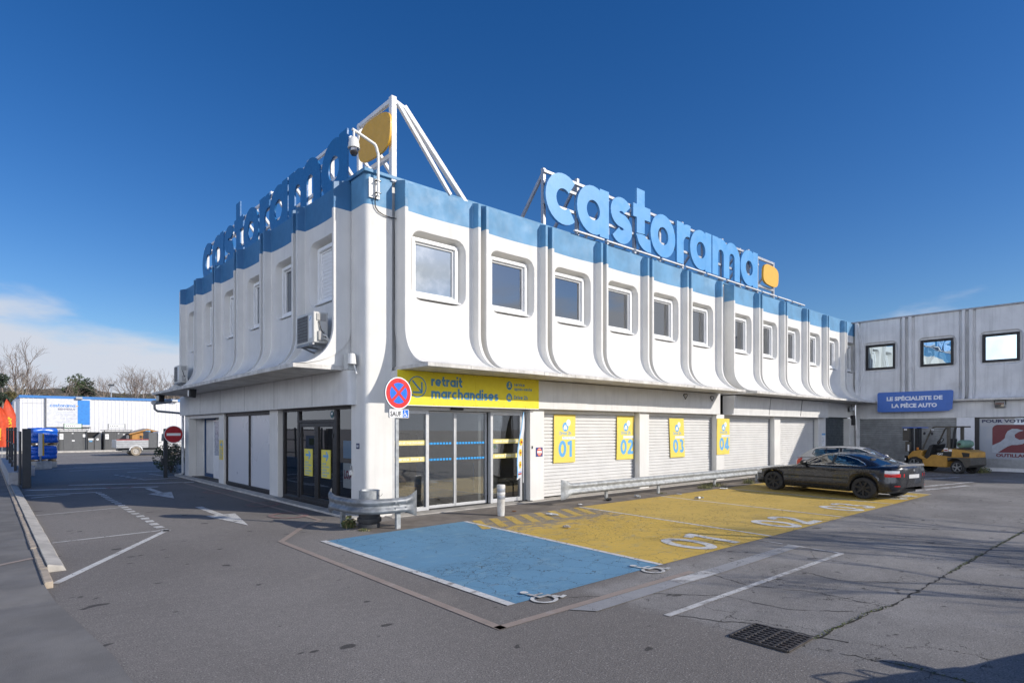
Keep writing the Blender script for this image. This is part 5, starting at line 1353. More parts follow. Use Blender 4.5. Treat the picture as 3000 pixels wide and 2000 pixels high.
for z, s_ in ((1.72, .05), (1.42, .035), (1.08, .03)):
    u0 = .5 * bw(z); b.poly([(bf(u0 + a, z + c)[0], bf(u0 + a, z + c)[1] - .02, z + c) for a, c in ((-s_, -.03), (s_, -.03), (s_ * .6, .04), (-s_ * .6, .02))])
b.poly([(bf(u, q)[0], bf(u, q)[1] - .014, q) for u, q in ((.05, .80), (.31, .80), (.31, .84), (.05, .84))])
b.use(RBLUE); b.poly([(bf(u, q)[0], bf(u, q)[1] - .014, q) for u, q in ((.07, .865), (.29, .865), (.29, .885), (.07, .885))])
e_ = [bf(bw(.72 + 1.86 * i / n) , .72 + 1.86 * i / n) for i in range(n + 1)]
b.use(PBLUE); b.grid([[(p[0] + .0, p[1] - .006, p[2]), (p[0] + .03, p[1] - .006, p[2])] for p in e_])
b.build('cloth', t, smooth=60)
# no entry sign on its gate post, fence and shrub at the lane end
GATE = mat('anthracite_metal', (.030, .035, .042), .45, metal=.2, var=.12)
t = thing('gate_post', 'dark gate post right of the lane carrying the red no entry disc', 'post', (-.88, 16.1, 0))
b = MB(); b.use(GATE); b.box(-.07, .07, -.07, .07, 0, 2.1); b.build('post', t, bevel=.006)
b = MB(); b.use(GATE); b.box(-.17, -.07, -.04, .04, .55, .85); b.build('latch_box', t, bevel=.01)
t = thing('road_sign', 'red round no entry sign with white bar at the lane gate', 'road sign', (-.62, 15.9, 1.853))
RM = Matrix.Rotation(R(3), 4, 'Z'); f = lambda u, v, d=0.: tuple(RM @ Vector((u, -.03 - d, v)))
b = MB(); b.use(SBACK); b.prism(circ(.37), f, -.03, 0); b.use(PWHITE); b.poly([f(u, v, .002) for u, v in circ(.37)]); b.use(mat('no_entry_red', (.42, .02, .03), .4)); b.poly([f(u, v, .004) for u, v in circ(.345)]); b.use(PWHITE); b.poly([f(u, v, .006) for u, v in ((-.27, -.055), (.27, -.055), (.27, .055), (-.27, .055))]); b.build('disc', t, smooth=30)
b = MB(); b.use(GATE); b.box(-.3, .1, .0, .04, -.06, .06); b.build('bracket', t)
def mesh_fence(name, label, p, q, h, z0=.1, pitch=.10):
    t = thing(name, label, 'fence', (*p, 0)); p, q = Vector((*p, 0)), Vector((*q, 0)); d = (q - p); n = int(d.length / pitch)
    b = MB(); b.use(GATE)
    for i in range(n + 1): a = d * (i / n); b.bar(a + Vector((0, 0, z0)), a + Vector((0, 0, h)), .012, .012)
    for z in [z0 + k * .2 for k in range(int((h - z0) / .2) + 1)]: b.bar(Vector((0, 0, z)), d + Vector((0, 0, z)), .012, .012)
    b.build('wire_mesh', t, smooth=0)
    b = MB(); b.use(GATE); b.box(d.x - .04, d.x + .04, d.y - .04, d.y + .04, 0, h + .05); b.build('post', t)
    return t
mesh_fence('mesh_fence', 'short dark mesh fence between no entry post and building end', (-.80, 16.2), (.0, 17.1), 2.05)
# low wall with railings on the left, gate leaf
LW = mat('grey_low_wall', (.42, .42, .43), .85, var=.12, dirt=(.22, .21, .2), dirt_amt=.4, streak=.3)
t = thing('low_wall', 'pale grey low wall carrying dark posts on the left pavement edge', 'wall', (-5.85, 15.3, 0))
b = MB(); b.use(LW); b.box(-.16, .13, 0, 14, 0, .53); b.build('wall', t, bevel=.015)
for y in (.75, 4.1, 7.4, 11.4):
    b = MB(); b.use(GATE); b.box(.02, .10, y - .04, y + .04, .53, 2.15); b.build('post', t, bevel=.005)
b = MB(); b.use(GATE)
for z in (.8, 1.5, 2.05): b.bar((.06, .75, z), (.06, 13.5, z), .02, .05)
b.build('rail', t)
b = MB(); b.use(mat('notice_sheet', (.52, .53, .56), .6)); b.box(.105, .112, 1.0, 2.6, .9, 1.75); b.use(mat('notice_olive', (.25, .27, .10), .6)); b.box(.1125, .114, 1.5, 2.1, 1.25, 1.6); b.build('banner_sheet', t, smooth=0)
t = thing('gate_post', 'wide dark sliding gate pillar at the end of the low wall', 'post', (-5.52, 14.5, 0))
b = MB(); b.use(GATE); b.box(-.13, .11, -.10, .12, 0, 2.1); b.build('pillar', t, bevel=.008)
b = MB(); b.use(GATE); b.box(-.20, -.14, .15, .9, .1, 2.0); b.build('gate_leaf', t)
# shrub behind the mesh fence
LEAF = mat('shrub_leaf', (.05, .075, .025), .6, var=.5, scale=14)
def leaves(b, c, rad, n, s, seed=0, sq=1.0, m2=None):
    random.seed(seed); c = Vector(c)
    for i in range(n):
        while True:
            p = Vector((random.uniform(-1, 1), random.uniform(-1, 1), random.uniform(-1, 1)))
            if p.length < 1: break
        p = Vector((p.x * rad[0], p.y * rad[1], p.z * rad[2])); q = c + p
        if mnoise.noise(q * 1.7 / max(.3, rad[0])) < -.18: continue
        a = Vector((random.gauss(0, 1), random.gauss(0, 1), random.gauss(0, 1))).normalized(); d = a.orthogonal().normalized(); k = s * random.uniform(.6, 1.4)
        b.poly([q + a * k, q + d * k * .45, q - a * k, q - d * k * .45])
t = thing('shrub', 'dark leafy shrub growing behind the mesh fence by downpipe', 'shrub', (.0, 19.4, 0))
b = MB(); b.use(LEAF); leaves(b, (0, 0, .72), (.75, .6, .72), 2600, .055, 3); b.build('foliage', t, smooth=0)
b = MB(); b.use(mat('twig', (.08, .06, .04), .9))
for k in range(9): b.tube([(0, 0, 0), (.2 * math.cos(k), .2 * math.sin(k * 1.3), .5), (.55 * math.cos(k * 1.1), .45 * math.sin(k * 1.7), 1.2)], [.02, .014, .006], 5)
b.build('stem', t)
# grating
t = thing('drain_grate', 'sunken rusty iron drain grate set in the cracked asphalt', 'drain grate', (-.74, -9.88, 0))
IRON = mat('cast_iron', (.075, .066, .06), .6, metal=.4, var=.3, scale=12, dirt=(.12, .075, .05), dirt_amt=.6, bump=.2, bscale=80); RUST = mat('rusty_pit', (.13, .07, .045), .9, var=.4, scale=12)
b = MB(); b.use(IRON)
def sag(x, y): return .012 - .018 * (1 - (x / .27) ** 2) * 1.0
gx, gy = .27, .29; NX, NY = 8, 4
xs = [-gx + 2 * gx * i / (2 * NX) for i in range(2 * NX + 1)]
def cell(b, x0, x1, y0, y1, zt=.0): b.prism([(x0, y0), (x1, y0), (x1, y1), (x0, y1)], lambda u, v, d: (u, v, d), zt - .05, zt)
for k in range(NY + 1): y = -gy + 2 * gy * k / NY; b.box(-gx, gx, y - .013, y + .013, .004, .022 - .0015 * (k % 2))
for k in range(NX + 1): x = -gx + 2 * gx * k / NX; b.box(x - .0115, x + .0115, -gy, gy, .004, .0235)
b.build('bars', t, bevel=.003, seg=1)
b = MB(); b.use(RUST); b.box(-gx, gx, -gy, gy, .001, .0035); b.use(IRON); random.seed(4)
for i in range(NX):
    for k in range(NY):
        x = -gx + 2 * gx * (i + .5) / NX; y = -gy + 2 * gy * (k + .15) / NY
        b.poly([(x - .028, y, .004), (x + .028, y, .004), (x + .012, y + .05, .0195), (x - .012, y + .05, .0195)])
b.build('pit', t, smooth=0)
# litter
LITW = mat('crumpled_white', (.62, .62, .60), .6, var=.15); CLRP = glass('clear_plastic', (.88, .90, .92), .12)
def crumple(name, label, cat, loc, r, m, sq=.4, seed=1, grp='litter on the parking bays'):
    bm = bmesh.new(); bmesh.ops.create_icosphere(bm, subdivisions=3, radius=1)
    for v in bm.verts:
        q = v.co * 1.9 + Vector((seed * 3.1, 0, 0)); k = 1 + .55 * mnoise.noise(q) + .3 * mnoise.noise(q * 3)
        v.co = Vector((v.co.x * r[0] * k, v.co.y * r[1] * k, max(0, (v.co.z * .5 + .5)) * r[2] * k))
    me = bpy.data.meshes.new(name); bm.to_mesh(me); bm.free(); me.materials.append(m)
    o = bpy.data.objects.new(name, me); C.objects.link(o); o.location = loc; o.rotation_euler = (0, 0, seed)
    return tag(o, label, cat, grp)
crumple('plastic_scrap', 'crumpled translucent plastic scrap on worn yellow hatching', 'litter', (3.6, -2.55, .01), (.16, .06, .05), LITW, seed=2)
crumple('paper_scrap', 'small crumpled paper lying on the first yellow bay', 'litter', (2.55, -4.0, .01), (.09, .05, .05), mat('beige_paper', (.5, .45, .38), .8), seed=5)
crumple('plastic_scrap', 'black plastic rag at the foot of the first barrier post', 'litter', (7.0, -1.52, .01), (.18, .09, .06), BLKPL, seed=7)
crumple('paper_scrap', 'white cardboard tray beside the second yellow bay edge', 'litter', (12.5, -2.1, .01), (.13, .08, .04), LITW, seed=9)
crumple('dry_leaf', 'brown dry leaf on the footway right of the bollard', 'litter', (3.35, -1.45, .008), (.06, .04, .025), mat('dry_leaf', (.20, .09, .04), .8), seed=3)
crumple('paper_scrap', 'white paper flake near the second barrier post', 'litter', (9.9, -2.0, .01), (.10, .05, .02), LITW, seed=11)
crumple('plastic_scrap', 'white wrapper on the footway before the first shutter', 'litter', (5.6, -1.65, .008), (.09, .05, .03), LITW, seed=13)
def bottle(loc, rz, label):
    t = thing('plastic_bottle', label, 'bottle', loc, rz, 'litter on the parking bays')
    b = MB(); b.use(CLRP); b.lathe([(.0001, 0), (.034, .005), (.036, .03), (.033, .07), (.036, .1), (.036, .19), (.03, .22), (.014, .25), (.014, .27)], (0, 0, .037), 16, 'x'); b.build('body', t)
    b = MB(); b.use(PBLUE); b.lathe([(.016, .27), (.016, .295), (.0001, .295)], (0, 0, .037), 12, 'x'); b.build('cap', t)
    b = MB(); b.use(PWHITE); b.lathe([(.0368, .11), (.0368, .17)], (0, 0, .037), 16, 'x'); b.build('wrapper', t)
bottle((9.1, -3.05, .012), R(-25), 'clear plastic bottle with blue cap lying on the third yellow bay')
bottle((8.2, -1.75, .008), R(70), 'small clear bottle near the second barrier post')
# weeds
GRS = mat('weed_green', (.085, .11, .03), .7, var=.45, scale=10); GRY = mat('weed_straw', (.26, .22, .10), .8, var=.3)
def tuft(loc, r, h, n, label, seed, leafy=False):
    b = MB(); random.seed(seed)
    for i in range(n):
        b.use(GRS if random.random() < .65 else GRY); a = random.uniform(0, 6.28); d = r * math.sqrt(random.random()); x, y = d * math.cos(a), d * math.sin(a)
        hh = h * random.uniform(.35, 1) * (1 - .5 * d / r); l = Vector((random.gauss(0, .4), random.gauss(0, .4), 0)) * hh; w = random.uniform(.004, .009); px = Vector((-math.sin(a), math.cos(a), 0)) * w
        p0 = Vector((x, y, 0)); p1 = p0 + l * .35 + Vector((0, 0, hh * .65)); p2 = p0 + l + Vector((0, 0, hh))
        if leafy:
            k = random.uniform(.02, .045); q = p0 + Vector((0, 0, hh)); aa = Vector((random.gauss(0, 1), random.gauss(0, 1), .4)).normalized(); dd = aa.orthogonal().normalized()
            b.poly([q + aa * k, q + dd * k * .6, q - aa * k, q - dd * k * .6])
        b.poly([p0 - px, p0 + px, p1 + px * .7, p1 - px * .7]); b.poly([p1 - px * .7, p1 + px * .7, p2])
    o = b.build('weed_tuft', None, smooth=0); o.location = loc
    tag(o, label, 'weed', 'weeds along the shop front')
tuft((12.3, -1.5, 0), .28, .22, 220, 'green weed tuft under the barrier by the second white pillar side', 1)
tuft((13.4, -1.2, 0), .5, .20, 300, 'long grassy weed patch behind the barrier near the black car', 2)
tuft((15.3, -1.6, 0), .25, .30, 160, 'straw coloured weed tuft at the front bumper of the black car', 3)
tuft((9.75, -1.45, 0), .2, .07, 90, 'tiny flat weed at the foot of the second barrier post', 4)
tuft((-.85, -.88, 0), .15, .28, 160, 'leafy green weed between barrier post and black rubber base', 5, True)
tuft((-.78, -1.45, 0), .14, .07, 110, 'flat green weed in front of the black rubber base', 6)
tuft((28.9, -6.3, 0), .4, .38, 300, 'dark bushy weed by the forklift rear against the wing', 8, True)
tuft((13.0, -1.9, 0), .12, .08, 50, 'small weed with paper on the footway edge', 9)
# ------------------------------------------------------------------ vehicles
def curve(pts):
    xs = [p[0] for p in pts]; ys = [p[1] for p in pts]; n = len(xs)
    dl = [(ys[i + 1] - ys[i]) / (xs[i + 1] - xs[i]) for i in range(n - 1)]
    m = [dl[0]] + [0 if dl[i - 1] * dl[i] <= 0 else 2 * dl[i - 1] * dl[i] / (dl[i - 1] + dl[i]) for i in range(1, n - 1)] + [dl[-1]]
    def f(x):
        if x <= xs[0]: return ys[0]
        if x >= xs[-1]: return ys[-1]
        i = max(k for k in range(n - 1) if xs[k] <= x); h = xs[i + 1] - xs[i]; t = (x - xs[i]) / h
        return ys[i] * (2 * t**3 - 3 * t**2 + 1) + h * m[i] * (t**3 - 2 * t**2 + t) + ys[i + 1] * (-2 * t**3 + 3 * t**2) + h * m[i + 1] * (t**3 - t**2)
    return f
def inpoly(x, y, P):
    c = False; j = len(P) - 1
    for i in range(len(P)):
        if (P[i][1] > y) != (P[j][1] > y) and x < (P[j][0] - P[i][0]) * (y - P[i][1]) / (P[j][1] - P[i][1]) + P[i][0]: c = not c
        j = i
    return c
TYRE = mat('tyre_rubber', (.022, .022, .023), .75, var=.25, scale=12, dirt=(.09, .08, .07), dirt_amt=.4)
BLKRIM = mat('black_rim', (.028, .028, .03), .4, metal=.3, var=.2)
SILRIM = mat('silver_rim', (.35, .36, .37), .35, metal=.7, var=.1)
CHROME = mat('chrome_trim', (.62, .63, .65), .2, metal=.9, var=.05)
TAIL = mat('tail_lamp_red', (.50, .012, .012), .15, var=.1, spec=.7); LAMPW = mat('lamp_clear', (.60, .61, .63), .15, spec=.7)
CARGL = glass('car_glass', (.52, .60, .56), .10); UPH = mat('seat_cloth', (.05, .05, .055), .9, var=.2); UPHL = mat('pale_trim', (.34, .33, .30), .8)
def paint(name, rgb, dirt, amt=.3, metal=.25):
    return mat(name, rgb, .26, metal=metal, var=.08, scale=2, dirt=dirt, dirt_amt=amt, dirt_lo=.50, coat=.6)
def wheel(par, loc, r, w, rim, spokes, side, double=False):
    """side = -1 left / +1 right: which way the dish faces"""
    t = bpy.data.objects.new('wheel', None); C.objects.link(t); t.parent = par; t.location = loc
    b = MB(); b.use(TYRE); k = r * .69
    b.lathe([(k, -w / 2), (r * .93, -w / 2), (r * .985, -w * .42), (r, -w * .30), (r, w * .30), (r * .985, w * .42), (r * .93, w / 2), (k, w / 2), (k, -w / 2)], (0, 0, 0), 36, 'x', False); b.build('tyre', t, smooth=40)
    b = MB(); b.use(rim); f = side * w / 2
    b.lathe([(k, f * .96), (k * .95, f * .99), (k * .91, f * .80), (k * .86, f * .55)], (0, 0, 0), 36, 'x', False)
    for i in range(spokes):
        a = 2 * math.pi * i / spokes + .2
        for da in ((-.11, .11) if double else (0,)):
            c, s_ = math.cos(a), math.sin(a); c2, s2 = math.cos(a + da), math.sin(a + da)
            p0 = Vector((f * .86, c * k * .18, s_ * k * .18)); p1 = Vector((f * .90, c2 * k * .94, s2 * k * .94)); b.bar(p0, p1, k * (.13 if double else .24), w * .10, up=(1, 0, 0))
    b.lathe([(k * .26, f * .70), (k * .25, f * .93), (.0001, f * .95)], (0, 0, 0), 20, 'x', False)
    b.use(DARK); b.lathe([(k * .86, f * .50), (k * .55, f * .46), (.0001, f * .45)], (0, 0, 0), 24, 'x', False)
    b.build('rim', t, smooth=35)
    return t
def build_car(name, label, P, loc, rz, scale, group=None):
    t = thing(name, label, 'car', loc, rz, group, scale)
    L = P['L']; mid = (P['ax'][0] + P['ax'][1]) / 2; hw, top, low = curve(P['w']), curve(P['top']), curve(P['low']); sh = curve(P['sh']); crown = P.get('crown', .05)
    zr, wr, wb = curve(P['roof']), curve(P['wr']), curve(P['wb']); g0, g1 = P['gh']; ra = P['ra']
    def lo(x):
        z = low(x)
        for a in P['ax']:
            d = abs(x - a)
            if d < ra: z = max(z, P['rw'] + math.sqrt(ra * ra - d * d))
        return z
    loc3 = lambda x, y, z: (y, mid - x, z)
    parts = {}
    def part(n_):
        if n_ not in parts: parts[n_] = MB()
        return parts[n_]
    xs = sorted(set([L * i / 150 for i in range(151)] + [L * (1 - math.cos(R(90 * k / 14))) * .03 for k in range(15)] + [L - L * (1 - math.cos(R(90 * k / 14))) * .03 for k in range(15)]))
    def section(x):
        w, zt, z0, zs = hw(x), top(x), lo(x), sh(x); zs = min(max(zs, z0 + .02), zt - .015)
        h = zs - z0
        S_ = [(w * .80, z0), (w * .955, z0 + .0), (w * .975, z0 + min(.03, h * .1)), (w * .988, z0 + h * .22), (w, z0 + h * .48), (w * P['cr'], z0 + h * .52), (w * .998, z0 + h * .80), (w * .985, zs), (w * .955, zs + (zt - zs) * .45), (w * .88, zs + (zt - zs) * .85), (w * .72, zt + crown * .15), (w * .42, zt + crown * .72), (0, zt + crown)]
        return S_
    secs = [section(x) for x in xs]
    for sd in (-1, 1):
        for i in range(len(xs) - 1):
            xm = (xs[i] + xs[i + 1]) / 2
            for j in range(len(secs[0]) - 1):
                q = [loc3(xs[i + a], sd * secs[i + a][j + c][0], secs[i + a][j + c][1]) for a, c in ((0, 0), (1, 0), (1, 1), (0, 1))]
                zm = sum(p[2] for p in q) / 4
                n_ = P['cls'](xm, zm, j)
                if 'door' in n_: n_ += '_%d' % sd
                part(n_).poly(q)
        for x_, sc in ((xs[0], secs[0]), (xs[-1], secs[-1])):
            part('body').poly([loc3(x_, sd * y, z) for y, z in sc] + [loc3(x_, 0, sc[0][1])])
    # greenhouse
    gx = [g0 + (g1 - g0) * i / 84 for i in range(85)]
    def gsec(x):
        b_, z0, z1, w0, w1 = wb(x), top(x) + .0, zr(x), wb(x), wr(x)
        z1 = max(z1, z0 + .004); R_ = []
        for k in range(9): tt = k / 8; R_.append((w0 + (w1 - w0) * (tt ** 1.25), z0 + (z1 - .05 * min(1, (z1 - z0) / .3) - z0) * tt))
        zt = R_[-1][1]
        for k in range(1, 7): a = R(90 * k / 6); R_.append((w1 * (1 - (k / 6) ** 1.0) , zt + (z1 - zt) * math.sin(a) ** .8))
        return R_
    gs = [gsec(x) for x in gx]
    for sd in (-1, 1):
        for i in range(84):
            xm = (gx[i] + gx[i + 1]) / 2
            for j in range(14):
                q = [loc3(gx[i + a], sd * gs[i + a][j + c][0], gs[i + a][j + c][1]) for a, c in ((0, 0), (1, 0), (1, 1), (0, 1))]
                zm = sum(p[2] for p in q) / 4; ym = sum(abs(p[0]) for p in q) / 4
                n_ = 'body'
                if j < 8:
                    for k, W_ in enumerate(P['side']):
                        if inpoly(xm, zm, W_): n_ = 'side_window_%d_%d' % (k, sd)
                elif j >= 9:
                    if P['ws'][0] < xm < P['ws'][1]: n_ = 'windscreen'
                    elif P['rs'][0] < xm < P['rs'][1]: n_ = 'rear_window'
                part(n_).poly(q)
    for n_, b in parts.items():
        nm = n_.split('_%')[0]
        if n_.startswith('side_window'): nm = 'side_window'; m = CARGL
        elif n_ in ('windscreen', 'rear_window'): nm = n_; m = CARGL
        elif n_ == 'bumper_trim': m = P['trim']
        elif 'door' in n_: nm = n_.rsplit('_', 1)[0]; m = P['paint']
        else: m = P['paint']
        me_o = b.build(nm, t, m, smooth=0)
        bm = bmesh.new(); bm.from_mesh(me_o.data); bmesh.ops.remove_doubles(bm, verts=bm.verts, dist=.0008); bmesh.ops.recalc_face_normals(bm, faces=bm.faces); bm.to_mesh(me_o.data); bm.free()
        me_o.data.polygons.foreach_set('use_smooth', [True] * len(me_o.data.polygons)); me_o.data.set_sharp_from_angle(angle=R(38))
        parts[n_] = me_o
    def sidept(x, z, sd, o=.004):
        """point on the flank at height z"""
        sc = section(x)
        for a, c in zip(sc, sc[1:]):
            if a[1] <= z <= c[1] and c[1] > a[1]:
                k = (z - a[1]) / (c[1] - a[1]); return loc3(x, sd * (a[0] + (c[0] - a[0]) * k + o), z)
        return loc3(x, sd * (sc[4][0] + o), z)
    def ghpt(x, z, sd, o=.004):
        g_ = gsec(x)
        for a, c in zip(g_[:9], g_[1:9]):
            if a[1] <= z <= c[1]: k = (z - a[1]) / max(1e-6, c[1] - a[1]); return loc3(x, sd * (a[0] + (c[0] - a[0]) * k + o), z)
        return loc3(x, sd * (g_[0][0] + o), max(z, g_[0][1]))
    for sd in (-1, 1):
        tag_ = P.get('chrome')
        if tag_:
            b = MB(); b.use(P['trimline']); b.tube([ghpt(x, z, sd) for x, z in resample2(P['dlo'], .03)], .011, 6); b.build('window_trim', t)
        for k, W_ in enumerate(P['pillars']):
            b = MB(); b.use(BLKPL); b.grid([[ghpt(W_[0][0], z0_, sd, .003) if False else ghpt(W_[0] + (W_[2] - W_[0]) * q, W_[1] + (W_[3] - W_[1]) * q, sd, .002), ghpt(W_[0] + W_[4] + (W_[2] - W_[0]) * q, W_[1] + (W_[3] - W_[1]) * q, sd, .002)] for q in [i / 8 for i in range(9)]]); b.build('door_pillar', t)
        for ln in P['seams']:
            b = MB(); b.use(BLKPL); b.tube([sidept(x, z, sd, -.001) for x, z in resample2(ln, .04)], .004, 5); b.build('panel_seam', t)
        for x, z in P['handles']:
            b = MB(); b.use(P['handle_m']); p0 = Vector(sidept(x, z, sd, .016)); p1 = Vector(sidept(x + .20, z + .008, sd, .016)); b.bar(p0, p1, .03, .035); o = b.build('handle', parts.get('door_%d' % sd, t) if False else t, bevel=.008)
        if P.get('strip'):
            b = MB(); b.use(P['trim']); (xa, za), (xb, zb_) = P['strip']; n = 30
            b.grid([[sidept(xa + (xb - xa) * i / n, za + (zb_ - za) * i / n + dz, sd, o) for dz, o in ((-.022, .001), (-.018, .009), (.018, .009), (.022, .001))] for i in range(n + 1)]); b.build('side_strip', t)
        # mirror
        x, z = P['mirror']; b = MB(); b.use(P['mirror_m']); q = Vector(ghpt(x, z, sd, .0)); b.lathe([(.0001, -.10), (.055, -.09), (.075, -.03), (.078, .05), (.06, .085), (.0001, .09)], (q.x + sd * .13, q.y + .0, q.z + .05), 14, 'x'); b.bar(q - Vector((sd * .05, 0, .02)), q + Vector((sd * .1, 0, .02)), .05, .04); b.build('mirror', t)
        # lamps follow the skin
        for nm, m_, (x0, x1, z0, z1) in P['lamps']:
            b = MB(); b.use(m_); nx, nz = 10, 8
            for i in range(nx):
                for j in range(nz):
                    b.poly([sidept(x0 + (x1 - x0) * (i + a) / nx, z0 + (z1 - z0) * (j + c) / nz, sd, .005) for a, c in ((0, 0), (1, 0), (1, 1), (0, 1))])
            b.build(nm, t)
        for k, a in enumerate(P['ax']): wheel(t, loc3(a, sd * (hw(a) - P['tw'] / 2 - .012), P['rw']), P['rw'], P['tw'], P['rim'], P['spokes'], sd, P.get('double', False))
    for nm, m_, quad in P['plates']:
        b = MB(); b.use(m_); b.prism(quad, lambda u, v, d: (u, mid - L - .006 + d if nm.startswith('rear') else mid + .006 + d, v), -.006, .006); b.build(nm, t, smooth=0)
    # cabin
    b = MB(); b.use(UPH); zf = .30
    b.box(-hw(mid) * .86, hw(mid) * .86, mid - P['cab'][1], mid - P['cab'][0], zf - .08, zf)
    b.use(UPHL if P.get('pale') else UPH)
    b.box(-hw(mid) * .82, hw(mid) * .82, mid - g0 - .55, mid - g0 - .12, zf, top(g0) - .01)
    b.build('cabin_floor', t, bevel=.02)
    for x, y in P['seats']:
        b = MB(); b.use(UPH); b.box(y - .25, y + .25, mid - x - .28, mid - x + .25, .32, .52); b.prism([(-.28, .5), (-.16, .5), (-.30, 1.04), (-.40, 1.04)], lambda u, v, d: (y + d, mid - x + u + .02, v), -.24, .24); b.prism([(-.36, 1.03), (-.27, 1.03), (-.31, 1.22), (-.38, 1.22)], lambda u, v, d: (y + d, mid - x + u + .02, v), -.12, .12); b.build('seat', t, bevel=.04)
    b = MB(); b.use(BLKPL); b.tube([(-.36 + .17 * math.cos(a), mid - g0 - .62 - .06 * math.sin(a), .86 + .15 * math.sin(a)) for a in [2 * math.pi * k / 20 for k in range(21)]], .014, 6); b.build('steering_wheel', t)
    b = MB(); b.use(BLKPL); b.box(-hw(mid) * .80, hw(mid) * .80, mid - L * .93, mid - L * .07, .20, .30); b.build('underbody', t)
    return t
def resample2(P, st):
    out = []
    for a, c in zip(P, P[1:]):
        n = max(1, int(math.dist(a, c) / st)); out += [(a[0] + (c[0] - a[0]) * k / n, a[1] + (c[1] - a[1]) * k / n) for k in range(n)]
    return out + [P[-1]]

BLACKP = paint('black_car_paint', (.014, .015, .020), (.07, .066, .058), .22)
SILVERP = paint('silver_grey_paint', (.50, .49, .465), (.34, .32, .29), .25, .0)
DLO = [(1.72, .955), (2.02, 1.165), (2.28, 1.272), (2.60, 1.295), (2.92, 1.265), (3.22, 1.175), (3.44, 1.065), (3.50, 1.005), (3.40, .985), (2.6, .975), (1.72, .955)]
def cls_coupe(x, z, j):
    sd = ''
    if 1.52 < x < 2.80 and .30 < z < .95 and 1 <= j <= 8: return 'door'
    return 'body'
_sq = lambda x: x if x <= 3.62 else 3.62 + (x - 3.62) * .80
coupe = dict(L=4.49, ax=(.77, 3.495), rw=.325, ra=.365, tw=.225, cr=.992, crown=.035,
    w=[(0, .56), (.06, .67), (.2, .77), (.5, .835), (.9, .868), (2.2, .878), (3.6, .875), (4.0, .85), (4.25, .795), (4.38, .70), (4.45, .58), (4.49, .40)],
    top=[(0, .56), (.05, .63), (.2, .705), (.6, .785), (1.1, .855), (1.5, .915), (2.2, .955), (3.0, .965), (3.5, .985), (3.9, 1.0), (4.25, 1.01), (4.42, .99), (4.49, .93)],
    low=[(0, .30), (.05, .22), (.4, .205), (1.3, .195), (3.0, .195), (3.9, .24), (4.4, .31), (4.49, .40)],
    sh=[(0, .50), (.2, .64), (.8, .74), (1.5, .83), (2.6, .88), (3.6, .90), (4.2, .90), (4.49, .82)],
    roof=[(1.42, .925), (1.65, 1.07), (1.95, 1.24), (2.25, 1.335), (2.6, 1.37), (2.95, 1.35), (3.25, 1.275), (3.55, 1.15), (3.88, 1.005)],
    wr=[(1.42, .66), (2.0, .60), (2.6, .585), (3.2, .575), (3.88, .60)], wb=[(1.42, .72), (1.8, .775), (2.6, .79), (3.3, .77), (3.88, .66)], gh=(1.42, 3.88),
    side=[[(1.74, .955), (2.02, 1.16), (2.28, 1.268), (2.585, 1.292), (2.56, .975)], [(2.63, .975), (2.66, 1.292), (2.92, 1.262), (3.22, 1.172), (3.44, 1.065), (3.48, 1.005), (3.40, .988)]],
    ws=(1.50, 2.16), rs=(3.05, 3.80), dlo=DLO, chrome=True, trimline=CHROME, pillars=[(2.565, .97, 2.60, 1.295, .065)],
    seams=[[(1.52, .93), (1.50, .60), (1.56, .30)], [(2.82, .97), (2.80, .62), (2.72, .30)], [(1.56, .295), (2.72, .295)], [(.36, .50), (.40, .72)], [(4.18, .90), (4.2, .55)], [(.95, .80), (1.46, .90)]],
    handles=[(2.50, .80)], handle_m=BLKPL, mirror=(1.80, .97), mirror_m=BLKPL, strip=((1.15, .565), (3.08, .585)), trim=mat('black_side_trim', (.015, .015, .016), .5),
    lamps=[('tail_light', TAIL, (4.13, 4.485, .70, .80)), ('tail_light', LAMPW, (4.13, 4.44, .802, .885)), ('headlight', LAMPW, (.035, .34, .565, .665)), ('rear_reflector', TAIL, (4.36, 4.45, .425, .45))],
    plates=[('rear_plate', mat('plate_grey', (.50, .50, .50), .6), [(-.24, .66), (.24, .66), (.24, .77), (-.24, .77)]), ('rear_badge', CHROME, [(-.035, .86), (.035, .86), (.035, .92), (-.035, .92)]), ('front_grille', BLKPL, [(-.22, .42), (.22, .42), (.22, .54), (-.22, .54)])],
    cab=(1.2, 3.6), seats=[(2.35, -.37), (2.35, .37), (3.15, -.35), (3.15, .35)], rim=BLKRIM, spokes=7, paint=BLACKP, cls=cls_coupe)
for k_ in ('w', 'top', 'low', 'sh', 'roof', 'wr', 'wb'): coupe[k_] = [(_sq(x), y) for x, y in coupe[k_]]
coupe['L'] = _sq(4.49); coupe['gh'] = (1.42, _sq(3.88)); coupe['rs'] = (3.05, _sq(3.80))
coupe['lamps'] = [(a, m_, (_sq(q[0]), _sq(q[1]), q[2], q[3])) for a, m_, q in coupe['lamps']]
coupe['seams'] = [[(_sq(x), z) for x, z in ln] for ln in coupe['seams']]
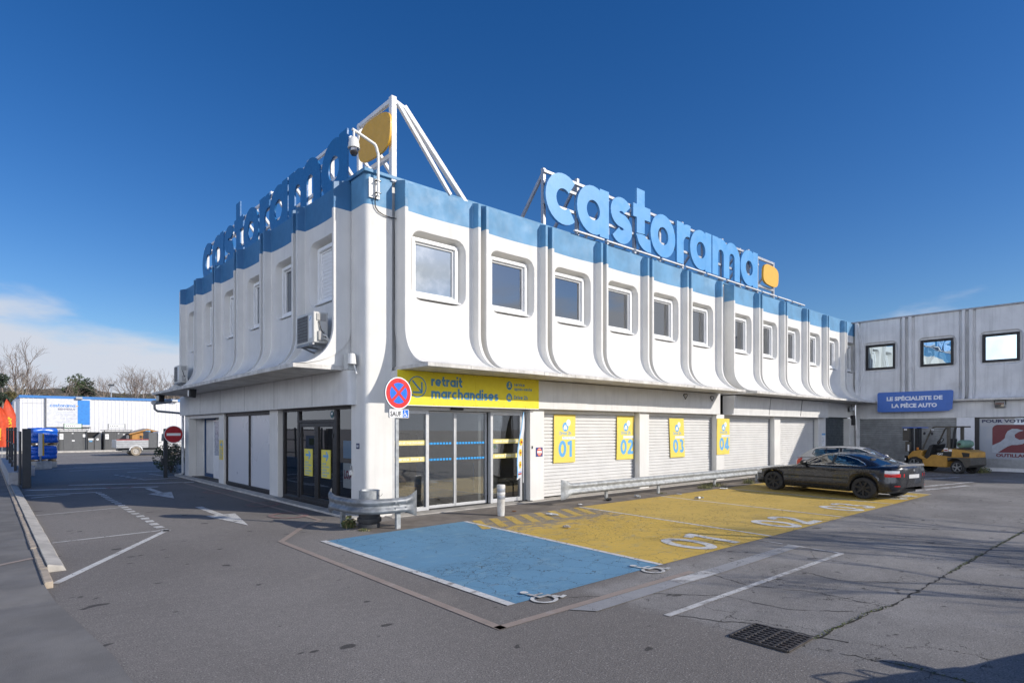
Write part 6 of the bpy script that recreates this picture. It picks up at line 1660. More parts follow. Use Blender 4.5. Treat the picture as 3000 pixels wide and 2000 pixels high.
# rear axle and front axle contact points of the photo give the heading
car = build_car('parked_car', 'dusty black two door coupe parked nose in on the yellow bays', coupe, (14.13, -5.05, .012), -R(11.9), (1.12, 1.12, .985))
b = MB(); b.use(BLKPL); b.prism([(-.62, .985), (.62, .985), (.58, 1.06), (-.58, 1.06)], lambda u, v, d: (u, 2.1325 - _sq(4.40) + d, v + .01), -.035, .01)
b.cur = 0; b.mats = [mat('matt_grey_primer', (.16, .16, .165), .7, var=.1)]; b.mi = [0] * len(b.mi); b.build('boot_spoiler', car, bevel=.012)
DLH = [(.98, .97), (1.35, 1.22), (1.62, 1.335), (2.3, 1.375), (2.95, 1.345), (3.15, 1.30), (3.22, 1.14), (3.02, 1.02), (2.2, .985), (.98, .97)]
def cls_hatch(x, z, j):
    if 1.15 < x < 2.25 and .30 < z < .95 and 1 <= j <= 8: return 'door'
    if 2.29 < x < 2.95 and .55 < z < .97 and 1 <= j <= 8: return 'rear_door'
    if (x < .35 or x > 3.45) and z < .55: return 'bumper_trim'
    return 'body'
hatch = dict(L=3.81, ax=(.74, 3.21), rw=.295, ra=.335, tw=.185, cr=.995, crown=.03,
    w=[(0, .56), (.06, .66), (.2, .745), (.5, .80), (.9, .825), (2.2, .83), (3.2, .82), (3.55, .79), (3.72, .74), (3.81, .66)],
    top=[(0, .60), (.05, .67), (.2, .75), (.6, .86), (.95, .94), (1.4, .975), (2.5, .99), (3.2, 1.01), (3.6, 1.0), (3.75, .96), (3.81, .88)],
    low=[(0, .30), (.05, .22), (.4, .20), (1.3, .20), (2.6, .20), (3.4, .26), (3.81, .36)],
    sh=[(0, .52), (.2, .66), (.8, .80), (1.5, .87), (2.6, .90), (3.4, .91), (3.81, .80)],
    roof=[(.86, .93), (1.1, 1.10), (1.42, 1.30), (1.75, 1.405), (2.2, 1.435), (2.8, 1.42), (3.2, 1.375), (3.42, 1.27), (3.60, 1.12), (3.72, .985)],
    wr=[(.86, .66), (1.5, .60), (2.2, .585), (3.2, .565), (3.72, .60)], wb=[(.86, .70), (1.3, .755), (2.2, .765), (3.2, .74), (3.72, .66)], gh=(.86, 3.72),
    side=[[(1.02, .985), (1.36, 1.21), (1.62, 1.325), (2.20, 1.365), (2.18, .995)], [(2.30, 1.0), (2.32, 1.362), (2.90, 1.34), (3.12, 1.29), (3.17, 1.14), (3.0, 1.03)]],
    ws=(.93, 1.60), rs=(3.30, 3.62), dlo=DLH, chrome=True, trimline=BLKPL, pillars=[(2.19, .995, 2.215, 1.365, .095), (2.72, 1.01, 2.74, 1.35, .03)],
    seams=[[(1.16, .95), (1.13, .62), (1.2, .32)], [(2.27, .98), (2.27, .62), (2.22, .32)], [(2.95, .98), (2.93, .75)], [(1.2, .32), (2.22, .32)]],
    handles=[(1.98, .82), (2.72, .84)], handle_m=BLKPL, mirror=(1.18, .99), mirror_m=SILVERP, strip=((1.12, .56), (2.88, .58)), trim=mat('grey_bumper_plastic', (.09, .09, .092), .6),
    lamps=[('tail_light', TAIL, (3.55, 3.775, .72, .98)), ('headlight', LAMPW, (.03, .36, .60, .73))],
    plates=[('rear_plate', MATS['plate_grey'], [(-.26, .62), (.26, .62), (.26, .73), (-.26, .73)]), ('front_grille', BLKPL, [(-.35, .36), (.35, .36), (.35, .48), (-.35, .48)])],
    cab=(.9, 3.4), seats=[(1.75, -.34), (1.75, .34), (2.55, -.33), (2.55, .33)], rim=SILRIM, spokes=6, paint=SILVERP, cls=cls_hatch, pale=True)
hcar = build_car('parked_car', 'silver grey hatchback parked nose out beyond the black coupe', hatch, (17.92, -4.45, .005), R(183), (1.03, 1.03, 1.0))
# a second hatchback stands out of frame beside the camera: its shadow falls across the lower right corner
h2 = copy_tree(hcar); h2.location = (-.3, -13.95, 0); h2.rotation_euler = (0, 0, -R(90)); h2.scale = (1.14, 1.14, 1.08)
tag(h2, 'hatchback parked beside the camera, out of frame, shadowing the lower right asphalt', 'car')

# ---- forklift
FY = mat('forklift_yellow', (.50, .27, .055), .5, var=.12, scale=4, dirt=(.14, .09, .04), dirt_amt=.5, dirt_lo=.55); FG = mat('forklift_grey', (.085, .078, .066), .55, var=.15, dirt=(.16, .13, .10), dirt_amt=.3); FD = mat('forklift_dark', (.025, .026, .028), .6, var=.2)
t = thing('forklift', 'yellow and grey forklift with green gas bottle parked before the grey shutter', 'forklift', (28.02, -4.95, 0), -R(19.5))
# local: +y is forward, -x is the side seen in the photo
def sidep(b, pts, x0, x1): b.prism(pts, lambda u, v, d: (d, u, v), x0, x1)
b = MB(); b.use(FY)
sidep(b, [(-.52, .27), (.55, .27), (.62, .60), (.40, .62), (.16, .84), (-.10, .86), (-.28, 1.02), (-.42, 1.18), (-1.30, 1.10), (-1.56, 1.02), (-1.58, .76), (-.58, .74)], -.56, .56)
b.build('body', t, bevel=.03)
b = MB(); b.use(FG); sidep(b, [(-.56, .745), (-1.585, .765), (-1.60, .42), (-1.40, .30), (-1.30, .32), (-1.22, .56), (-1.02, .70), (-.78, .70), (-.58, .55)], -.57, .57); b.build('counterweight', t, bevel=.02)
b = MB(); b.use(FD); sidep(b, [(.02, .86), (-.75, .78), (-.78, 1.02), (-.35, 1.02), (-.12, .98)], -.566, -.555); sidep(b, [(-1.20, 1.0), (-1.54, .98), (-1.52, .80), (-1.26, .78)], -.566, -.555); b.build('side_panel', t, smooth=0)
b = MB(); b.use(PWHITE); letter(b, 'CAT', lambda u, v, d=0.: (-.5675 - d, -.12 - u, .85 + v), .085, .26, 'L', .05); b.box(-.569, -.5672, -.60, -.42, 1.02, 1.18); b.box(-.569, -.5672, -.78, -.63, 1.03, 1.13); b.use(MATS['print_red']); b.box(-.571, -.5692, -.58, -.44, 1.05, 1.11); b.build('sticker', t, smooth=0)
b = MB(); b.use(FD); sidep(b, [(.62, .62), (.30, 1.28), (.14, 1.36), (.20, 1.12), (.28, .86), (.20, .60), (.30, .58)], -.50, .50); b.build('dashboard', t, bevel=.03)
b = MB(); b.use(FY); sidep(b, [(.40, .62), (.60, .60), (.86, .72), (1.18, .66), (1.24, .56), (1.30, .72), (1.06, .98), (.72, 1.06), (.56, 1.02), (.66, .80)], -.60, .60); b.build('front_fender', t, bevel=.02)
b = MB(); b.use(FD); sidep(b, [(-.30, 1.04), (.10, 1.02), (.12, 1.12), (-.26, 1.16)], -.30, .30); sidep(b, [(-.44, 1.12), (-.32, 1.12), (-.40, 1.62), (-.52, 1.60)], -.28, .28); sidep(b, [(-.2, 1.28), (.12, 1.26), (.12, 1.33), (-.2, 1.36)], -.34, -.26); b.build('seat', t, bevel=.03)
b = MB(); b.use(FD); b.tube([(.02 + .17 * math.cos(a), .10 - .10 * math.sin(a), 1.50 + .13 * math.sin(a)) for a in [2 * math.pi * k / 20 for k in range(21)]], .018, 6); b.tube([(.02, .10, 1.50), (.02, .22, 1.3)], .025, 6); b.build('steering_wheel', t)
for x in (-.50, .50):
    b = MB(); b.use(FG); b.tube([(x, .66, 1.0), (x, .20, 2.05), (x, .10, 2.16), (x, -.05, 2.20)], .038, 8); b.build('guard_front_leg', t)
    b = MB(); b.use(FG); b.box(x - .05, x + .05, -.66, -.53, 1.12, 2.16); b.build('guard_rear_leg', t, bevel=.01)
    b = MB(); b.use(FG); b.box(x - .04, x + .04, -.95, .02, 2.15, 2.22); b.build('guard_rail', t, bevel=.01)
b = MB(); b.use(FG)
for y in (-.10, -.25, -.40, -.55, -.70): b.box(-.46, .46, y - .02, y + .02, 2.165, 2.21)
b.build('guard_bars', t)
b = MB(); b.use(FD); b.tube([(-.42, -.72, 1.14), (-.42, -.80, 1.9), (-.42, -.86, 2.16)], .05, 8); b.build('exhaust_leg', t)
for x in (-.30, .30):
    b = MB(); b.use(FD); b.box(x - .06, x + .06, 1.22, 1.40, .12, 2.14); b.build('mast_channel', t, bevel=.01)
b = MB(); b.use(FG); b.box(-.46, -.34, 1.26, 1.50, .95, 1.45); b.box(-.48, -.33, 1.30, 1.62, 1.50, 2.13); b.use(PWHITE); b.box(-.484, -.481, 1.40, 1.55, 2.02, 2.09); b.box(-.464, -.461, 1.30, 1.38, .98, 1.30); b.build('mast_cover', t, bevel=.008)
b = MB(); b.use(RBLUE); b.box(-.5, .45, .95, 1.64, 2.135, 2.165); b.build('mast_top', t, bevel=.008)
b = MB(); b.use(FD); b.box(-.18, -.10, 1.10, 1.2, .4, 2.1); b.tube([(.05, 1.16, .3), (.05, 1.16, 2.1)], .05, 10); b.build('hydraulic_ram', t)
b = MB(); b.use(FD); b.box(-.52, .52, 1.42, 1.50, .25, .75); b.use(PWHITE); b.box(-.525, -.521, 1.43, 1.49, .52, .62); b.build('fork_carriage', t, bevel=.01)
for x in (-.34, .34):
    b = MB(); b.use(FD); sidep(b, [(1.50, .06), (2.55, .05), (2.55, .07), (1.56, .11), (1.56, .70), (1.50, .70)], x - .06, x + .06); b.build('fork', t)
b = MB(); b.use(mat('gas_bottle_green', (.14, .26, .20), .5, var=.12, dirt=(.1, .13, .1), dirt_amt=.4)); b.lathe([(.0001, -.42), (.10, -.41), (.17, -.36), (.19, -.28), (.19, .28), (.17, .36), (.10, .41), (.0001, .42)], (0, -1.02, 1.38), 20, 'x'); b.build('gas_bottle', t)
b = MB(); b.use(IRON); b.lathe([(.06, -.47), (.06, -.40)], (0, -1.02, 1.38), 10, 'x'); b.box(-.3, .3, -1.2, -.85, 1.12, 1.2); b.build('bottle_valve', t)
b = MB(); b.use(LAMPW); b.lathe([(.05, -.04), (.06, .0), (.05, .04)], (-.50, .14, 2.05), 12, 'y'); b.build('headlight', t)
b = MB(); b.use(mat('amber_lamp', (.65, .20, .02), .3)); b.box(-.58, -.52, .78, .86, 1.06, 1.18); b.build('indicator', t, bevel=.008)
for x, y, m_ in ((-.62, .45, FD), (-.58, .12, FD)):
    b = MB(); b.use(m_); b.lathe([(.0001, -.02), (.07, -.015), (.07, .015), (.0001, .02)], (x, y, 1.86), 12, 'y'); b.build('mirror', t)
for y, r, w, x in ((.92, .36, .26, .53), (-1.02, .30, .22, .50)):
    for sd in (-1, 1): wheel(t, (sd * x, y, r), r, w, GREYSTEEL, 5, sd)

# ---- tipper truck in the far yard (heads along +x)
TW = mat('truck_white', (.72, .72, .71), .4, var=.05); TGR = mat('truck_grey', (.12, .125, .13), .6, var=.1)
t = thing('tipper_truck', 'white tipper truck with low silver sided bed in the far yard', 'truck', (2.14, 41.9, 0))
ALS = mat('silver_sides', (.50, .51, .52), .4, metal=.4, var=.1)
b = MB(); b.use(ALS)
b.box(-1.28, .84, -.72, -.68, .62, 1.22); b.box(-1.28, .84, 1.35, 1.39, .62, 1.22); b.box(-1.30, -1.26, -.72, 1.39, .62, 1.22); b.box(-1.28, .84, -.70, 1.37, .60, .66)
for z in (.74, .92, 1.06): b.box(-1.27, .83, -.745, -.72, z, z + .05)
b.build('bed', t, bevel=.01)
b = MB(); b.use(mat('red_rail', (.45, .06, .05), .5)); b.box(-1.28, .84, -.75, -.66, 1.22, 1.27); b.build('bed_rail', t)
b = MB(); b.use(TGR); b.box(.86, 1.42, -.70, 1.36, .58, 1.78); b.box(.84, .88, -.74, 1.40, .6, 1.90); b.build('tool_locker', t, bevel=.015)
b = MB(); b.use(TGR); b.box(-1.1, 2.9, -.25, .9, .38, .56); b.box(-.9, 1.4, -.55, -.5, .30, .46); b.build('chassis', t)
b = MB(); b.use(TW); b.prism([(1.46, .22), (3.15, .22), (3.20, .70), (2.95, .98), (2.48, 1.10), (2.12, 1.74), (1.98, 1.84), (1.50, 1.86)], lambda u, v, d: (u, d, v), -.68, 1.34); b.build('cab', t, bevel=.05)
b = MB(); b.use(CARGL if False else mirror_glass('truck_window', (.7, .8, .9), .25, (.05, .06, .07))); b.prism([(1.72, 1.12), (2.36, 1.12), (2.06, 1.66), (1.76, 1.70)], lambda u, v, d: (u, d, v), -.692, -.684); b.build('side_window', t, smooth=0)
b = MB(); b.use(BLKPL); b.lathe([(.0001, -.06), (.09, -.05), (.09, .05), (.0001, .06)], (2.30, -.85, 1.25), 12, 'y'); b.bar((2.3, -.8, 1.2), (2.3, -.68, 1.15), .04, .04); b.box(1.55, 1.75, -.70, -.681, .98, 1.02); b.build('mirror', t)
b = MB(); b.use(TW); b.prism([(.47 * math.cos(R(a)), .36 + .47 * math.sin(R(a))) for a in range(10, 171, 10)] + [(.40 * math.cos(R(a)), .36 + .40 * math.sin(R(a))) for a in range(170, 9, -10)], lambda u, v, d: (u, d, v), -.74, -.42); b.build('mudguard', t)
MUD = mat('muddy_tyre', (.30, .25, .19), .9, var=.3, scale=8)
for x, y in ((0, -.62), (0, 1.28), (2.63, -.60), (2.63, 1.26)):
    q = bpy.data.objects.new('wheel', None); C.objects.link(q); q.parent = t; q.location = (x, y, .36); q.rotation_euler = (0, 0, R(90))
    b = MB(); b.use(MUD); b.lathe([(.22, -.12), (.34, -.12), (.36, -.08), (.36, .08), (.34, .12), (.22, .12)], (0, 0, 0), 28, 'x', False); b.build('tyre', q)
    b = MB(); b.use(mat('muddy_rim', (.45, .42, .38), .7, var=.2)); b.lathe([(.23, -.11), (.20, -.06), (.12, -.05), (.10, -.10), (.0001, -.10)], (0, 0, 0), 20, 'x', False); b.lathe([(.23, .11), (.20, .06), (.0001, .05)], (0, 0, 0), 20, 'x', False); b.build('rim', q)
# ------------------------------------------------------------------ the yard and what stands behind it
def at(u, d, z=0.):
    """point at image column u (of 3000) and depth d from the viewpoint"""
    r = (u - 1500) / 1740. * d
    return (-6.637 + r * .74783 + d * .66389, -12.616 - r * .66389 + d * .74783, z)
# warehouse with corrugated white cladding
CLAD = mat('white_cladding', (.70, .70, .71), .5, var=.04, dirt=(.5, .49, .47), dirt_amt=.25)
EDGEB = mat('blue_trim_paint', (.05, .20, .50), .45, var=.05)
t = thing('warehouse', 'low white corrugated warehouse with blue roof trim across the yard', 'building', (-4.3, 56, 0))
def clad(b, x0, x1, z0, z1, y, pitch=.33, o=.035):
    rows = []; x = x0; prof = []
    while x < x1:
        for t_, d in ((0, 0), (.55, 0), (.65, -o), (.9, -o), (1, 0)): prof.append((min(x1, x + t_ * pitch), d))
        x += pitch
    b.grid([[(x, y + d, z) for x, d in prof] for z in (z0, z1)])
b = MB(); b.use(CLAD); clad(b, 0, 34, 0, 4.86, 0); b.build('front_wall', t, smooth=0)
b = MB(); b.use(CLAD); b.box(0.001, .1, .05, 30, 0, 4.86); b.box(-.35, 0, .5, 5.5, 1.9, 4.75); b.build('side_wall', t, smooth=0)
b = MB(); b.use(EDGEB); b.box(-.06, 34, -.10, 30, 4.86, 5.10); b.build('roof_trim', t, smooth=0)
b = MB(); b.use(mat('cladding_seam', (.4, .4, .41), .6)); b.box(.15, 1.75, -.052, -.042, 4.38, 4.40); b.build('seam', t, smooth=0)
def small_lamp(x):
    t_ = thing('floodlight', 'small dark floodlight on the blue roof trim %s' % ('above the welcome board' if x < 0 else 'near the lane corner'), 'floodlight', (x, 55.8, 4.95), 0, 'warehouse floodlights')
    b = MB(); b.use(GREYSTEEL); b.prism([(-.25, -.10), (.05, -.14), (.1, .06), (-.2, .10)], lambda u, v, d: (d, u, v), -.25, .25); b.build('housing', t_, bevel=.01)
small_lamp(-.05); small_lamp(7.9)
t = thing('welcome_board', 'white welcome board with blue stripe on the warehouse wall', 'sign', (-2.45, 55.86, 2.25))
b = MB(); b.use(mat('board_white', (.66, .67, .69), .5)); b.box(0, 3.30, -.05, .05, 0, 2.60); b.build('board', t, bevel=.01)
b = MB(); b.use(mat('board_frame', (.12, .12, .13), .6)); b.box(-.06, -.002, -.08, .08, -.05, 2.63); b.box(-.002, 3.3, -.08, .06, -.05, -.002); b.build('frame', t, smooth=0)
b = MB(); b.use(mat('board_blue', (.04, .24, .66), .5)); b.box(2.30, 3.24, -.056, -.0515, .20, 2.50); b.build('blue_stripe', t, smooth=0)
b = MB(); b.use(MATS['board_blue']); f = lambda u, v, d=0.: (u, -.053 - d, v)
w_ = strokes_w('castorama', .24, .08); strokes(b, 'castorama', lambda u, v, d=0.: f(.24 + u, 1.84 + v, d), 1.88 / w_, .24, .08, eps=.0004)
b.use(mat('board_text', (.12, .12, .22), .6)); letter(b, 'BIENVENUE', lambda u, v, d: f(2.12 + u, 1.56 + v, d), .17, 1.28, 'R', .02)
b.use(mat('board_small_text', (.36, .40, .58), .6))
for tx, z, wd in (('Nous vous accueillons', 1.33, 1.30), ('du lundi au samedi', 1.18, 1.10), ('de 8h00 a 20h00', 1.03, 1.0), ('Le cour des matériaux', .82, 1.12), ('de 7h00 a 20h00', .67, .86), ('Le dimanche de 9h00 a 19h00', .45, 1.52)):
    letter(b, tx, lambda u, v, d, z=z: f(2.12 + u, z + v, d), .085, wd, 'R', .0)
b.use(DOTY); b.poly([f(2.27 + .09 * math.cos(R(a)), 1.95 + .045 * math.sin(R(a)), .006) for a in range(0, 360, 30)])
b.build('lettering', t, smooth=0)
# recycling cabins
KG = mat('anthracite_sheet', (.105, .108, .112), .55, var=.08); KGD = mat('dark_gap', (.03, .03, .032), .8)
def ribs(b, x0, x1, z0, z1, y, p=.12):
    n = int((x1 - x0) / p)
    for i in range(n): b.box(x0 + i * p, x0 + i * p + p * .6, y - .02, y - .001, z0, z1)
def cabin(name, label, x, w, doors, notices, board_x, bcol, h=1.80):
    t = thing(name, label, 'cabin', (x, 54, .13))
    b = MB(); b.use(KG); b.box(0, w, 0, 1.3, 0, h - .1); ribs(b, .02, doors[0], .04, h - .12, 0); ribs(b, doors[1], w - .02, .04, h - .12, 0); b.build('walls', t, smooth=0)
    b = MB(); b.use(KG); b.box(-.1, w + .1, -.25, 1.5, h, h + .05); b.build('roof', t, smooth=0)
    for xp in (.02, w - .04):
        b = MB(); b.use(GATE); b.box(xp - .03, xp + .03, -.2, -.14, 0, h); b.build('post', t, smooth=0)
    mid_ = (doors[0] + doors[1]) / 2
    for a, c in ((doors[0] + .01, mid_ - .005), (mid_ + .005, doors[1] - .01)):
        b = MB(); b.use(KG); b.box(a, c, -.03, -.002, .03, h - .14); b.build('door', t, bevel=.006)
    for k, (nx, nz, nw, nh, col) in enumerate(notices):
        b = MB(); b.use(col); b.box(nx, nx + nw, -.038, -.0305, nz, nz + nh); b.use(PBLACK)
        for q in range(2): b.box(nx + nw * .15, nx + nw * .8, -.040, -.0385, nz + nh * (.3 + .3 * q), nz + nh * (.36 + .3 * q))
        b.build('notice', t, smooth=0)
    b = MB(); b.use(PWHITE); b.box(board_x, board_x + 1.22, -.12, -.09, h + .27, h + .58); b.use(bcol); b.box(board_x - .03, board_x + 1.25, -.115, -.095, h + .24, h + .61)
    b.use(KG)
    for q in range(5): b.box(board_x + .1 + q * .14, board_x + .17 + q * .14, -.124, -.1205, h + .38, h + .46)
    b.build('sign_board', t, smooth=0)
    for xp in (board_x - .06, board_x + 1.28):
        b = MB(); b.use(GATE); b.box(xp - .02, xp + .02, -.12, -.08, h + .05, h + .62); b.build('sign_post', t, smooth=0)
cabin('recycling_cabin', 'anthracite recycling cabin with double doors and green edged sign', -1.70, 2.10, (.34, 1.72), [(.06, 1.0, .28, .52, PWHITE), (1.76, 1.2, .2, .26, PWHITE), (.96, .82, .2, .12, PWHITE), (.95, 1.5, .12, .08, PWHITE)], .42, mat('green_edge', (.10, .36, .14), .6))
cabin('recycling_cabin', 'anthracite ribbed recycling cabin with white notices behind the truck', 1.66, 2.16, (1.0, 2.0), [(.10, .98, .28, .48, PWHITE), (1.5, 1.36, .18, .1, PWHITE), (1.78, 1.0, .22, .34, PWHITE), (1.10, 1.48, .1, .06, PWHITE)], .38, mat('grey_edge', (.3, .33, .36), .6))
t = thing('container_bin', 'low anthracite drop off bin between the two recycling cabins', 'bin', (.44, 54, .13))
b = MB(); b.use(KG); b.box(0, .46, 0, .9, 0, 1.1); b.build('body', t, bevel=.01)
b = MB(); b.use(KG); b.prism([(.5, 0), (1.0, 0), (1.0, 1.62), (.5, 1.12)], lambda u, v, d: (u, d, v), 0, .9); b.build('sloped_body', t, bevel=.01)
b = MB(); b.use(PWHITE); b.box(.03, .42, -.012, -.002, .92, 1.06); b.disc((.74, -.006, .98), .10, 16); b.use(PBLUE); b.box(.1, .34, -.012, -.002, .76, .86); b.build('notice', t, smooth=0)
b = MB(); b.use(KGD); b.box(0, 1.0, .95, 1.3, 0, 1.64); b.build('back_box', t, smooth=0)
# wooden garden shed
WOODO = mat('orange_pine', (.48, .235, .06), .6, var=.15, scale=3); ROOFS = mat('shed_roof_felt', (.20, .20, .205), .9, var=.1)
t = thing('garden_shed', 'orange pine garden shed with small paned window behind the truck', 'shed', (3.65, 52.8, .13))
b = MB(); b.use(WOODO)
for i in range(12): b.box(.08, 2.5, -.015 * (i % 2) - .01, .02, i * .125, i * .125 + .12)
b.prism([(0.02, 1.5), (2.56, 1.5), (1.29, 1.90)], lambda u, v, d: (u, d, v), -.01, .02); b.box(.08, 2.5, .02, 2.0, 0, 1.5); b.build('walls', t, smooth=0)
b = MB(); b.use(ROOFS)
for sx in (-1, 1): b.prism([(1.29, 1.93), (1.29, 1.98), (1.29 + sx * 1.5, 1.55), (1.29 + sx * 1.5, 1.50)], lambda u, v, d: (u, d, v), -.25, 2.1)
b.use(WOODO)
for sx in (-1, 1): b.prism([(1.29, 1.83), (1.29, 1.93), (1.29 + sx * 1.5, 1.50), (1.29 + sx * 1.5, 1.40)], lambda u, v, d: (u, d, v), -.28, -.251)
b.build('roof', t, smooth=0)
for x in (.66, 1.42):
    b = MB(); b.use(mat('pane_dark', (.05, .055, .06), .2)); b.box(x, x + .46, -.035, -.03, .85, 1.30); b.use(WOODO)
    for q in ((x - .04, x, .80, 1.35), (x + .46, x + .50, .80, 1.35), (x, x + .46, 1.30, 1.35), (x, x + .46, .80, .85), (x + .21, x + .25, .85, 1.30), (x, x + .46, 1.055, 1.095)): b.box(q[0], q[1], -.05, -.03, q[2], q[3])
    b.build('window', t, smooth=0)
b = MB(); b.use(PBLUE); b.box(1.1, 1.5, -.3, -.285, 1.66, 1.78); b.build('blue_plate', t, smooth=0)
# pallets under blue sheeting
TARP = mat('blue_plastic_sheet', (.012, .115, .56), .3, var=.12, spec=.6, coat=.3); PALW = mat('pallet_wood', (.50, .34, .18), .8, var=.25, scale=6)
def pallet(loc, rz, label, h, seed):
    t = thing('covered_pallet', label, 'pallet', loc, rz, 'blue covered pallets stacked by the lane')
    b = MB(); b.use(PALW)
    for y in (-.45, 0, .42):
        b.box(-.56, .56, y - .05, y + .06, 0, .02)
        for x in (-.50, 0, .44): b.box(x - .05, x + .07, y - .05, y + .06, .02, .11)
    for i in range(6): y = -.48 + i * .18; b.box(-.56, .56, y, y + .12, .112, .135)
    b.build('pallet', t, smooth=0)
    random.seed(seed); b = MB(); b.use(TARP); rows = []; n = 48; m = 14
    for j in range(m + 1):
        z = .13 + h * j / m; row = []
        for i in range(n):
            a = 2 * math.pi * i / n; c, s_ = math.cos(a), math.sin(a); k = (abs(c) ** 9 + abs(s_) ** 9) ** (-1 / 9)
            lay = .05 * abs(math.sin(j / m * math.pi * 3)) ** .5
            o = .04 * mnoise.noise(Vector((c * 2.2 + seed, s_ * 2.2, z * 6))) + .025 * mnoise.noise(Vector((c * 7, s_ * 7, z * 12)))
            row.append(((.54 + lay + o) * k * c, (.50 + lay + o) * k * s_, z + .03 * mnoise.noise(Vector((c * 3, s_ * 3, j)))))
        rows.append(row)
    for q in (.6, .02): rows.append([(p[0] * q, p[1] * q, .13 + h + .05 * mnoise.noise(Vector((p[0] * 3, p[1] * 3, seed)))) for p in rows[m]])
    b.grid(rows, True); b.build('plastic_sheet', t, smooth=50)
p0 = at(122, 32.2)
pallet((p0[0], p0[1], .33), R(10), 'lower blue covered pallet behind the concrete block', .70, 2)
pallet((p0[0] + .02, p0[1], 1.20), R(14), 'upper blue covered pallet stacked on the lower one', .80, 5)
b = MB(); b.use(CONC_L); b.box(-.55, .55, -.5, .5, 0, .33); o = b.build('concrete_block', None, bevel=.02); o.location = (p0[0], p0[1], 0); o.rotation_euler = (0, 0, R(12)); tag(o, 'concrete block carrying the blue covered pallets', 'block')
b = MB(); b.use(CONC_L); b.box(-.44, .44, -.25, .25, 0, .40); o = b.build('concrete_block', None, bevel=.02); p1 = at(118, 30.8); o.location = p1; o.rotation_euler = (0, 0, R(38)); tag(o, 'pale concrete block holding the yellow striped marker post', 'block')
b = MB(); b.use(mat('grey_blue_concrete', (.40, .41, .43), .85)); b.box(-.12, .12, -.2, .2, 0, .42); o = b.build('concrete_block', None, bevel=.02); o.location = at(92, 26.5); tag(o, 'small shaded concrete block behind the dark gate pillar', 'block')
t = thing('marker_post', 'yellow and white vertical marker board on concrete block', 'marker', at(119, 30.5, .40), R(38))
b = MB(); b.use(GALV); b.box(-.03, .03, -.02, .02, 0, .5); b.build('post', t)
b = MB(); b.use(PWHITE); b.box(-.13, .06, -.04, -.02, .30, 1.45); b.use(mat('marker_yellow', (.75, .42, .02), .4)); b.box(.061, .15, -.05, .03, .30, 1.45); b.build('board', t, smooth=0)
# red feather flags on the left
FRED = mat('orange_red_cloth', (.62, .065, .015), .6, var=.15); FYEL = mat('flag_yellow', (.75, .52, .03), .6)
def feather(loc, rz, label, s, words):
    t = thing('feather_flag', label, 'flag', loc, rz, 'red feather flags by the left fence')
    b = MB(); b.use(GALV); b.tube([(0, 0, 0), (0, 0, 2.6 * s), (.05, 0, 3.5 * s), (.25 * s, 0, 4.05 * s)], .02, 6); b.build('pole', t)
    b = MB(); b.use(FRED); rows = []
    for i in range(19):
        z = 1.1 + (4.05 - 1.1) * i / 18; w = (.70 if z < 2.9 else .70 * max(.05, 1 - ((z - 2.9) / 1.2) ** 1.6)); x0 = 0 if z < 2.9 else .22 * ((z - 2.9) / 1.15) ** 2
        rows.append([((x0 + w * j / 6) * s, .06 * math.sin(j * .9 + z), z * s) for j in range(7)])
    b.grid(rows); b.build('cloth', t, smooth=60)
    b = MB(); b.use(FYEL); w_ = .24 * s
    for k, tx in enumerate(words): letter(b, tx, lambda u, v, d, k=k: ((.22 - v + k * .26) * s, -.10 - d, (1.62 + u) * s), .19 * s, [1.0, 1.25][k] * s, 'L', .05)
    b.build('lettering', t, smooth=0)
a = at(6, 39); feather((a[0], a[1], 0), R(-5), 'tall orange red feather flag with yellow vertical lettering beside the fence', 1.0, ('FOIRE', 'AUX SAPINS'[:7]))
a = at(-10, 37); feather((a[0], a[1], 0), R(10), 'lower orange red feather flag at the left picture edge', .86, ('FOIRE',))
# lamp post in the yard beyond
t = thing('lamp_post', 'thin grey lamp post rising behind the warehouse roof', 'lamp post', at(326, 76))
b = MB(); b.use(GALV); b.tube([(0, 0, 0), (0, 0, 7.6)], [.09, .06], 8); b.build('pole', t)
b = MB(); b.use(GATE); b.box(-.3, .3, -.15, .15, 7.55, 7.75); b.build('lamp_head', t)
# ------------------------------------------------------------------ trees
BARK = mat('plane_bark', (.34, .30, .25), .9, var=.35, scale=3); TWIG = mat('winter_twigs', (.25, .20, .165), .9, var=.3)
def bare_tree_mesh(seed, h, spread=.9, lv=6):
    random.seed(seed); bt, bw = MB(), MB()
    def grow(p, d, L, r, k):
        n = 3 if k > 2 else 2; path = [p]; q = p; dd = d
        for i in range(n):
            dd = (dd + Vector((random.gauss(0, .13), random.gauss(0, .13), random.gauss(.03, .08)))).normalized(); q = q + dd * L / n; path.append(q)
        (bt if k >= lv - 2 else bw).tube(path, [r - (r * .40) * i / n for i in range(n + 1)], 6 if k >= lv - 2 else 3, caps=False)
        if k == 0: return
        c = random.choice((2, 3, 3)) if k > 1 else 3
        for i in range(c):
            a = random.uniform(0, 6.28); tilt = random.uniform(.30, .85) * spread
            u = dd.orthogonal().normalized(); w = dd.cross(u); nd = (dd * math.cos(tilt) + (u * math.cos(a) + w * math.sin(a)) * math.sin(tilt)).normalized()
            nd = (nd + Vector((0, 0, .16))).normalized(); s_ = path[-1] if i < 2 else path[-2].lerp(path[-1], .4)
            grow(s_, nd, L * random.uniform(.62, .86), r * .60, k - 1)
    grow(Vector((0, 0, 0)), Vector((random.gauss(0, .05), random.gauss(0, .05), 1)).normalized(), h * .30, h * .021, lv)
    return bt, bw
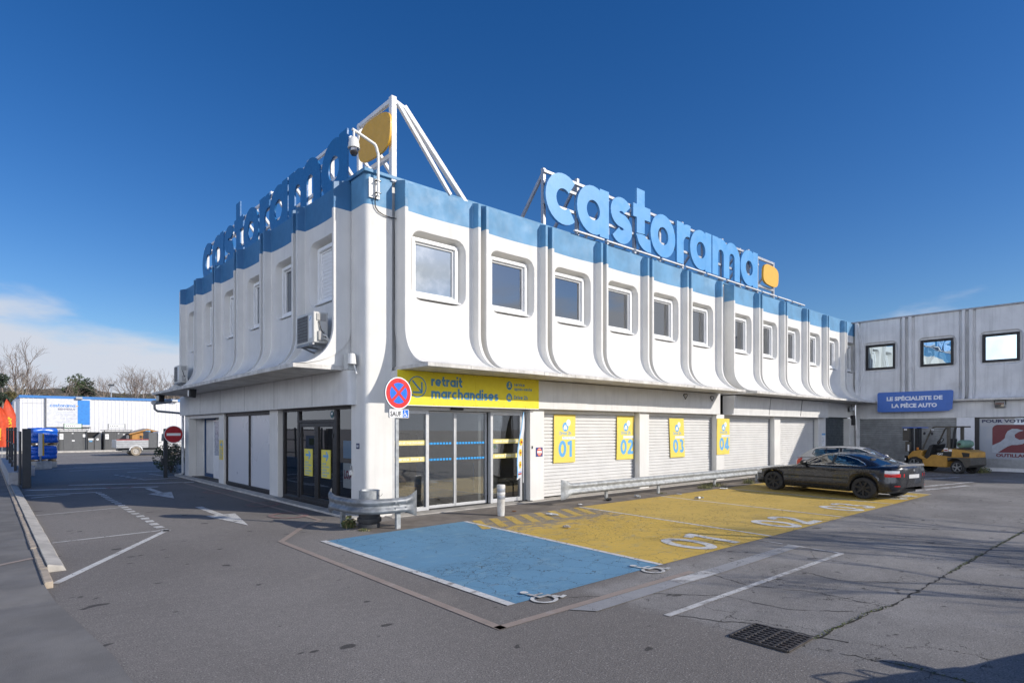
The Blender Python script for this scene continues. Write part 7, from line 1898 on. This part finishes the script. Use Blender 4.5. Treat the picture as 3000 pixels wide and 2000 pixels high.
def bare_tree(seed, h, label, loc, rz=0, lv=6, spread=.9):
    t = thing('bare_tree', label, 'tree', loc, rz, 'leafless trees behind the warehouse'); bt, bw = bare_tree_mesh(seed, h, spread, lv)
    bt.use(BARK); bt.mi = [0] * len(bt.f); bt.build('trunk', t, smooth=60, recalc=False)
    bw.use(TWIG); bw.mi = [0] * len(bw.f); bw.build('crown', t, smooth=0, recalc=False); return t
TREES = [(18, 92, 12.6), (62, 88, 14.2), (95, 95, 13.6), (150, 90, 11.2), (182, 98, 9.6), (352, 88, 11.6), (395, 94, 12.2), (430, 90, 11.2), (478, 92, 11.6), (520, 96, 11.6)]
names = ('leafless tree at the far left edge above the conifers', 'tallest leafless plane tree with pale limbs left of the white board', 'leafless plane tree just left of the welcome board', 'low spreading leafless tree over the left half of the welcome board', 'thin leafless tree above the blue stripe of the board', 'leafless tree left of the lamp post gap over the truck bed', 'broad leafless tree above the orange shed', 'leafless tree between the shed and the no entry sign', 'leafless tree right above the no entry disc', 'leafless tree half hidden by the shop canopy')
for i, (u, d, h) in enumerate(TREES): bare_tree(20 + i, h, names[i], at(u, d), i * 1.3, 6, .85 + .1 * (i % 3))
# evergreens
PINE = mat('pine_needles', (.050, .075, .028), .8, var=.5, scale=2); PINED = mat('dark_needles', (.030, .046, .024), .8, var=.5, scale=2)
def evergreen(label, loc, h, w, seed, m, conic=False):
    t = thing('pine_tree', label, 'tree', loc, 0, 'evergreens behind the warehouse'); b = MB(); b.use(m); random.seed(seed)
    for k in range(26):
        z = h * random.uniform(.35, .95) if not conic else h * random.uniform(.05, .97)
        rr = w * (.9 - .75 * ((z / h - .4) / .6) ** 2) if not conic else w * (1.05 - z / h)
        a = random.uniform(0, 6.28); q = random.uniform(.2, .95) * max(.1, rr)
        leaves(b, (q * math.cos(a), q * math.sin(a), z), (w * .36, w * .36, w * .26), 130, .19, seed * 100 + k)
    b.build('crown', t, smooth=0, recalc=False)
    b = MB(); b.use(TWIG); b.tube([(0, 0, 0), (.1, 0, h * .5), (0, .1, h * .85)], [.22, .16, .05], 7); b.build('trunk', t)
evergreen('rounded dark green pine behind the welcome board right edge', at(222, 100), 11.4, 2.4, 1, PINE)
evergreen('second rounded green pine right of the blue stripe', at(255, 104), 11.3, 2.5, 2, PINED)
evergreen('third dark pine left of the lamp post', at(238, 112), 11.4, 2.2, 3, PINED)
evergreen('dark conical conifer at the far left edge behind the red flags', at(6, 70), 8.6, 2.0, 4, PINED, True)
evergreen('olive bushy conifer beside the warehouse left wall', at(32, 74), 6.8, 1.9, 5, mat('olive_needles', (.10, .085, .030), .8, var=.5, scale=2))
# wooded hill
hb = MB(); rows = []
for i in range(31):
    u = -500 + i * 60; row = []
    for j, (d, k) in enumerate(((104, 0), (116, .55), (135, 1.0), (170, 1.0), (230, .8))):
        hh = 9.0 + 1.3 * math.exp(-((u - 40) / 160) ** 2) + .9 * mnoise.noise(Vector((i * .37, j * .3, 2)))
        p = at(u, d); row.append((p[0], p[1], -.4 + hh * k * (d / 120)))
    rows.append(row)
hb.grid(rows); struct(hb, 'hill', mat('hill_soil', (.12, .10, .06), .95, var=.4, scale=.2), smooth=60)
WB = [mat('wood_brown', (.17, .115, .065), .9, var=.5, scale=.8), mat('wood_olive', (.085, .085, .035), .9, var=.5, scale=.8), mat('wood_green', (.045, .062, .026), .9, var=.5, scale=.8)]
b = MB(); random.seed(77)
for k in range(330):
    u = random.uniform(-120, 560); d = random.uniform(104, 150); p = at(u, d)
    hh = (9.0 + 1.3 * math.exp(-((u - 40) / 160) ** 2)) * min(1, (d - 104) / 31 + .12) * (d / 120)
    g_ = u < 140 and random.random() < .55
    b.use(WB[2] if g_ and random.random() < .5 else WB[1] if g_ or random.random() < .25 else WB[0])
    w = random.uniform(1.1, 2.0)
    leaves(b, (p[0], p[1], hh * .82 + w * .45 - .4), (w, w, w * .85), 120, .24, 500 + k)
tag(b.build('woodland', None, smooth=0, recalc=False), 'brown and olive wooded hillside behind the warehouse', 'woodland', kind='stuff')
# trees, poles and houses out of frame: they throw the shadows and reflections the court shows
for loc, sd, h, rz in (((8.6, -19.4, 0), 41, 7.5, 0), ((12.6, -20.8, 0), 43, 8.0, 2.0)):
    q = bare_tree(sd, h, 'leafless tree outside the picture to the right, shadowing the cracked asphalt %s' % ('nearer the drain' if sd == 41 else 'farther out'), loc, rz, 6, 1.0); q['group'] = 'leafless trees out of frame'
t = thing('utility_pole', 'utility pole outside the picture to the right throwing one thin shadow line', 'pole', (10.95, -18.3, 0)); b = MB(); b.use(GALV); b.tube([(0, 0, 0), (0, 0, 7.0)], [.09, .07], 8); b.build('pole', t)

# the house, cypress and fence across the lane that the glass door mirrors
t = thing('house', 'beige house with tiled roof across the lane, mirrored in the glass door', 'building', (-26, 2, 0))
b = MB(); b.use(mat('beige_render', (.50, .40, .28), .8, var=.1)); b.box(-8, 0, 0, 14, 0, 5.4); b.build('walls', t, smooth=0)
b = MB(); b.use(mat('roof_tile', (.34, .15, .085), .8, var=.3, scale=4)); b.prism([(.6, 5.3), (.6, 5.45), (-4, 7.2), (-8.6, 5.45), (-8.6, 5.3), (-4, 7.0)], lambda u, v, d: (u, d, v), -.5, 14.5); b.build('roof', t, smooth=0)
for y, z in ((2, 3.4), (6, 3.4), (10, 3.4), (3, .9), (9, .9)):
    b = MB(); b.use(DARK); b.box(-.02, .02, y, y + 1.1, z, z + 1.3); b.build('window', t, smooth=0)
evergreen('tall dark cypress beside the beige house across the lane', (-22, 4.5, 0), 8.5, 1.0, 9, PINED, True)
evergreen('second tall cypress left of the beige house', (-22, -1.5, 0), 8.0, 1.0, 10, PINED, True)
t = thing('fence', 'dark railing fence across the lane, mirrored in the glass door', 'fence', (-15, -4, 0))
b = MB(); b.use(GATE)
for i in range(70): b.box(-.015, .015, i * .25 - .015, i * .25 + .015, .1, 1.9)
b.box(-.02, .02, 0, 17.5, 1.85, 1.9); b.box(-.02, .02, 0, 17.5, .1, .15); b.build('railing', t, smooth=0)
